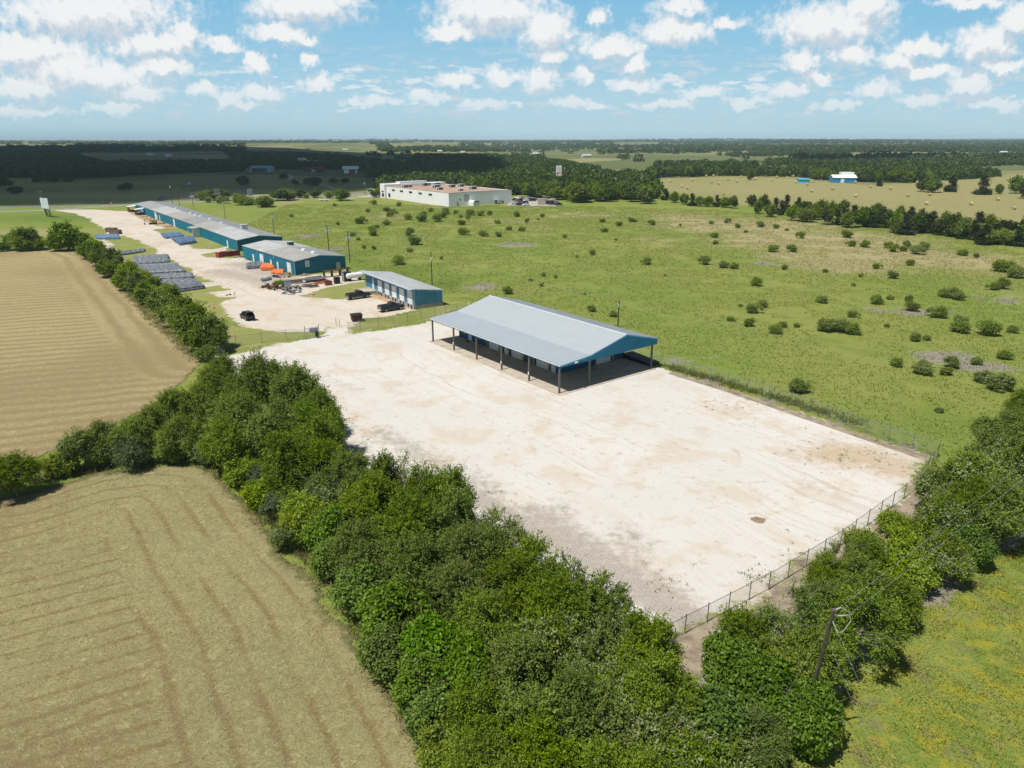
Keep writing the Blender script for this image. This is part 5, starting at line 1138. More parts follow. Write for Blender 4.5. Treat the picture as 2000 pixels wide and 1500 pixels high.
MB().box(9.9, 13.6, -.045, -.037, 2.4, 6.3).build("soot_stain", M("soot", (0.42, 0.42, 0.42), .9, 0, .3, .35, .1, (0.62, .63, .62)), WB)
prf = [(1.7 * math.cos(t), 1.8 + 1.2 * math.sin(t)) for t in np.linspace(0, math.pi, 9)]
b = MB(); b.prism([(14.6 + x, z) for x, z in [(1.7, 0)] + prf + [(-1.7, 0)]], -5.0, -.06); b.build("arched_porch", whiteb, WB); MB().box(14.0, 15.2, -5.08, -5.01, 0, 2.1).build("porch_door", ac_w, WB); MB().prism([(14.6 + x * 1.02, z) for x, z in prf[:-1]], -5.06, -5.005).build("porch_front", M("porch_dark", (0.16, 0.14, 0.12), .8), WB)
roof_slope("side_porch", WB, 30, 2.6, 33.5, 2.3, -2.6, -.1, ac_w, .5, .02); MB().box(30.1, 30.3, -2.5, -2.3, 0, 2.5).box(33.1, 33.3, -2.5, -2.3, 0, 2.3).build("porch_post", steel_p, WB); MB().box(31.2, 32.4, -.1, -.04, 0, 2.2).build("door", glass, WB)
MB().box(36, 36.7, -.8, -.1, .1, 1.6).build("condenser", ac_d, WB)

# ---- far barns and farmhouses
def barn(name, x, y, rz, w, l, h, rh, wall, roof, label, cat='barn', open_front=False, door=None, group=None, z=0.0):
    t = thing(name, (x, y, z), rz, label, cat, group)
    b = MB()
    if open_front:
        b.box(-l / 2, l / 2, w / 2 - .15, w / 2, 0, h); b.box(-l / 2, -l / 2 + .15, -w / 2, w / 2 - .15, 0, h).box(l / 2 - .15, l / 2, -w / 2, w / 2 - .15, 0, h).box(-l / 2 + .15, -l / 2 + l * .08, -w / 2, -w / 2 + .15, 0, h).box(l / 2 - l * .18, l / 2 - .15, -w / 2, -w / 2 + .15, 0, h)
    else: b.box(-l / 2, l / 2, -w / 2, w / 2, 0, h)
    for x_ in (-l / 2, l / 2 - .15):
        b._add([(x_, -w / 2, h), (x_ + .15, -w / 2, h), (x_, w / 2, h), (x_ + .15, w / 2, h), (x_, 0, h + rh - .05), (x_ + .15, 0, h + rh - .05)], [(0, 1, 5, 4), (2, 4, 5, 3), (0, 4, 2), (1, 3, 5)])
    b.build("wall", wall, t)
    b = MB()
    for s in (-1, 1):
        b.hexa([(-l / 2 - .4, s * (w / 2 + .5), h - .25), (l / 2 + .4, s * (w / 2 + .5), h - .25), (l / 2 + .4, 0, h + rh), (-l / 2 - .4, 0, h + rh), (-l / 2 - .4, s * (w / 2 + .5), h - .1), (l / 2 + .4, s * (w / 2 + .5), h - .1), (l / 2 + .4, 0, h + rh + .15), (-l / 2 - .4, 0, h + rh + .15)])
    b.build("roof", roof, t)
    if door:
        for d0_, d1_, dz, m_ in door: MB().box(d0_, d1_, -w / 2 - .12, -w / 2 - .01, 0, dz).build("door", m_, t)
    return t
c = (G(494, 336) + G(534, 336)) / 2; barn('open_barn', c.x, c.y, R(-2), 12, 24, 4.6, 2.4, M("barn_grey_blue", (0.30, 0.38, 0.42), .6), M("blue_barn_roof", (0.10, 0.36, 0.50), .5), "long open barn with bright blue roof before the dark woods", open_front=True)
c = (G(672, 338) + G(701, 338)) / 2; redw = M("red_barn_paint", (0.34, 0.045, 0.035), .7); barn('red_barn', c.x, c.y, R(8), 9, 17, 4.4, 3.0, redw, M("white_barn_roof", (0.66, 0.70, 0.72), .5), "red barn with white doors and white roof", door=[(-7.2, -1.8, 3.6, whiteb), (5, 7, 3.2, whiteb)])
c = G(612, 336); barn('red_barn', c.x, c.y + 6, R(3), 9, 21, 3.6, 2.4, M("dull_red_barn", (0.16, 0.035, 0.035), .8), M("rusty_barn_roof", (0.17, 0.05, 0.045), .8), "dull red barn with rusty roof half hidden by dark trees", door=[(-2, 2, 3.0, M("barn_grey_blue"))])
c = G(618, 326); hx = barn('farmhouse', c.x, c.y, R(-6), 14, 44, 6.0, 2.6, M("pale_farm_wall", (0.50, 0.50, 0.48), .7), M("pale_farm_roof", (0.40, 0.42, 0.42), .7), "long pale farmhouse with a taller left wing among the dark trees", 'house'); MB().box(-22, -14, -7.5, 5, 6, 11.5).build("upper_storey", M("pale_farm_wall"), hx)
c = G(1652, 357); h3 = barn('blue_house', c.x, c.y + 6, R(-8), 12, 19, 4.2, 2.0, M("bright_blue_wall", (0.02, 0.24, 0.48), .5), whiteb, "bright blue metal house with white roof at the edge of the bale field", 'house', door=[(-3.2, -.4, 3.4, whiteb)]); MB().box(-1, 9, 1, 9, 6.4, 8.2).build("roof_annex", whiteb, h3)
c = G(1571, 357); h4 = barn('blue_shed', c.x, c.y + 3, R(-4), 6, 8, 2.8, .8, M("sky_blue_wall", (0.06, 0.44, 0.66), .5), M("blue_barn_roof"), "small sky blue shed with a white lean-to left of the blue house", 'shed'); roof_slope("lean_to", h4, 3.9, 3.0, 9, 2.5, -3, 3, whiteb, .6, .02); MB().box(4.1, 4.4, -3, 3, 0, 2.9).box(8.6, 8.8, -2.9, -2.7, 0, 2.5).build("lean_to_wall", dark, h4)
FH = [(1695, 349, 9, "first of the farm roofs peeping over the woods right of the blue house"), (198, 285, 14, "tiny white farmhouse on the far left, left of the yellow field"), (365, 279, 16, "small pale house on the far left ridge"), (602, 292, 16, "white house beyond the dark woods behind the long building"), (676, 294, 16, "white shed right of the white house beyond the dark woods"), (905, 300, 11, "small grey farmhouse beyond the woods behind the warehouse"), (1048, 303, 14, "white farmhouse beside trees right of the warehouse woods"), (1146, 307, 16, "silver-roofed house on the yellow field"), (1120, 283, 18, "white house on the far yellow slope"), (1485, 297, 14, "brown-roofed farmhouse beyond the woods on the right"), (1310, 293, 16, "white house among the right-hand hedgerows"), (1372, 283, 22, "long pale building below the right horizon"), (1930, 323, 12, "pale house behind the trees at the right edge"), (1985, 316, 14, "white house at the far right edge"), (1960, 300, 14, "small white cottage among the far right woods"), (860, 297, 14, "pale barn on the shaded slope behind the warehouse"), (740, 303, 14, "white trailer house left of the warehouse woods"), (295, 303, 14, "grey-roofed house among the left-hand trees"), (330, 306, 12, "pale trailer beside the left-hand trees")]
for u, v, l, lab in FH:
    c = G(u, v); z = float(terrain(np.array([c.x]), np.array([c.y]))[0]); k = 1 - max(0, z) / H
    c = G(u, v, z); barn('farmhouse', c.x, c.y, random.uniform(-.4, .4), l * .55, l * random.uniform(.9, 1.3), 3.4, 2.0, M("far_white_wall", (0.62, 0.62, 0.60), .7) if 'brown' not in lab else brownm, M("far_pale_roof", (0.55, 0.56, 0.56), .6) if 'brown' not in lab else M("far_brown_roof", (0.24, 0.15, 0.11), .7), lab, 'house', group="farm buildings scattered over the far fields", z=z)

# ------------------------------------------------------------------ vehicles
paint_k = M("black_car_paint", (0.012, 0.013, 0.016), 0.28, 0, 0.1, 1, 0.5)
paint_g = M("dark_grey_car_paint", (0.035, 0.036, 0.040), 0.3, 0.2, 0.1, 1, 0.5)
tyre = M("tyre_rubber", (0.015, 0.015, 0.015), 0.85, 0, .2, 4)
rim_m = M("alloy", (0.32, 0.33, 0.34), 0.35, 0.7, .1, 4)
chrome = M("bumper_steel", (0.45, 0.45, 0.46), 0.3, 0.8, .05)
redl = M("tail_lamp_red", (0.35, 0.015, 0.012), .3)
headl = M("head_lamp", (0.6, 0.62, 0.65), .15)
cargl = M("car_glass", (0.012, 0.016, 0.020), .08, 0, .1, 1, .7)
def wheel(root, x, y, r_=0.39, w=0.26):
    s = 1 if y > 0 else -1
    t = MB().lathe([(r_ * .62, -w / 2), (r_ * .95, -w / 2), (r_, -w * .3), (r_, w * .3), (r_ * .95, w / 2), (r_ * .62, w / 2)], 18, (x, y, r_), 'Y').build("wheel", tyre, root)
    MB().lathe([(r_ * .6, -w * .46 * 1), (r_ * .6, w * .52), (r_ * .2, w * .56)], 14, (x, y, r_), 'Y').build("rim", rim_m, t) if s > 0 else MB().lathe([(r_ * .2, -w * .56), (r_ * .6, -w * .52), (r_ * .6, w * .46)], 14, (x, y, r_), 'Y').build("rim", rim_m, t)
def ring(x, w, z0, z1, wt, n=0.12):
    """body cross-section at station x"""
    return [(x, -w * .94, z0), (x, -w, z0 + .18), (x, -w, z1 - n * 1.6), (x, -wt, z1), (x, wt, z1), (x, w, z1 - n * 1.6), (x, w, z0 + .18), (x, w * .94, z0)]
def cabin(root, x0, x1, X0, X1, w0, w1, z0, z1, mat, pillars=(0.5,)):
    """greenhouse: body frame plus glass set just proud of it; x0 rear foot, x1 front foot, X0/X1 roof ends"""
    b = MB().frus(x0, x1, -w0, w0, z0, X0, X1, -w1, w1, z1); b.frus(X0 - .02, X1 + .02, -w1 - .01, w1 + .01, z1 + .002, X0 + .15, X1 - .2, -w1 + .12, w1 - .12, z1 + .06)
    b.build("cab", mat, root)
    L = lambda a, b_, t: tuple(p + (q - p) * t for p, q in zip(a, b_))
    for s in (-1, 1):
        bl, br, tl, tr = (x0, s * w0, z0), (x1, s * w0, z0), (X0, s * w1, z1), (X1, s * w1, z1)
        cuts = [0.06] + [q for p_ in pillars for q in (p_ - .025, p_ + .025)] + [0.94]
        for a, c_ in zip(cuts[::2], cuts[1::2]):
            q = [L(L(bl, br, a), L(tl, tr, a), .12), L(L(bl, br, c_), L(tl, tr, c_), .12), L(L(bl, br, c_), L(tl, tr, c_), .86), L(L(bl, br, a), L(tl, tr, a), .86)]
            q = [(x, y + s * .012, z) for x, y, z in q]
            (MB().quad(*q) if s < 0 else MB().quad(*q[::-1])).build("side_window", cargl, root)
    for xa, xb, nm, sg in ((x1, X1, "windscreen", 1), (x0, X0, "rear_window", -1)):
        q = [(xa + sg * .012 + (xb - xa) * .08, -w0 * .9, z0 + (z1 - z0) * .08), (xa + sg * .012 + (xb - xa) * .08, w0 * .9, z0 + (z1 - z0) * .08), (xa + sg * .012 + (xb - xa) * .9, w1 * .9, z0 + (z1 - z0) * .9), (xa + sg * .012 + (xb - xa) * .9, -w1 * .9, z0 + (z1 - z0) * .9)]
        (MB().quad(*q) if sg > 0 else MB().quad(*q[::-1])).build(nm, cargl, root)
def pickup(loc, hd, mat, label, group=None, name='pickup_truck'):
    t = thing(name, loc, hd, label, 'pickup truck', group)
    b = MB()
    b.loft([ring(x, w, z0, z1, wt) for x, w, z0, z1, wt in ((-2.9, .93, .62, 1.32, .88), (-2.85, .98, .55, 1.36, .92), (-0.55, 1.0, .5, 1.36, .93), (-.5, 1.0, .5, 1.36, .93), (1.25, 1.0, .5, 1.34, .93), (1.4, 1.0, .5, 1.30, .92), (2.6, .98, .52, 1.22, .86), (2.85, .92, .6, 1.10, .80))])
    b.build("body", mat, t, False)
    bed = MB().box(-2.75, -.62, -.78, .78, 1.362, 1.372).build("bed", M("bed_liner", (0.014, 0.014, 0.015), .9), t)
    b = MB(); 
    for s in (-1, 1): b.box(-2.85, -.55, s * .88 - .09, s * .88 + .09, 1.37, 1.47)
    b.box(-2.88, -2.76, -.79, .79, 1.37, 1.47).box(-.62, -.5, -.79, .79, 1.37, 1.47); b.build("bed_rail", mat, t)
    cabin(t, -.52, 1.35, -.38, .62, .95, .80, 1.352, 1.93, mat)
    for x in (-1.78, 1.88):
        for y in (-.88, .88): wheel(t, x, y, .42, .28)
    MB().box(-3.05, -2.88, -.95, .95, .55, .78).build("rear_bumper", chrome, t); MB().box(2.84, 3.0, -.95, .95, .5, .76).build("front_bumper", chrome, t); MB().box(2.84, 2.9, -.5, .5, .78, 1.06).build("grille", dark, t)
    for s in (-.82, .82):
        MB().box(-2.93, -2.84, s - .09, s + .09, .9, 1.28).build("taillight", redl, t); MB().box(2.74, 2.9, s - .13, s + .13, .86, 1.08).build("headlight", headl, t); MB().box(.95, 1.15, s * 1.27 - .1, s * 1.27 + .1, 1.32, 1.52).build("mirror", mat, t)
    MB().box(-2.94, -2.9, -.2, .2, .82, .96).build("number_plate", whiteb, t)
    return t
def heading(a, b): return math.atan2(b[1] - a[1], b[0] - a[0])
a_, b_ = (-37.55, 165.12), (-34.54, 167.37); hd = heading(a_, b_); n_ = Vector((-math.sin(hd), math.cos(hd), 0))
pickup(Vector(((a_[0] + b_[0]) / 2, (a_[1] + b_[1]) / 2, .008)) + n_ * .9, hd, paint_k, "black pickup truck parked farther from the yard fence by the dock building's stoop", "pickup trucks parked at the dock building")
a_, b_ = (-27.62, 152.48), (-24.75, 154.66); hd = heading(a_, b_)
pickup(Vector(((a_[0] + b_[0]) / 2, (a_[1] + b_[1]) / 2, .008)) + n_ * .9, hd, paint_g, "dark grey pickup truck parked nearest the yard fence at the dock doors", "pickup trucks parked at the dock building")
def car(loc, hd, mat, label, group=None, suv=False, open_hatch=False, name='parked_car'):
    t = thing(name, loc, hd, label, 'car', group); k = .12 if suv else 0
    sec = ((-2.2, .82, .45, .95, .76), (-2.1, .9, .35, 1.0 + k, .82), (-1.0, .92, .3, 1.0 + k, .84), (.7, .92, .3, .98 + k, .84), (1.3, .9, .3, .95 + k, .82), (2.05, .86, .36, .82 + k, .74), (2.25, .76, .45, .68 + k, .66))
    MB().loft([ring(x, w, z0 + k * .6, z1, wt, .1) for x, w, z0, z1, wt in sec]).build("body", mat, t)
    zt = 1.72 if suv else 1.44
    if open_hatch:
        cabin(t, -1.55, 1.25, -1.5, .45, .83, .68, 1.11, zt, mat, (.36, .66))
        MB().box(-2.12, -1.57, -.74, .74, 1.13, 1.145).build("load_floor", dark, t); MB().box(-1.578, -1.565, -.76, .76, 1.15, 1.62).build("boot_interior", M("boot_black", (0.004, 0.004, 0.005), .9), t)
        b = MB()
        for s in (-1, 1): b.hexa([(-2.12, s * .82 - .04, 1.1), (-1.5, s * .82 - .04, 1.1), (-1.5, s * .82 + .04, 1.1), (-2.12, s * .82 + .04, 1.1), (-1.62, s * .68 - .04, zt), (-1.5, s * .68 - .04, zt), (-1.5, s * .68 + .04, zt), (-1.62, s * .68 + .04, zt)])
        b.build("rear_pillar", mat, t)
        g = MB().hexa([(-2.6, -.68, 1.98), (-1.5, -.68, zt + .02), (-1.5, .68, zt + .02), (-2.6, .68, 1.98), (-2.66, -.66, 2.06), (-1.5, -.68, zt + .1), (-1.5, .68, zt + .1), (-2.66, .66, 2.06)]).build("tailgate", mat, t); MB().hexa([(-2.3, -.5, 2.02), (-1.75, -.5, 1.90), (-1.75, .5, 1.90), (-2.3, .5, 2.02), (-2.3, -.5, 2.035), (-1.75, -.5, 1.915), (-1.75, .5, 1.915), (-2.3, .5, 2.035)]).build("pane", cargl, g)
    else:
        cabin(t, -1.95 if suv else -1.6, 1.25, -1.75 if suv else -1.0, .4, .83, .66, (1.11 if suv else .985), zt, mat, (.36, .66) if suv else (.5,))
    for x in (-1.35, 1.35):
        for y in (-.8, .8): wheel(t, x, y, .33 + k * .3, .22)
    for s in (-.68, .68):
        MB().box(-2.22, -2.12, s - .12, s + .12, .72 + k, .9 + k).build("taillight", redl, t); MB().box(2.08, 2.2, s - .14, s + .14, .6 + k, .72 + k).build("headlight", headl, t)
    MB().box(-2.25, -2.19, -.85, .85, .4 + k, .62 + k).build("rear_bumper", mat, t)
    return t
a_, b_ = (-55.73, 145.0), (-57.48, 147.08); hd = heading(a_, b_); n_ = Vector((math.sin(hd), -math.cos(hd), 0))
car(Vector(((a_[0] + b_[0]) / 2, (a_[1] + b_[1]) / 2, .008)) + n_ * .85, hd, paint_k, "black SUV with its tailgate raised on the drive outside the gate", None, True, True, 'suv')
c = G(318, 389.5); pickup((c.x, c.y, .03), 0.42 + math.pi, M("silver_blue_paint", (0.20, 0.26, 0.30), .35, .3), "silver-blue pickup driving on the highway behind the long building")
c = G(725, 374); car((c.x, c.y, .03), 0.4, M("navy_paint", (0.02, 0.05, 0.10), .3), "dark blue car on the highway left of the white warehouse")
# cars in the lot right of the white warehouse
LOT = [(1005, 399, 'w', 1, "white SUV at the warehouse corner"), (1007, 392, 'k', 0, "black car behind the white SUV at the warehouse corner"), (1013, 389, 'w', 1, "white car at the back left of the warehouse lot"), (1020, 388, 's', 0, "silver car at the back of the lot second from the left"), (1010, 395, 's', 0, "silver car in the middle row nearest the warehouse"), (1014, 401, 'k', 0, "black car in the front row by the warehouse corner"),
       (1020, 393, 'k', 1, "black SUV in the middle row of the lot"), (1017, 396, 'r', 0, "dull red car in the middle of the lot"), (1026, 399, 'b', 1, "dark blue van near the lot's front"), (1029, 393, 'w', 0, "white car behind the dark blue van"), (1036, 392, 'k', 0, "black car right of the white middle car"), (1042, 393, 'k', 1, "black SUV at the end of the middle row"), (1047, 391, 's', 0, "silver car at the right end of the back row"), (1028, 402, 'w', 0, "white car at the grass edge of the lot"), (1033, 388, 's', 0, "silver car before the lot's rear hedge"),
       (1070, 393, 'k', 1, "black SUV behind the rusty container"), (1078, 393, 'w', 1, "white van in the right half of the lot"), (1084, 396, 'w', 0, "white car in front of the white van"), (1088, 399, 's', 1, "silver-blue SUV at the lot's right end"), (1092, 401, 'k', 0, "black car at the far right end of the lot"), (1078, 400, 'k', 0, "black car at the grass edge on the right"), (1064, 390, 's', 0, "silver car left of the black SUV on the right")]
PC = {'w': M("white_car_paint", (0.70, 0.70, 0.70), .3), 'k': paint_k, 's': M("silver_car_paint", (0.36, 0.38, 0.40), .35, .4), 'r': M("red_car_paint", (0.25, 0.06, 0.05), .35), 'b': M("navy_paint")}
proto = {}
for u, v, kc, sv_, lab in LOT:
    c = G(u, v); key = (kc, sv_)
    if key not in proto: proto[key] = o = car((0, 0, 0), 0, PC[kc], lab, "cars parked beside the white warehouse", bool(sv_))
    else: o = copy_tree(proto[key])
    o['label'] = lab; o.location = (c.x, c.y, .03); o.rotation_euler = (0, 0, random.choice([.6, .65, 3.75, 2.2]) + random.uniform(-.08, .08))
# ------------------------------------------------------------------ yard fences and gate
mesh_m = bpy.data.materials.new("chain_link"); mesh_m.use_nodes = True
t = NT(mesh_m.node_tree); t.n.clear(); out = t.new('ShaderNodeOutputMaterial')
pb = t.new('ShaderNodeBsdfPrincipled'); pb.inputs['Base Color'].default_value = (0.30, 0.31, 0.31, 1); pb.inputs['Metallic'].default_value = .3; pb.inputs['Roughness'].default_value = .5
tb = t.new('ShaderNodeBsdfTransparent'); mx = t.new('ShaderNodeMixShader'); mx.inputs[0].default_value = .08
t.l.new(tb.outputs[0], mx.inputs[1]); t.l.new(pb.outputs[0], mx.inputs[2]); t.l.new(mx.outputs[0], out.inputs[0])
gpost = M("galvanised_post", (0.25, 0.26, 0.265), .5, .4, .15, 3)
dpost = M("dark_weathered_post", (0.15, 0.15, 0.15), .6, .3, .2, 3)
def fence(line, label, gap=3.0, h_=1.9, pm=gpost, r_=.04, group="chain-link fences around the gravel yard"):
    L_ = [Vector((a[0], a[1], 0)) for a in line]; o0 = L_[0]
    t_ = thing('chain_link_fence', o0, 0, label, 'fence', group)
    rail = MB(); net = MB(); posts = []
    for a, b in zip(L_[:-1], L_[1:]):
        n = max(1, round((b - a).length / gap))
        for i in range(n): posts.append(a.lerp(b, i / n) - o0)
        a2, b2 = a - o0, b - o0
        for z in (h_ - .05, .12): rail.tube([a2 + Vector((0, 0, z)), b2 + Vector((0, 0, z))], r_ * (.55 if z > 1 else .3), 5)
        d = (b2 - a2).normalized(); nn = Vector((-d.y, d.x, 0)) * .006
        net.hexa([a2 - nn + Vector((0, 0, .08)), b2 - nn + Vector((0, 0, .08)), b2 + nn + Vector((0, 0, .08)), a2 + nn + Vector((0, 0, .08)), a2 - nn + Vector((0, 0, h_)), b2 - nn + Vector((0, 0, h_)), b2 + nn + Vector((0, 0, h_)), a2 + nn + Vector((0, 0, h_))])
    posts.append(L_[-1] - o0)
    pm_mesh = None
    for p_ in posts:
        if pm_mesh is None: o = MB().lathe([(r_, 0), (r_, h_ + .12), (r_ * .3, h_ + .17)], 6).build("post", pm, t_); pm_mesh = o.data
        else: o = link("post", pm_mesh, None, t_)
        o.location = p_
    rail.build("rail", pm, t_); net.build("chain_link_mesh", mesh_m, t_)
    return t_
def W2(*a): return [tuple(G(u, v)[:2]) for u, v in a]
fence(W2((411, 683), (560, 664), (597, 663)), "chain-link fence between the gate and the far hay field hedge", 4.2, 2.0)
fence(W2((411, 683), (438, 706)) + [(-44, 108)], "short chain-link fence turning the yard's left corner", 2.6, 2.0)
fence(W2((681, 649), (704, 645), (740, 639), (850, 620), (912, 606)), "chain-link fence between the gravel yard and the dock building's lawn", 3.2, 2.0)
fence(W2((1292, 716), (1420, 752), (1545, 792), (1690, 846), (1830, 893)), "chain-link fence with weeds along the pasture side of the yard", 3.2, 2.0, M("greenish_post", (0.16, 0.24, 0.23), .5, .3))
fence(W2((1830, 893), (1786, 958), (1640, 1066), (1500, 1152), (1290, 1262), (1200, 1310)), "dark chain-link fence across the near end of the gravel yard", 2.75, 1.7, dpost)
fence([(12.0, 43.5), (-11.5, 68.5), (-32.5, 91.5), (-44, 108)], "chain-link fence hidden along the yard's tree hedge", 3.2, 1.8, gpost)
# rolled back gate with its sign
g0, g1 = G(597, 663), G(624, 659); gd = (g1 - g0).normalized(); ga = math.atan2(gd.y, gd.x); gl = (g1 - g0).length
gate = thing('sliding_gate', g0, ga, "rolled-back chain-link gate beside the drive, with a grey motor", 'gate')
b = MB()
for x in (0, gl): b.tube([(x, 0, 0), (x, 0, 2.6)], .07, 8)
b.build("gate_post", gpost, gate)
MB().tube([(0, 0, 2.1), (gl, 0, 2.1)], .04, 6).tube([(0, 0, .15), (gl + 2, 0, .15)], .05, 6).build("gate_rail", gpost, gate)
MB().box(.1, gl - .1, -.006, .006, .2, 2.05).build("chain_link_mesh", mesh_m, gate)
MB().box(gl - .75, gl - .3, -.55, -.1, .3, 1.3).box(gl - .6, gl - .45, -.4, -.25, 0, .3).build("motor_box", dark, gate)
sg = thing('gate_sign', g0, ga, "grey rectangular sign hanging on the rolled-back gate", 'sign')
MB().box(.85, 2.5, -.09, -.045, 1.15, 2.02).build("board", M("grey_sign", (0.20, 0.23, 0.25), .5), sg); MB().box(.95, 2.4, -.096, -.092, 1.25, 1.92).build("panel", M("grey_sign_face", (0.26, 0.30, 0.32), .5, 0, .2, 4), sg)
for (u, v), w_ in (((657, 636), "farther"), ((664, 639), "nearer")):
    o = MB().lathe([(.09, 0), (.09, 1.55), (.05, 1.62)], 10).build("bollard", M("pale_yellow_paint", (0.66, 0.58, 0.30), .5)); o.location = G(u, v)
    tag(o, "%s pale yellow post beside the gate opening" % w_, 'bollard', "pale yellow posts at the gate")
# brown skip bin
c = G(697, 627); o = thing('skip_bin', (c.x, c.y, .03), R(25), "rusty brown open bin standing on the drive near the gate", 'bin')
rust = M("rusty_steel", (0.11, 0.055, 0.032), .8, .2, .35, 1.5, .2, (0.05, 0.035, 0.028))
b = MB().frus(-.95, .95, -.85, .85, .1, -1.15, 1.1, -.95, .95, 1.45); b.build("bin_body", rust, o); MB().box(-1.0, .95, -.8, .8, 1.452, 1.458).build("dark_inside", dark, o); MB().box(-1.2, 1.15, -1.0, -.9, 1.38, 1.5).box(-1.2, 1.15, .9, 1.0, 1.38, 1.5).box(-1.2, -1.1, -.9, .9, 1.38, 1.5).box(1.05, 1.15, -.9, .9, 1.38, 1.5).build("rim", rust, o)
# traffic cones
orange = M("safety_orange", (0.72, 0.13, 0.02), .6)
for (u, v), lab, s in (((418, 603), "orange traffic cone on the verge beside the hedge", 1.1), ((611, 577), "first orange traffic cone left of the black pickups", 1.0), ((614, 576), "second orange cone, right beside the first left of the pickups", .9), ((204, 396), "orange barrel at the highway, left of the two", 1.9), ((219, 399), "orange barrel by the service road, right of the two", 1.7)):
    c = G(u, v); o = thing('traffic_cone', c, 0, lab, 'cone', "orange cones and barrels")
    if s > 1.5: MB().lathe([(.4 * s / 1.2, 0), (.38 * s / 1.2, 1.2), (.3 * s / 1.2, 1.35)], 12).build("barrel", orange, o); MB().lathe([(.40 * s / 1.2, .62), (.395 * s / 1.2, .85)], 12).build("stripe", whiteb, o)
    else: MB().box(-.24 * s, .24 * s, -.24 * s, .24 * s, 0, .05).lathe([(.19 * s, .05), (.05 * s, .95 * s)], 10).build("cone", orange, o); MB().lathe([(.142 * s, .42 * s), (.105 * s, .62 * s)], 10).build("stripe", whiteb, o)
# ------------------------------------------------------------------ stacks of wire mesh bundles
wire_g = M("grey_wire_mesh", (0.195, 0.215, 0.235), .6, .3, .4, 5.0, .3, (0.08, 0.09, 0.10))
wire_b = M("blue_wire_mesh", (0.135, 0.215, 0.33), .6, .2, .4, 5.0, .3, (0.06, 0.09, 0.14))
wire_o = M("orange_mesh", (0.70, 0.17, 0.04), .6, 0, .25, 4.0)
def bundle_mesh(L_, r_, seed):
    r = np.random.default_rng(seed); b = MB(); n = max(6, int(L_ / .45)); secs_ = []
    for i in range(n + 1):
        k = 1 + r.normal() * .10 if 0 < i < n else .8; dx, dz = r.normal() * .04, r.normal() * .05
        secs_.append([(i / n * L_, math.cos(q) * r_ * k + dx, math.sin(q) * r_ * k * (1 + .2 * math.sin(i * 1.7)) + dz) for q in np.linspace(0, 2 * math.pi, 8)[:-1]])
    b.loft(secs_); me = bpy.data.meshes.new("bundle"); me.from_pydata(b.v, [], b.f); me.update(); return me
def stack(corners, mat, label, h_=1.0, gap=.62, layers=2, r_=.33, cat='mesh stack', group="stacks of wire mesh bundles along the drive"):
    fl, fr, br, bl = [G(u, v, h_ * .9) for u, v in corners]
    for q in (fl, fr, br, bl): q.z = 0
    t_ = thing('mesh_stack', fl, 0, label, cat, group); dep = max(((bl - fl).length + (br - fr).length) / 2, .5); n = max(2, int(dep / gap)); ln = ((fr - fl).length + (br - bl).length) / 2
    ms = [bundle_mesh(ln, r_, i + len(label)) for i in range(3)]
    for m_ in ms: m_.materials.append(mat)
    for l in range(layers):
        for i in range(n):
            f = (i + .5 + (.25 if l % 2 else 0)) / n
            a = fl.lerp(bl, f); b = fr.lerp(br, f); d = (b - a).normalized()
            o = link("bundle", ms[(i + l) % 3], None, t_)
            o.location = a - fl + d * random.uniform(-.35, .35) + Vector((0, 0, r_ + l * h_ / layers * .85)); o.rotation_euler = (random.uniform(0, 6), 0, math.atan2(d.y, d.x) + random.uniform(-.015, .015))
stack(((258, 516), (338, 510), (320, 497), (262, 500)), wire_g, "broad grey stack of wire mesh bundles, farthest of the three broad ones")
stack(((284, 533), (366, 528), (341, 514), (270, 517)), wire_g, "broad grey stack of wire mesh bundles in the middle of the three broad ones")
stack(((300, 543.5), (381, 540), (372, 533), (300, 536)), wire_g, "narrow grey stack of mesh bundles behind the nearest broad stack")
stack(((330, 567), (396, 558), (383, 544), (310, 549)), wire_g, "nearest broad grey stack of mesh bundles, with loose strips on its right end")
stack(((232, 496), (286, 488), (278, 484.5), (230, 490)), wire_g, "long low grey mesh stack at the hedge, farthest grey one", .8, .6, 1)
stack(((324, 463), (359, 460), (352, 454), (315, 456.5)), wire_b, "smaller blue mesh stack on the lawn before the long building", .8)
stack(((352, 475), (385, 470), (372, 461.5), (337, 464)), wire_b, "larger blue mesh stack on the lawn before the long building", 1.0)
stack(((192, 464), (233, 463), (231, 457), (187, 459)), wire_b, "blue mesh stack beside the brown open boxes at the hedge", .9)
stack(((484, 521), (515, 518), (513, 511), (482, 514)), wire_g, "short dark grey mesh stack between the red container and orange bundles", .9, .6, 2)
stack(((511, 524), (533, 523), (532, 515), (509, 514)), wire_o, "orange mesh bundles in front of the teal building, the farther heap", .9, .6, 2)
stack(((532, 531), (556, 532), (553, 525), (534, 525)), wire_o, "orange mesh bundles in front of the teal building, the nearer heap", .7, .6, 1)
stack(((511, 548), (530, 544), (528, 541), (510, 545)), wire_g, "limp dark grey mesh bundle lying on the gravel by the scrap", .5, .7, 1)
for (u, v), lab in (((219, 453), "brown open wooden box behind the blue mesh stack"), ((227, 457), "second brown open box, right against the blue mesh stack")):
    c = G(u, v); o = thing('wooden_box', c, R(-12), lab, 'box', "brown open boxes by the hedge"); bw = M("brown_planks", (0.17, 0.12, 0.09), .9, 0, .3, 2)
    MB().box(-2.2, 2.2, -1, -.88, 0, 1.7).box(-2.2, 2.2, .88, 1, 0, 1.7).box(-2.2, -2.08, -.88, .88, 0, 1.7).box(2.08, 2.2, -.88, .88, 0, 1.7).build("side", bw, o); MB().box(-2.08, 2.08, -.88, .88, .02, .6).build("filling", dark, o)
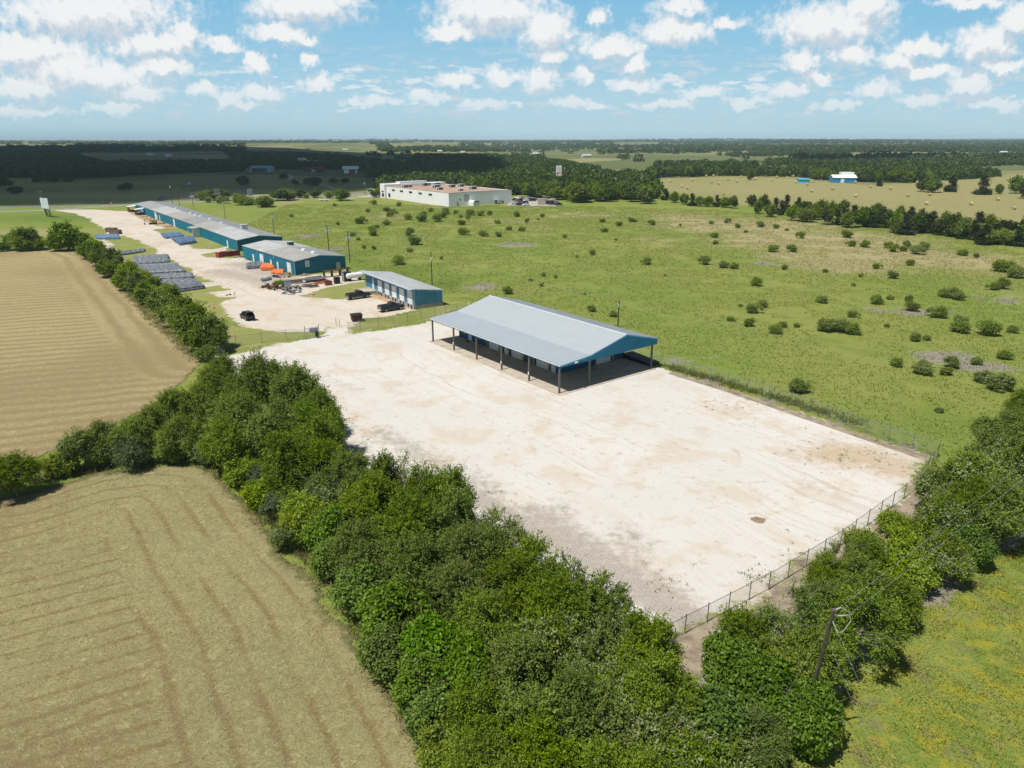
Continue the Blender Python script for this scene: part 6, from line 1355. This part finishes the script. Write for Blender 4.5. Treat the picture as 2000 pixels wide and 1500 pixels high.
# red roll-off container
c0, c1 = G(429, 504), G(470, 499); d = (c1 - c0).normalized(); o = thing('roll_off_container', c0, math.atan2(d.y, d.x), "long dark red roll-off container full of waste beside the teal building", 'container'); L_ = (c1 - c0).length
redm = M("dark_red_steel", (0.30, 0.025, 0.03), .5, 0, .18, .8)
b = MB().box(0, L_, 0, .12, .2, 1.65).box(0, L_, 2.28, 2.4, .2, 1.65).box(0, .12, .12, 2.28, .2, 1.65).box(L_ - .12, L_, .12, 2.28, .2, 1.65)
for i in range(int(L_ / .9)): b.box(.4 + i * .9, .52 + i * .9, -.08, 0, .2, 1.55)
b.box(-.06, L_ + .06, -.1, 0, 1.56, 1.7); b.build("container_wall", redm, o)
b = MB(); r = np.random.default_rng(4)
for i in range(26): b.rbox((r.uniform(.5, L_ - .5), r.uniform(.5, 1.9), 1.3 + r.uniform(0, .4)), (r.uniform(.3, 1.4), r.uniform(.2, .7), r.uniform(.1, .4)), r.uniform(0, 3), r.uniform(-.4, .4))
b.build("waste", M("mixed_waste", (0.33, 0.34, 0.33), .8, 0, .6, 1.2), o); MB().box(.2, .5, -.25, 2.6, 0, .25).box(L_ - .6, L_ - .3, -.1, 2.5, 0, .25).build("runner", dark, o)
# ------------------------------------------------------------------ scrap beside the teal building
grey_s = M("grey_scrap_steel", (0.30, 0.30, 0.30), .6, .4, .3, 3); orus = M("orange_primer", (0.42, 0.10, 0.03), .7, 0, .3, 2); wood = M("grey_timber", (0.30, 0.25, 0.19), .9, 0, .25, 3); blk = M("black_scrap", (0.035, 0.032, 0.03), .8, 0, .3, 3)
def scrap(name, u, v, rz, lab, cat, parts):
    c = G(u, v); o = thing(name, (c.x, c.y, .008), R(rz), lab, cat, "scrap and stored metal beside the teal building")
    for pn, mt, bs in parts:
        b = MB()
        for q in bs: b.rbox(*q) if len(q) > 1 and not isinstance(q[0], str) else None
        b.build(pn, mt, o)
    return o
r = np.random.default_rng(12)
scrap('cable_reel_table', 604, 549, 40, "long rusty work bench at the head of the stored pipes", 'bench', [('bench_top', rust, [((0, 0, 1.5), (6.5, 1.6, .18))]), ('leg', rust, [((x, y, .72), (.18, .18, 1.44)) for x in (-3, -1, 1, 3) for y in (-.6, .6)])]) if False else None
o = scrap('work_bench', 657, 539, 38, "long high rusty bench behind the black cabinets by the white tank", 'bench', [('bench_top', rust, [((0, 0, 1.7), (7.5, 1.4, .16))])])
for x in (-3.5, -1.2, 1.2, 3.5): MB().box(x - .1, x + .1, -.6, .6, 0, 1.61).build("leg", rust, o)
scrap('cabinet', 678, 549, 38, "tall black steel cabinet next to the white tank", 'cabinet', [('cabinet_body', blk, [((0, 0, 1.25), (2.0, 1.6, 2.5))]), ('cabinet_door', grey_s, [((-1.02, 0, 1.25), (.03, 1.4, 2.2))])])
scrap('cabinet', 659, 554, 36, "lower black cabinet in front of the rusty bench", 'cabinet', [('cabinet_body', blk, [((0, 0, .85), (1.4, 1.1, 1.7))]), ('shelf', rust, [((0, 0, 1.72), (1.5, 1.2, .04))])])
scrap('rusty_crate', 642, 557, 38, "open rusty orange steel crate on the grass edge", 'crate', [('crate_side', M("rust_orange", (0.26, 0.10, 0.035), .85, 0, .25, 2), [((0, -.6, .5), (1.6, .08, 1.0)), ((0, .6, .5), (1.6, .08, 1.0)), ((-.8, 0, .5), (.08, 1.12, 1.0)), ((.8, 0, .5), (.08, 1.12, 1.0))]), ('crate_lid', rust, [((-.1, .1, 1.08), (1.9, 1.4, .06))])])
for i, (u0, v0, u1, v1, m_, w_, lab) in enumerate([(586, 548, 640, 542, grey_s, .9, "pile of grey angle irons behind the scrap heap"), (590, 553, 642, 547, blk, .8, "pile of dark ladder-like racking on the ground"), (610, 555, 640, 551, orus, 1.2, "pile of orange racking beams on the gravel"), (585, 559, 610, 556, grey_s, 2.2, "pile of pale pipes beside the pallet"), (600, 562, 624, 559, rust, 1.0, "pile of short rusty bars at the grass edge"), (595, 546, 630, 541, wood, .7, "stack of weathered boards beside the gravel lane")]):
    c0, c1 = G(u0, v0), G(u1, v1); d = c1 - c0; o = thing('scrap_pile', c0, math.atan2(d.y, d.x), lab, 'pile', "scrap and stored metal beside the teal building"); L_ = d.length
    for k in range(9):
        q = MB().rbox((0, 0, 0), (L_ * r.uniform(.55, .98), .14, .1)).build("beam", m_, o); q.location = (L_ / 2 + r.normal() * .3, r.uniform(-w_, w_), .08 + .11 * r.integers(0, 4)); q.rotation_euler = (r.uniform(0, 3), 0, r.normal() * .06)
def heap(u, v, rad, n, mats, lab, hgt=1.0):
    c = G(u, v); o = thing('scrap_heap', c, r.uniform(0, 3), lab, 'heap', "scrap and stored metal beside the teal building")
    for nm, m_ in mats:
        b = MB()
        for k in range(n):
            a, q = r.uniform(0, 6.28), rad * r.random() ** .6; z = hgt * (1 - q / rad) * r.uniform(.2, 1) + .1
            if r.random() < .45: e = Vector((r.normal(), r.normal(), r.normal() * .4)).normalized() * r.uniform(.4, 1.3); p = Vector((math.cos(a) * q, math.sin(a) * q, z)); b.tube([p - e, p + e], r.uniform(.03, .07), 5)
            else: b.rbox((math.cos(a) * q, math.sin(a) * q, z), (r.uniform(.2, .9), r.uniform(.1, .6), r.uniform(.03, .35)), r.uniform(0, 3), r.uniform(-.6, .6), r.uniform(-.5, .5))
        b.build(nm, m_, o)
heap(526, 561, 2.0, 12, [('dark_metal', blk), ('rusty_metal', rust), ('timber', wood)], "heap of dark rods and rusty metal at the left end of the scrap", .9)
heap(537, 563, 1.9, 12, [('rusty_metal', rust), ('dark_metal', blk), ('orange_metal', orus)], "heap of rusty and orange metal, second from the left", 1.0)
heap(549, 565, 2.2, 12, [('green_sheet', M("green_tarp", (0.05, 0.12, 0.085), .7)), ('grey_metal', grey_s), ('dark_metal', blk)], "heap with dark green tarpaulin beside the weeds", 1.2)
heap(575, 565, 2.4, 12, [('dark_metal', blk), ('rusty_metal', rust), ('grey_metal', grey_s)], "heap of black and brown parts right of the grey crate", 1.2)
heap(570, 572, 2.6, 12, [('grey_metal', grey_s), ('blue_parts', M("faded_blue", (0.18, 0.25, 0.33), .7)), ('dark_metal', blk)], "low heap of grey and blue pieces at the gravel edge", .5)
heap(556, 540, 2.4, 10, [('grey_metal', grey_s), ('dark_metal', blk), ('orange_metal', orus)], "mixed heap by the teal building's near roller door", .8)
heap(596, 537, 1.5, 8, [('grey_metal', grey_s), ('timber', wood)], "flat heap of sheet metal against the teal gable wall", .3)
heap(537, 541, 1.2, 8, [('dark_sheet', blk), ('grey_metal', grey_s)], "dark bundle right of the limp mesh bundle", .8)
heap(566, 535, 1.1, 6, [('orange_metal', wire_o), ('grey_metal', grey_s)], "small orange heap at the corner of the teal building", .6)
heap(466, 503, 1.6, 8, [('grey_metal', grey_s), ('rusty_metal', rust)], "grey scraps at the right end of the red container", .6)
heap(489, 508, 1.6, 8, [('dark_metal', blk), ('rusty_metal', rust)], "dark scraps behind the short grey mesh stack", .4)
scrap('metal_crate', 563, 561, 20, "tall pale grey steel crate in the middle of the scrap", 'crate', [('crate_side', M("pale_grey_steel", (0.42, 0.43, 0.44), .6), [((0, 0, .9), (1.7, 1.3, 1.8))]), ('crate_rim', grey_s, [((0, 0, 1.84), (1.85, 1.45, .08))])])
scrap('timber_box', 575, 553, 30, "long grey wooden box behind the pale crate", 'box', [('box_side', wood, [((0, 0, .5), (4.2, 1.2, 1.0))]), ('box_lid', M("pale_timber", (0.40, 0.34, 0.27), .9), [((0, 0, 1.03), (4.3, 1.3, .06))])])
plant('weed_clump', 'brush', G(548, 560).x, G(548, 560).y, 1.8, 1.6, "yellow-green weeds growing out of the scrap heap", 'weeds')
# white gas tank
c = G(694, 548); o = thing('gas_tank', (c.x, c.y, 0), R(38), "white cylindrical gas tank at the end of the scrap row", 'tank')
b = MB(); b.lathe([(.1, -2.6), (.55, -2.45), (.75, -2.1), (.75, 2.1), (.55, 2.45), (.1, 2.6)], 16, (0, 0, 1.45), 'X'); b.build("tank_shell", whiteb, o, False)
for x in (-1.4, 1.4): MB().box(x - .12, x + .12, -.6, .6, 0, .85).build("saddle", blk, o)
MB().lathe([(.2, 2.15), (.2, 2.42)], 10, (0, 0, 0)).build("valve_dome", alu, o)
c = G(677, 533); o = thing('boulder_pile', c, 0, "pale boulder leaning at the teal building's right corner", 'boulder'); b = MB(); b.lathe([(.3, -.1), (.95, .3), (.8, .9), (.3, 1.3)], 9); b.build("stone", M("pale_stone", (0.42, 0.37, 0.29), .9, 0, .3, 1.5), o)
# digger by the long building
c = G(300, 438); o = thing('mini_excavator', (c.x, c.y, .008), R(200), "small worn yellow excavator on the gravel beside the long building", 'excavator')
yel = M("worn_machine_yellow", (0.36, 0.22, 0.06), .6, 0, .3, 1.5)
for y in (-.9, .9): MB().prism([(-1.7, .3), (-1.4, 0), (1.4, 0), (1.7, .3), (1.4, .7), (-1.4, .7)], y - .25, y + .25).build("track", blk, o)
MB().box(-1.6, .4, -.95, .95, .8, 1.5).frus(-1.7, -.6, -.9, .9, 1.5, -1.6, -.7, -.8, .8, 1.9).build("machine_body", yel, o)
b = MB()
for x in (-.5, .7):
    for y in (-.8, .2): b.tube([(x, y, 1.5), (x, y, 2.7)], .05, 6)
b.box(-.6, .8, -.9, .3, 2.7, 2.78); b.build("canopy", blk, o); MB().box(-.5, .65, -.8, .2, 1.5, 1.75).build("seat", blk, o)
MB().tube([(.6, .5, 1.2), (2.0, .5, 2.8), (3.2, .5, 2.3)], .14, 6).build("boom", yel, o); MB().tube([(3.2, .5, 2.3), (3.4, .5, .7)], .11, 6).build("arm", yel, o); MB().prism([(3.1, .7), (3.6, .6), (3.5, .1), (3.0, .05)], .2, .8).build("bucket", rust, o)
heap(318, 437, 1.5, 8, [('rusty_metal', rust), ('timber', wood)], "rusty parts on the bare soil right of the excavator", .6); heap(333, 443, 1.8, 8, [('dark_metal', blk), ('timber', wood)], "dark boards on the soil beside the long building", .3); heap(282, 424, 1.8, 8, [('timber', wood), ('grey_metal', grey_s)], "boards on the soil by the second awning", .3); heap(452, 576, 1.2, 4, [('dark_sheet', blk)], "flat dark sheet lying on the verge by the drive", .1)
strip("bare_soil", P((262, 415), (282, 424), (300, 432), (318, 438), (340, 445)), 5.0, 0.034, M("tan_soil", (0.42, 0.28, 0.17), .95, 0, .25, .6))
strip("gravel_path", P((392, 490), (412, 489), (440, 484), (452, 481)), 2.4, 0.036, M("path_gravel", (0.55, 0.47, 0.37), .95, 0, .15, .6))
strip("dock_soil", P((733, 578), (760, 587), (785, 595), (808, 602)), 2.6, 0.034, M("dock_soil_tan", (0.47, 0.31, 0.18), .95, 0, .25, .5))
strip("concrete_drain", [tuple(G(392, 554)[:2]), tuple(G(412, 553)[:2]), tuple(G(433, 550)[:2])], 2.2, 0.04, M("pale_concrete", (0.50, 0.47, 0.42), .9, 0, .12, .6))
strip("concrete_pad", [(-20.9, 77.2), (-18.4, 79.2)], 2.4, 0.024, M("pale_concrete"))

# ------------------------------------------------------------------ poles, wires, signs
polew = M("pole_wood", (0.085, 0.07, 0.058), .9, 0, .3, 3); poleg = M("weathered_pole", (0.20, 0.185, 0.165), .9, 0, .3, 3); insul = M("insulator", (0.45, 0.47, 0.48), .3)
wire = M("wire_aluminium", (0.36, 0.38, 0.40), .5, .4, .05)
tops = {}
def upole(key, u, v, h_, lab, arms=((.96, 2.0),), trans=0, lean=(0, 0), rz=0.3, m_=polew, r_=.15):
    c = G(u, v); o = thing('utility_pole', c, rz, lab, 'utility pole', "utility poles along the buildings and the highway")
    top = Vector((lean[0], lean[1], h_))
    MB().tube([(0, 0, -.1), top], r_, 8, r_ * .7).build("pole", m_, o)
    for f, w_ in arms:
        q = top * f
        a = MB().rbox((q.x, q.y + .16, q.z), (w_, .12, .12)).build("crossarm", m_, o)
        b = MB()
        for x in (-w_ * .45, -w_ * .2, w_ * .2, w_ * .45): b.lathe([(.05, .06), (.07, .12), (.04, .26)], 8, (q.x + x, q.y + .16, q.z))
        b.build("insulator", insul, a)
    for k in range(trans):
        x = (k - (trans - 1) / 2) * .75; q = top * .76
        t_ = MB().lathe([(.2, 0), (.27, .05), (.27, .85), (.2, .92), (.08, 1.1)], 10, (q.x + x, q.y - .35, q.z - .4)).build("transformer", M("transformer_grey", (0.50, 0.53, 0.54), .5), o)
    tops[key] = Vector((c.x, c.y, 0)) + top
    return o
upole('a', 643.5, 493, 9.0, "utility pole with two transformers left behind the teal building's gable", ((.97, 2.0), (.84, 1.9)), 2)
upole('b', 684, 513, 9.6, "utility pole with two transformers nearest the dock building", ((.97, 2.0), (.84, 1.9)), 2)
upole('c', 844.5, 557, 8.7, "plain dark pole with one grey can behind the dock building", (), 1)
upole('d', 1207, 640, 5.7, "short dark pole standing behind the open shed", (), 0)
MB().lathe([(.14, 4.2), (.14, 4.9)], 8, (-.2, -.15, 0)).build("transformer", M("transformer_grey"), [o for o in COL.objects if o.get('label', '') == "short dark pole standing behind the open shed"][0])
upole('e', 536.5, 457, 8.4, "grey pole with one crossarm behind the long building's near end", ((.97, 2.4),), 1, m_=poleg)
upole('f', 441, 428, 9.0, "grey pole with crossarm behind the middle of the long building", ((.97, 2.4),), 1, m_=poleg)
upole('g', 380, 412, 9.6, "pole with a cluster of three transformers behind the long building", ((.97, 2.6), (.86, 2.4)), 3, m_=poleg)
upole('h', 352, 405, 11.5, "dark pole with wide double crossarm behind the long building's far half", ((.94, 2.4), (.85, 2.2)), 0)
upole('i', 338, 398, 12.5, "tallest dark pole behind the far end of the long building", (), 1)
upole('j', 495.5, 391, 11.0, "thin pole right beside the tall striped highway sign", (), 0)
upole('k', 714, 380, 9.5, "thin pole with a lamp left of the white warehouse", (), 1)
upole('l', 92, 419, 11.5, "grey leaning pole behind the white billboard panels", ((.98, 2.0),), 0, (-1.2, 1.0), m_=poleg)
upole('m', 33, 378, 11.0, "thin pale pole at the dark bush on the far left", (), 0, m_=poleg)
upole('n', 1254, 401, 9.0, "pale pole in front of the trees right of the parking lot", ((.96, 1.8),), 0, m_=poleg)
# guyed pole by the near meadow
gp_t = G(1628, 1190, 11.0); gp_b = G(1566, 1420)
gp_ = thing('utility_pole', gp_b, 0, "leaning brown guyed pole rising from the trees at the near right", 'utility pole', "utility poles along the buildings and the highway")
top = gp_t - gp_b
MB().tube([(0, 0, -.2), tuple(top * .5), tuple(top)], .14, 10, .105).build("pole", M("brown_pole_wood", (0.15, 0.115, 0.09), .9, 0, .35, 3), gp_)
b = MB()
for q0, q1 in ((top * .99, top * .99 + Vector((.45, .15, .1))), (top * .95, top * .95 + Vector((1.0, .2, -.1))), (top * .93, top * .86 + Vector((.3, -.4, 0)))): b.tube([q0, q1], .04, 6)
b.build("insulator", insul, gp_)
MB().tube([top * .99 + Vector((.45, .15, .1)), top * .98 + Vector((.95, .1, -.1)), top * .93 + Vector((1.05, -.1, -.1)), top * .87 + Vector((.6, -.35, -.1)), top * .86 + Vector((.3, -.4, 0))], .017, 6).build("jumper_wire", insul, gp_)
tops['gp'] = gp_t
def cable(a, b, sag, lab, r_=.018, n=14):
    a, b = Vector(a), Vector(b); o_ = a.copy()
    pts = [a.lerp(b, i / n) - Vector((0, 0, sag * 4 * (i / n) * (1 - i / n))) - o_ for i in range(n + 1)]
    o = MB().tube(pts, r_, 5).build("overhead_wire", wire); o.location = o_
    return tag(o, lab, 'wire', "overhead wires and guy wires")
dp = tops['d']; end1 = Vector((66.0, 72.0, 10.5))
cable(dp, end1, 1.0, "upper wire from the short pole across the near pasture", .009); cable(dp - Vector((0, 0, .9)), end1 - Vector((0.6, .6, 1.0)), 1.0, "lower wire from the short pole across the near pasture", .009)
cable(gp_t + Vector((.4, .1, .1)), end1 + Vector((-1, 0, .5)), .4, "upper wire running right from the guyed pole", .009); cable(gp_t + Vector((1.0, .1, -.4)), end1 + Vector((0, 0, -.6)), .5, "lower wire running right from the guyed pole", .008)
cable(gp_b + top * .87 + Vector((.3, -.4, 0)), G(1775, 1530, 3.0), .3, "right wire dropping from the guyed pole over the meadow", .008); cable(gp_b + top * .78 + Vector((.1, -.1, 0)), G(1745, 1540, 2.0), .5, "left wire dropping from the guyed pole over the meadow", .008)
cable(gp_b + top * .93, G(1478, 1450), 0.0, "guy wire running down left from the guyed pole into the trees", .008)
cable(tops['c'], dp, .9, "wire from the pole behind the dock building to the short pole", .016); cable(tops['b'], tops['c'], .8, "wire between the transformer pole and the dock building's pole", .016)
for p_, q_, lab in (('e', 'a', "wire along the teal building's rear"), ('f', 'e', "wire along the long building's near rear"), ('g', 'f', "wire along the long building's middle rear"), ('a', 'b', "wire between the two transformer poles")): cable(tops[p_], tops[q_], .7, lab, .016)
# leaning white billboard
c = G(95, 424); bb = thing('billboard', c, R(-32), "white two-panel billboard on dark leaning timber posts beside the drive entrance", 'billboard')
for i, x in enumerate((-3.2, -1.2, 1.0, 3.0)): MB().tube([(x * .75, .6, 0), (x * .8 - .3, -.1, 6.2)], .2, 6).build("post", M("dark_timber", (0.055, 0.045, 0.04), .9), bb)
for x0, x1 in ((-3.6, -1.3), (-1.1, 3.4)): MB().rbox(((x0 + x1) / 2, -.35, 6.6), (x1 - x0, .14, 5.0)).build("panel", M("billboard_white", (0.64, 0.68, 0.69), .6), bb)
MB().box(-3.6, 3.4, -.25, -.05, 4.0, 4.25).box(-3.6, 3.4, -.25, -.05, 8.2, 8.45).build("beam", M("dark_timber"), bb)
# sign tower above the woods
def text(body, size, loc, mat, parent, rx=90, sx=1.0):
    cu = bpy.data.curves.new("lettering", 'FONT'); cu.body = body; cu.size = size; cu.align_x = 'CENTER'; cu.align_y = 'CENTER'; cu.extrude = .02
    tmp = bpy.data.objects.new("lettering", cu); COL.objects.link(tmp)
    dg = bpy.context.evaluated_depsgraph_get(); me = bpy.data.meshes.new_from_object(tmp.evaluated_get(dg)); bpy.data.objects.remove(tmp)
    me.materials.clear()
    o = link("lettering", me, mat, parent); o.location = loc; o.rotation_euler = (R(rx), 0, 0); o.scale = (sx, 1, 1)
    return o
c = G(1092, 352); c = Vector((c.x * .86, c.y * .86, 0)); st = thing('tower_sign', c, R(-4), "tall white sign with orange fruit motif rising from the trees right of the warehouse", 'sign')
MB().box(-2.2, 2.2, -.25, .25, 6.5, 16.2).build("panel", M("sign_white", (0.72, 0.73, 0.72), .5), st); MB().box(-2.3, 2.3, -.3, .3, 16.2, 16.5).build("cap", blk, st)
MB().tube([(0, .0, 0), (0, 0, 6.5)], .45, 8).build("post", steel_p, st)
b = MB(); b.box(-6.2, -2.25, -.1, .1, 9.4, 9.8).box(2.25, 5.2, -.1, .1, 9.4, 9.8).box(-6.2, -2.25, -.1, .1, 11.6, 11.9).box(2.25, 6.0, -.1, .1, 11.6, 11.9); b.build("catwalk", M("catwalk_brown", (0.16, 0.09, 0.09), .7), st)
inkg = M("sign_ink", (0.12, 0.12, 0.12), .6)
MB().box(-.95, -.8, -.28, -.252, 14.0, 15.0).box(-.5, -.1, -.28, -.252, 15.1, 15.35).box(.1, 1.6, -.28, -.252, 14.0, 14.25).box(.3, .5, -.28, -.252, 14.25, 14.7).box(-1.3, 1.2, -.28, -.252, 13.1, 13.35).build("lettering", inkg, st)
MB().lathe([(1.05, 0), (1.05, .04)], 14, (.7, -.29, 11.0), 'Y').build("orange_motif", M("motif_orange", (0.80, 0.35, 0.05), .5), st); MB().lathe([(.7, 0), (.7, .05)], 12, (.85, -.30, 11.7), 'Y').build("yellow_motif", M("motif_yellow", (0.78, 0.58, 0.16), .5), st); MB().lathe([(.62, 0), (.62, .05)], 12, (-1.1, -.30, 9.6), 'Y').lathe([(.5, 0), (.5, .05)], 12, (-.5, -.30, 10.1), 'Y').build("red_motif", M("motif_red", (0.70, 0.26, 0.16), .5), st); MB().lathe([(.32, 0), (.32, .06)], 10, (-1.1, -.30, 10.6), 'Y').lathe([(.3, 0), (.3, .06)], 10, (-.6, -.30, 11.0), 'Y').lathe([(.3, 0), (.3, .06)], 10, (-1.5, -.30, 10.2), 'Y').build("dark_motif", M("motif_plum", (0.15, 0.06, 0.07), .5), st)
# highway signs
c = G(491, 390); o = thing('highway_sign', c, R(30), "tall pale blue slatted sign beside the highway", 'sign'); MB().tube([(0, 0, 0), (0, 0, 3)], .15, 6).build("post", steel_p, o); MB().box(-1.6, 1.6, -.1, .1, 2.6, 6.6).build("panel", M("pale_blue_sign", (0.36, 0.44, 0.50), .5), o)
for x in (-.8, 0, .8): MB().box(x - .12, x + .12, -.14, -.102, 2.9, 6.3).build("stripe", M("sign_slate", (0.10, 0.14, 0.18), .5), o)
c = G(427, 394); o = thing('highway_sign', c, R(30), "dim framed sign above the dark bushes behind the long building", 'sign'); MB().tube([(-1.2, 0, 0), (-1.2, 0, 5)], .12, 6).tube([(1.2, 0, 0), (1.2, 0, 5)], .12, 6).build("post", steel_p, o); MB().box(-1.8, 1.8, -.08, .08, 5.2, 8.0).build("panel", M("dim_sign", (0.22, 0.22, 0.20), .6), o); MB().box(-1.8, 1.8, -.1, .1, 4.4, 5.0).build("lower_board", M("pink_board", (0.55, 0.48, 0.45), .6), o)
for i, (u, v, lab) in enumerate(((371, 365, "small pale board in the shaded field left of the lopsided tree"), (63, 356, "small pale blue board among bushes at the far left"), (713, 366, "small white hanging board left of the warehouse"), (1894, 345, "small white post behind the bale field"))):
    c = G(u, v); o = thing('small_sign', c, .3, lab, 'sign'); MB().tube([(0, 0, 0), (0, 0, 2)], .08, 6).build("post", steel_p, o); MB().box(-1.2, 1.2, -.08, .08, 1.6, 3.4).build("panel", M("pale_blue_sign"), o)
c = G(634, 392.5); o = thing('parked_trailer', c, .3, "white flat trailer lying in the grass behind the long building", 'trailer'); MB().box(-3, 3, -1, 1, .5, 1.0).build("deck", whiteb, o); MB().box(-2, -1, -1.1, 1.1, 0, .5).box(1, 2, -1.1, 1.1, 0, .5).build("wheel", tyre, o)
c = G(1062, 399); o = thing('container', c, R(8), "pale tan container at the grass edge of the warehouse lot", 'container'); MB().box(-3.2, 3.2, -1.2, 1.2, .1, 3.0).build("container_wall", M("tan_container", (0.46, 0.38, 0.30), .7), o); MB().box(-3.25, 3.25, -1.25, 1.25, 3.0, 3.1).build("container_roof", M("tan_container"), o)
c = G(1059 + 20, 399); o = thing('container', G(1075, 399), R(8), "rusty brown container right of the pale tan one", 'container'); MB().box(-2.6, 2.6, -1.2, 1.2, .1, 2.2).build("container_wall", rust, o); MB().box(-2.6, -2.4, -1.3, 1.3, 0, 2.3).build("container_frame", blk, o)
# ------------------------------------------------------------------ hay bales
BALES = [(1310, 356), (1293, 370.5), (1333, 366.5), (1343, 369.5), (1350, 344), (1353, 353.5), (1380, 345.5), (1394, 345), (1413, 382), (1404, 360.5), (1390, 359), (1422, 353), (1439, 357), (1448, 347), (1477, 351), (1509, 354), (1518, 347.5), (1555, 358), (1550, 345.5), (1577, 363), (1586, 375.5), (1626, 371), (1672, 385), (1671, 358), (1700, 367.5), (1739, 371), (1773, 384.5), (1816, 382.5), (1810, 400), (1897, 401), (1949, 392), (1980, 410), (1968, 353), (1978, 357), (1792, 358), (1458, 396)]
straw = M("straw_bale", (0.47, 0.38, 0.20), .9, 0, .2, 3); straw_e = M("straw_bale_end", (0.40, 0.31, 0.17), .9, 0, .25, 6)
for i, (u, v) in enumerate(sorted(BALES)):
    c = G(u, v)
    if i == 0:
        bp = thing('hay_bale', (0, 0, 0), 0, None, 'hay bale', "round hay bales on the far field")
        MB().lathe([(.92, -.8), (.97, -.7), (.97, .7), (.92, .8)], 16, (0, 0, .93), 'X').build("bale_roll", straw, bp); MB().lathe([(.86, -.815), (.86, .815)], 14, (0, 0, .93), 'X').build("bale_end", straw_e, bp); o = bp
    else: o = copy_tree(bp)
    o.location = (c.x, c.y, 0); o.rotation_euler = (0, 0, random.uniform(-.5, .9))
    o['label'] = "round straw hay bale, %s from the left on the far bale field" % nth(i + 1)

# ------------------------------------------------------------------ clouds standing above the land (the ones that shade the far left fields)
cw = bpy.data.materials.new("cloud_white"); cw.use_nodes = True
t = NT(cw.node_tree); t.n.clear(); out = t.new('ShaderNodeOutputMaterial')
df_ = t.new('ShaderNodeBsdfDiffuse'); t.put(df_.inputs[0], (0.9, 0.9, 0.9)); tr_ = t.new('ShaderNodeBsdfTransparent'); mx = t.new('ShaderNodeMixShader'); mx.inputs[0].default_value = .58
t.l.new(tr_.outputs[0], mx.inputs[1]); t.l.new(df_.outputs[0], mx.inputs[2]); t.l.new(mx.outputs[0], out.inputs[0])
def cloud(poly_uv, alt, seed, rad=(60, 110)):
    """a cumulus bank floating at alt whose shadow falls on the given stretch of land"""
    r_ = np.random.default_rng(seed); poly = P(*poly_uv); p = np.asarray(poly); k = alt / -SUN_DIR.z
    off = np.array([SUN_DIR.x * k, SUN_DIR.y * k]); pts = scatter(poly, rad[0] * .9, r_); sd = pts_sd(pts[:, 0], pts[:, 1], poly)
    b = MB(); golden = math.pi * (3 - 5 ** .5)
    for (x, y), s in zip(pts, sd):
        R0 = min(rad[1], max(rad[0] * .35, s * .9 + 8)) * r_.uniform(.85, 1.1)
        prof = [(R0 * .72, -R0 * .12), (R0, R0 * .1), (R0 * .93, R0 * .4), (R0 * .65, R0 * .72), (R0 * .2, R0 * .9)]
        b.lathe([(q * r_.uniform(.92, 1.08), z) for q, z in prof], 12, (x - off[0], y - off[1], alt + r_.uniform(-8, 8)))
    return tag(b.build("cloud", cw), kind='structure')
cloud([(-700, 398), (0, 402), (150, 401), (262, 396), (400, 386), (520, 379), (650, 376), (735, 371), (760, 352), (850, 358), (950, 352), (985, 336), (960, 318), (890, 303), (740, 300), (560, 291), (300, 288), (0, 290), (-700, 300)], 750, 3, (46, 150))
cloud([(1480, 318), (1600, 321), (1750, 318), (1900, 314), (1850, 305), (1700, 303), (1550, 307)], 1000, 8, (60, 120))
# ------------------------------------------------------------------ haze
hm = bpy.data.materials.new("haze_air"); hm.use_nodes = True
ht = NT(hm.node_tree); ht.n.clear()
hout = ht.new('ShaderNodeOutputMaterial'); pv = ht.new('ShaderNodeVolumePrincipled')
pv.inputs['Color'].default_value = (0.62, 0.83, 1.0, 1)
pv.inputs['Density'].default_value = 0.000075
pv.inputs['Anisotropy'].default_value = 0.0
ht.l.new(pv.outputs[0], hout.inputs['Volume'])
hb = MB(); hb.box(-9500, 9500, -1200, 11500, -12, 62)
tag(hb.build("haze", hm), kind='stuff')
scene.cycles.volume_step_rate = 10
scene.cycles.volume_max_steps = 8
scene.cycles.max_bounces = 5
scene.cycles.diffuse_bounces = 3
scene.cycles.glossy_bounces = 2
scene.cycles.transmission_bounces = 3
scene.cycles.transparent_max_bounces = 12
scene.cycles.volume_bounces = 1
scene.cycles.caustics_reflective = False
scene.cycles.caustics_refractive = False
scene.cycles.use_denoising = True
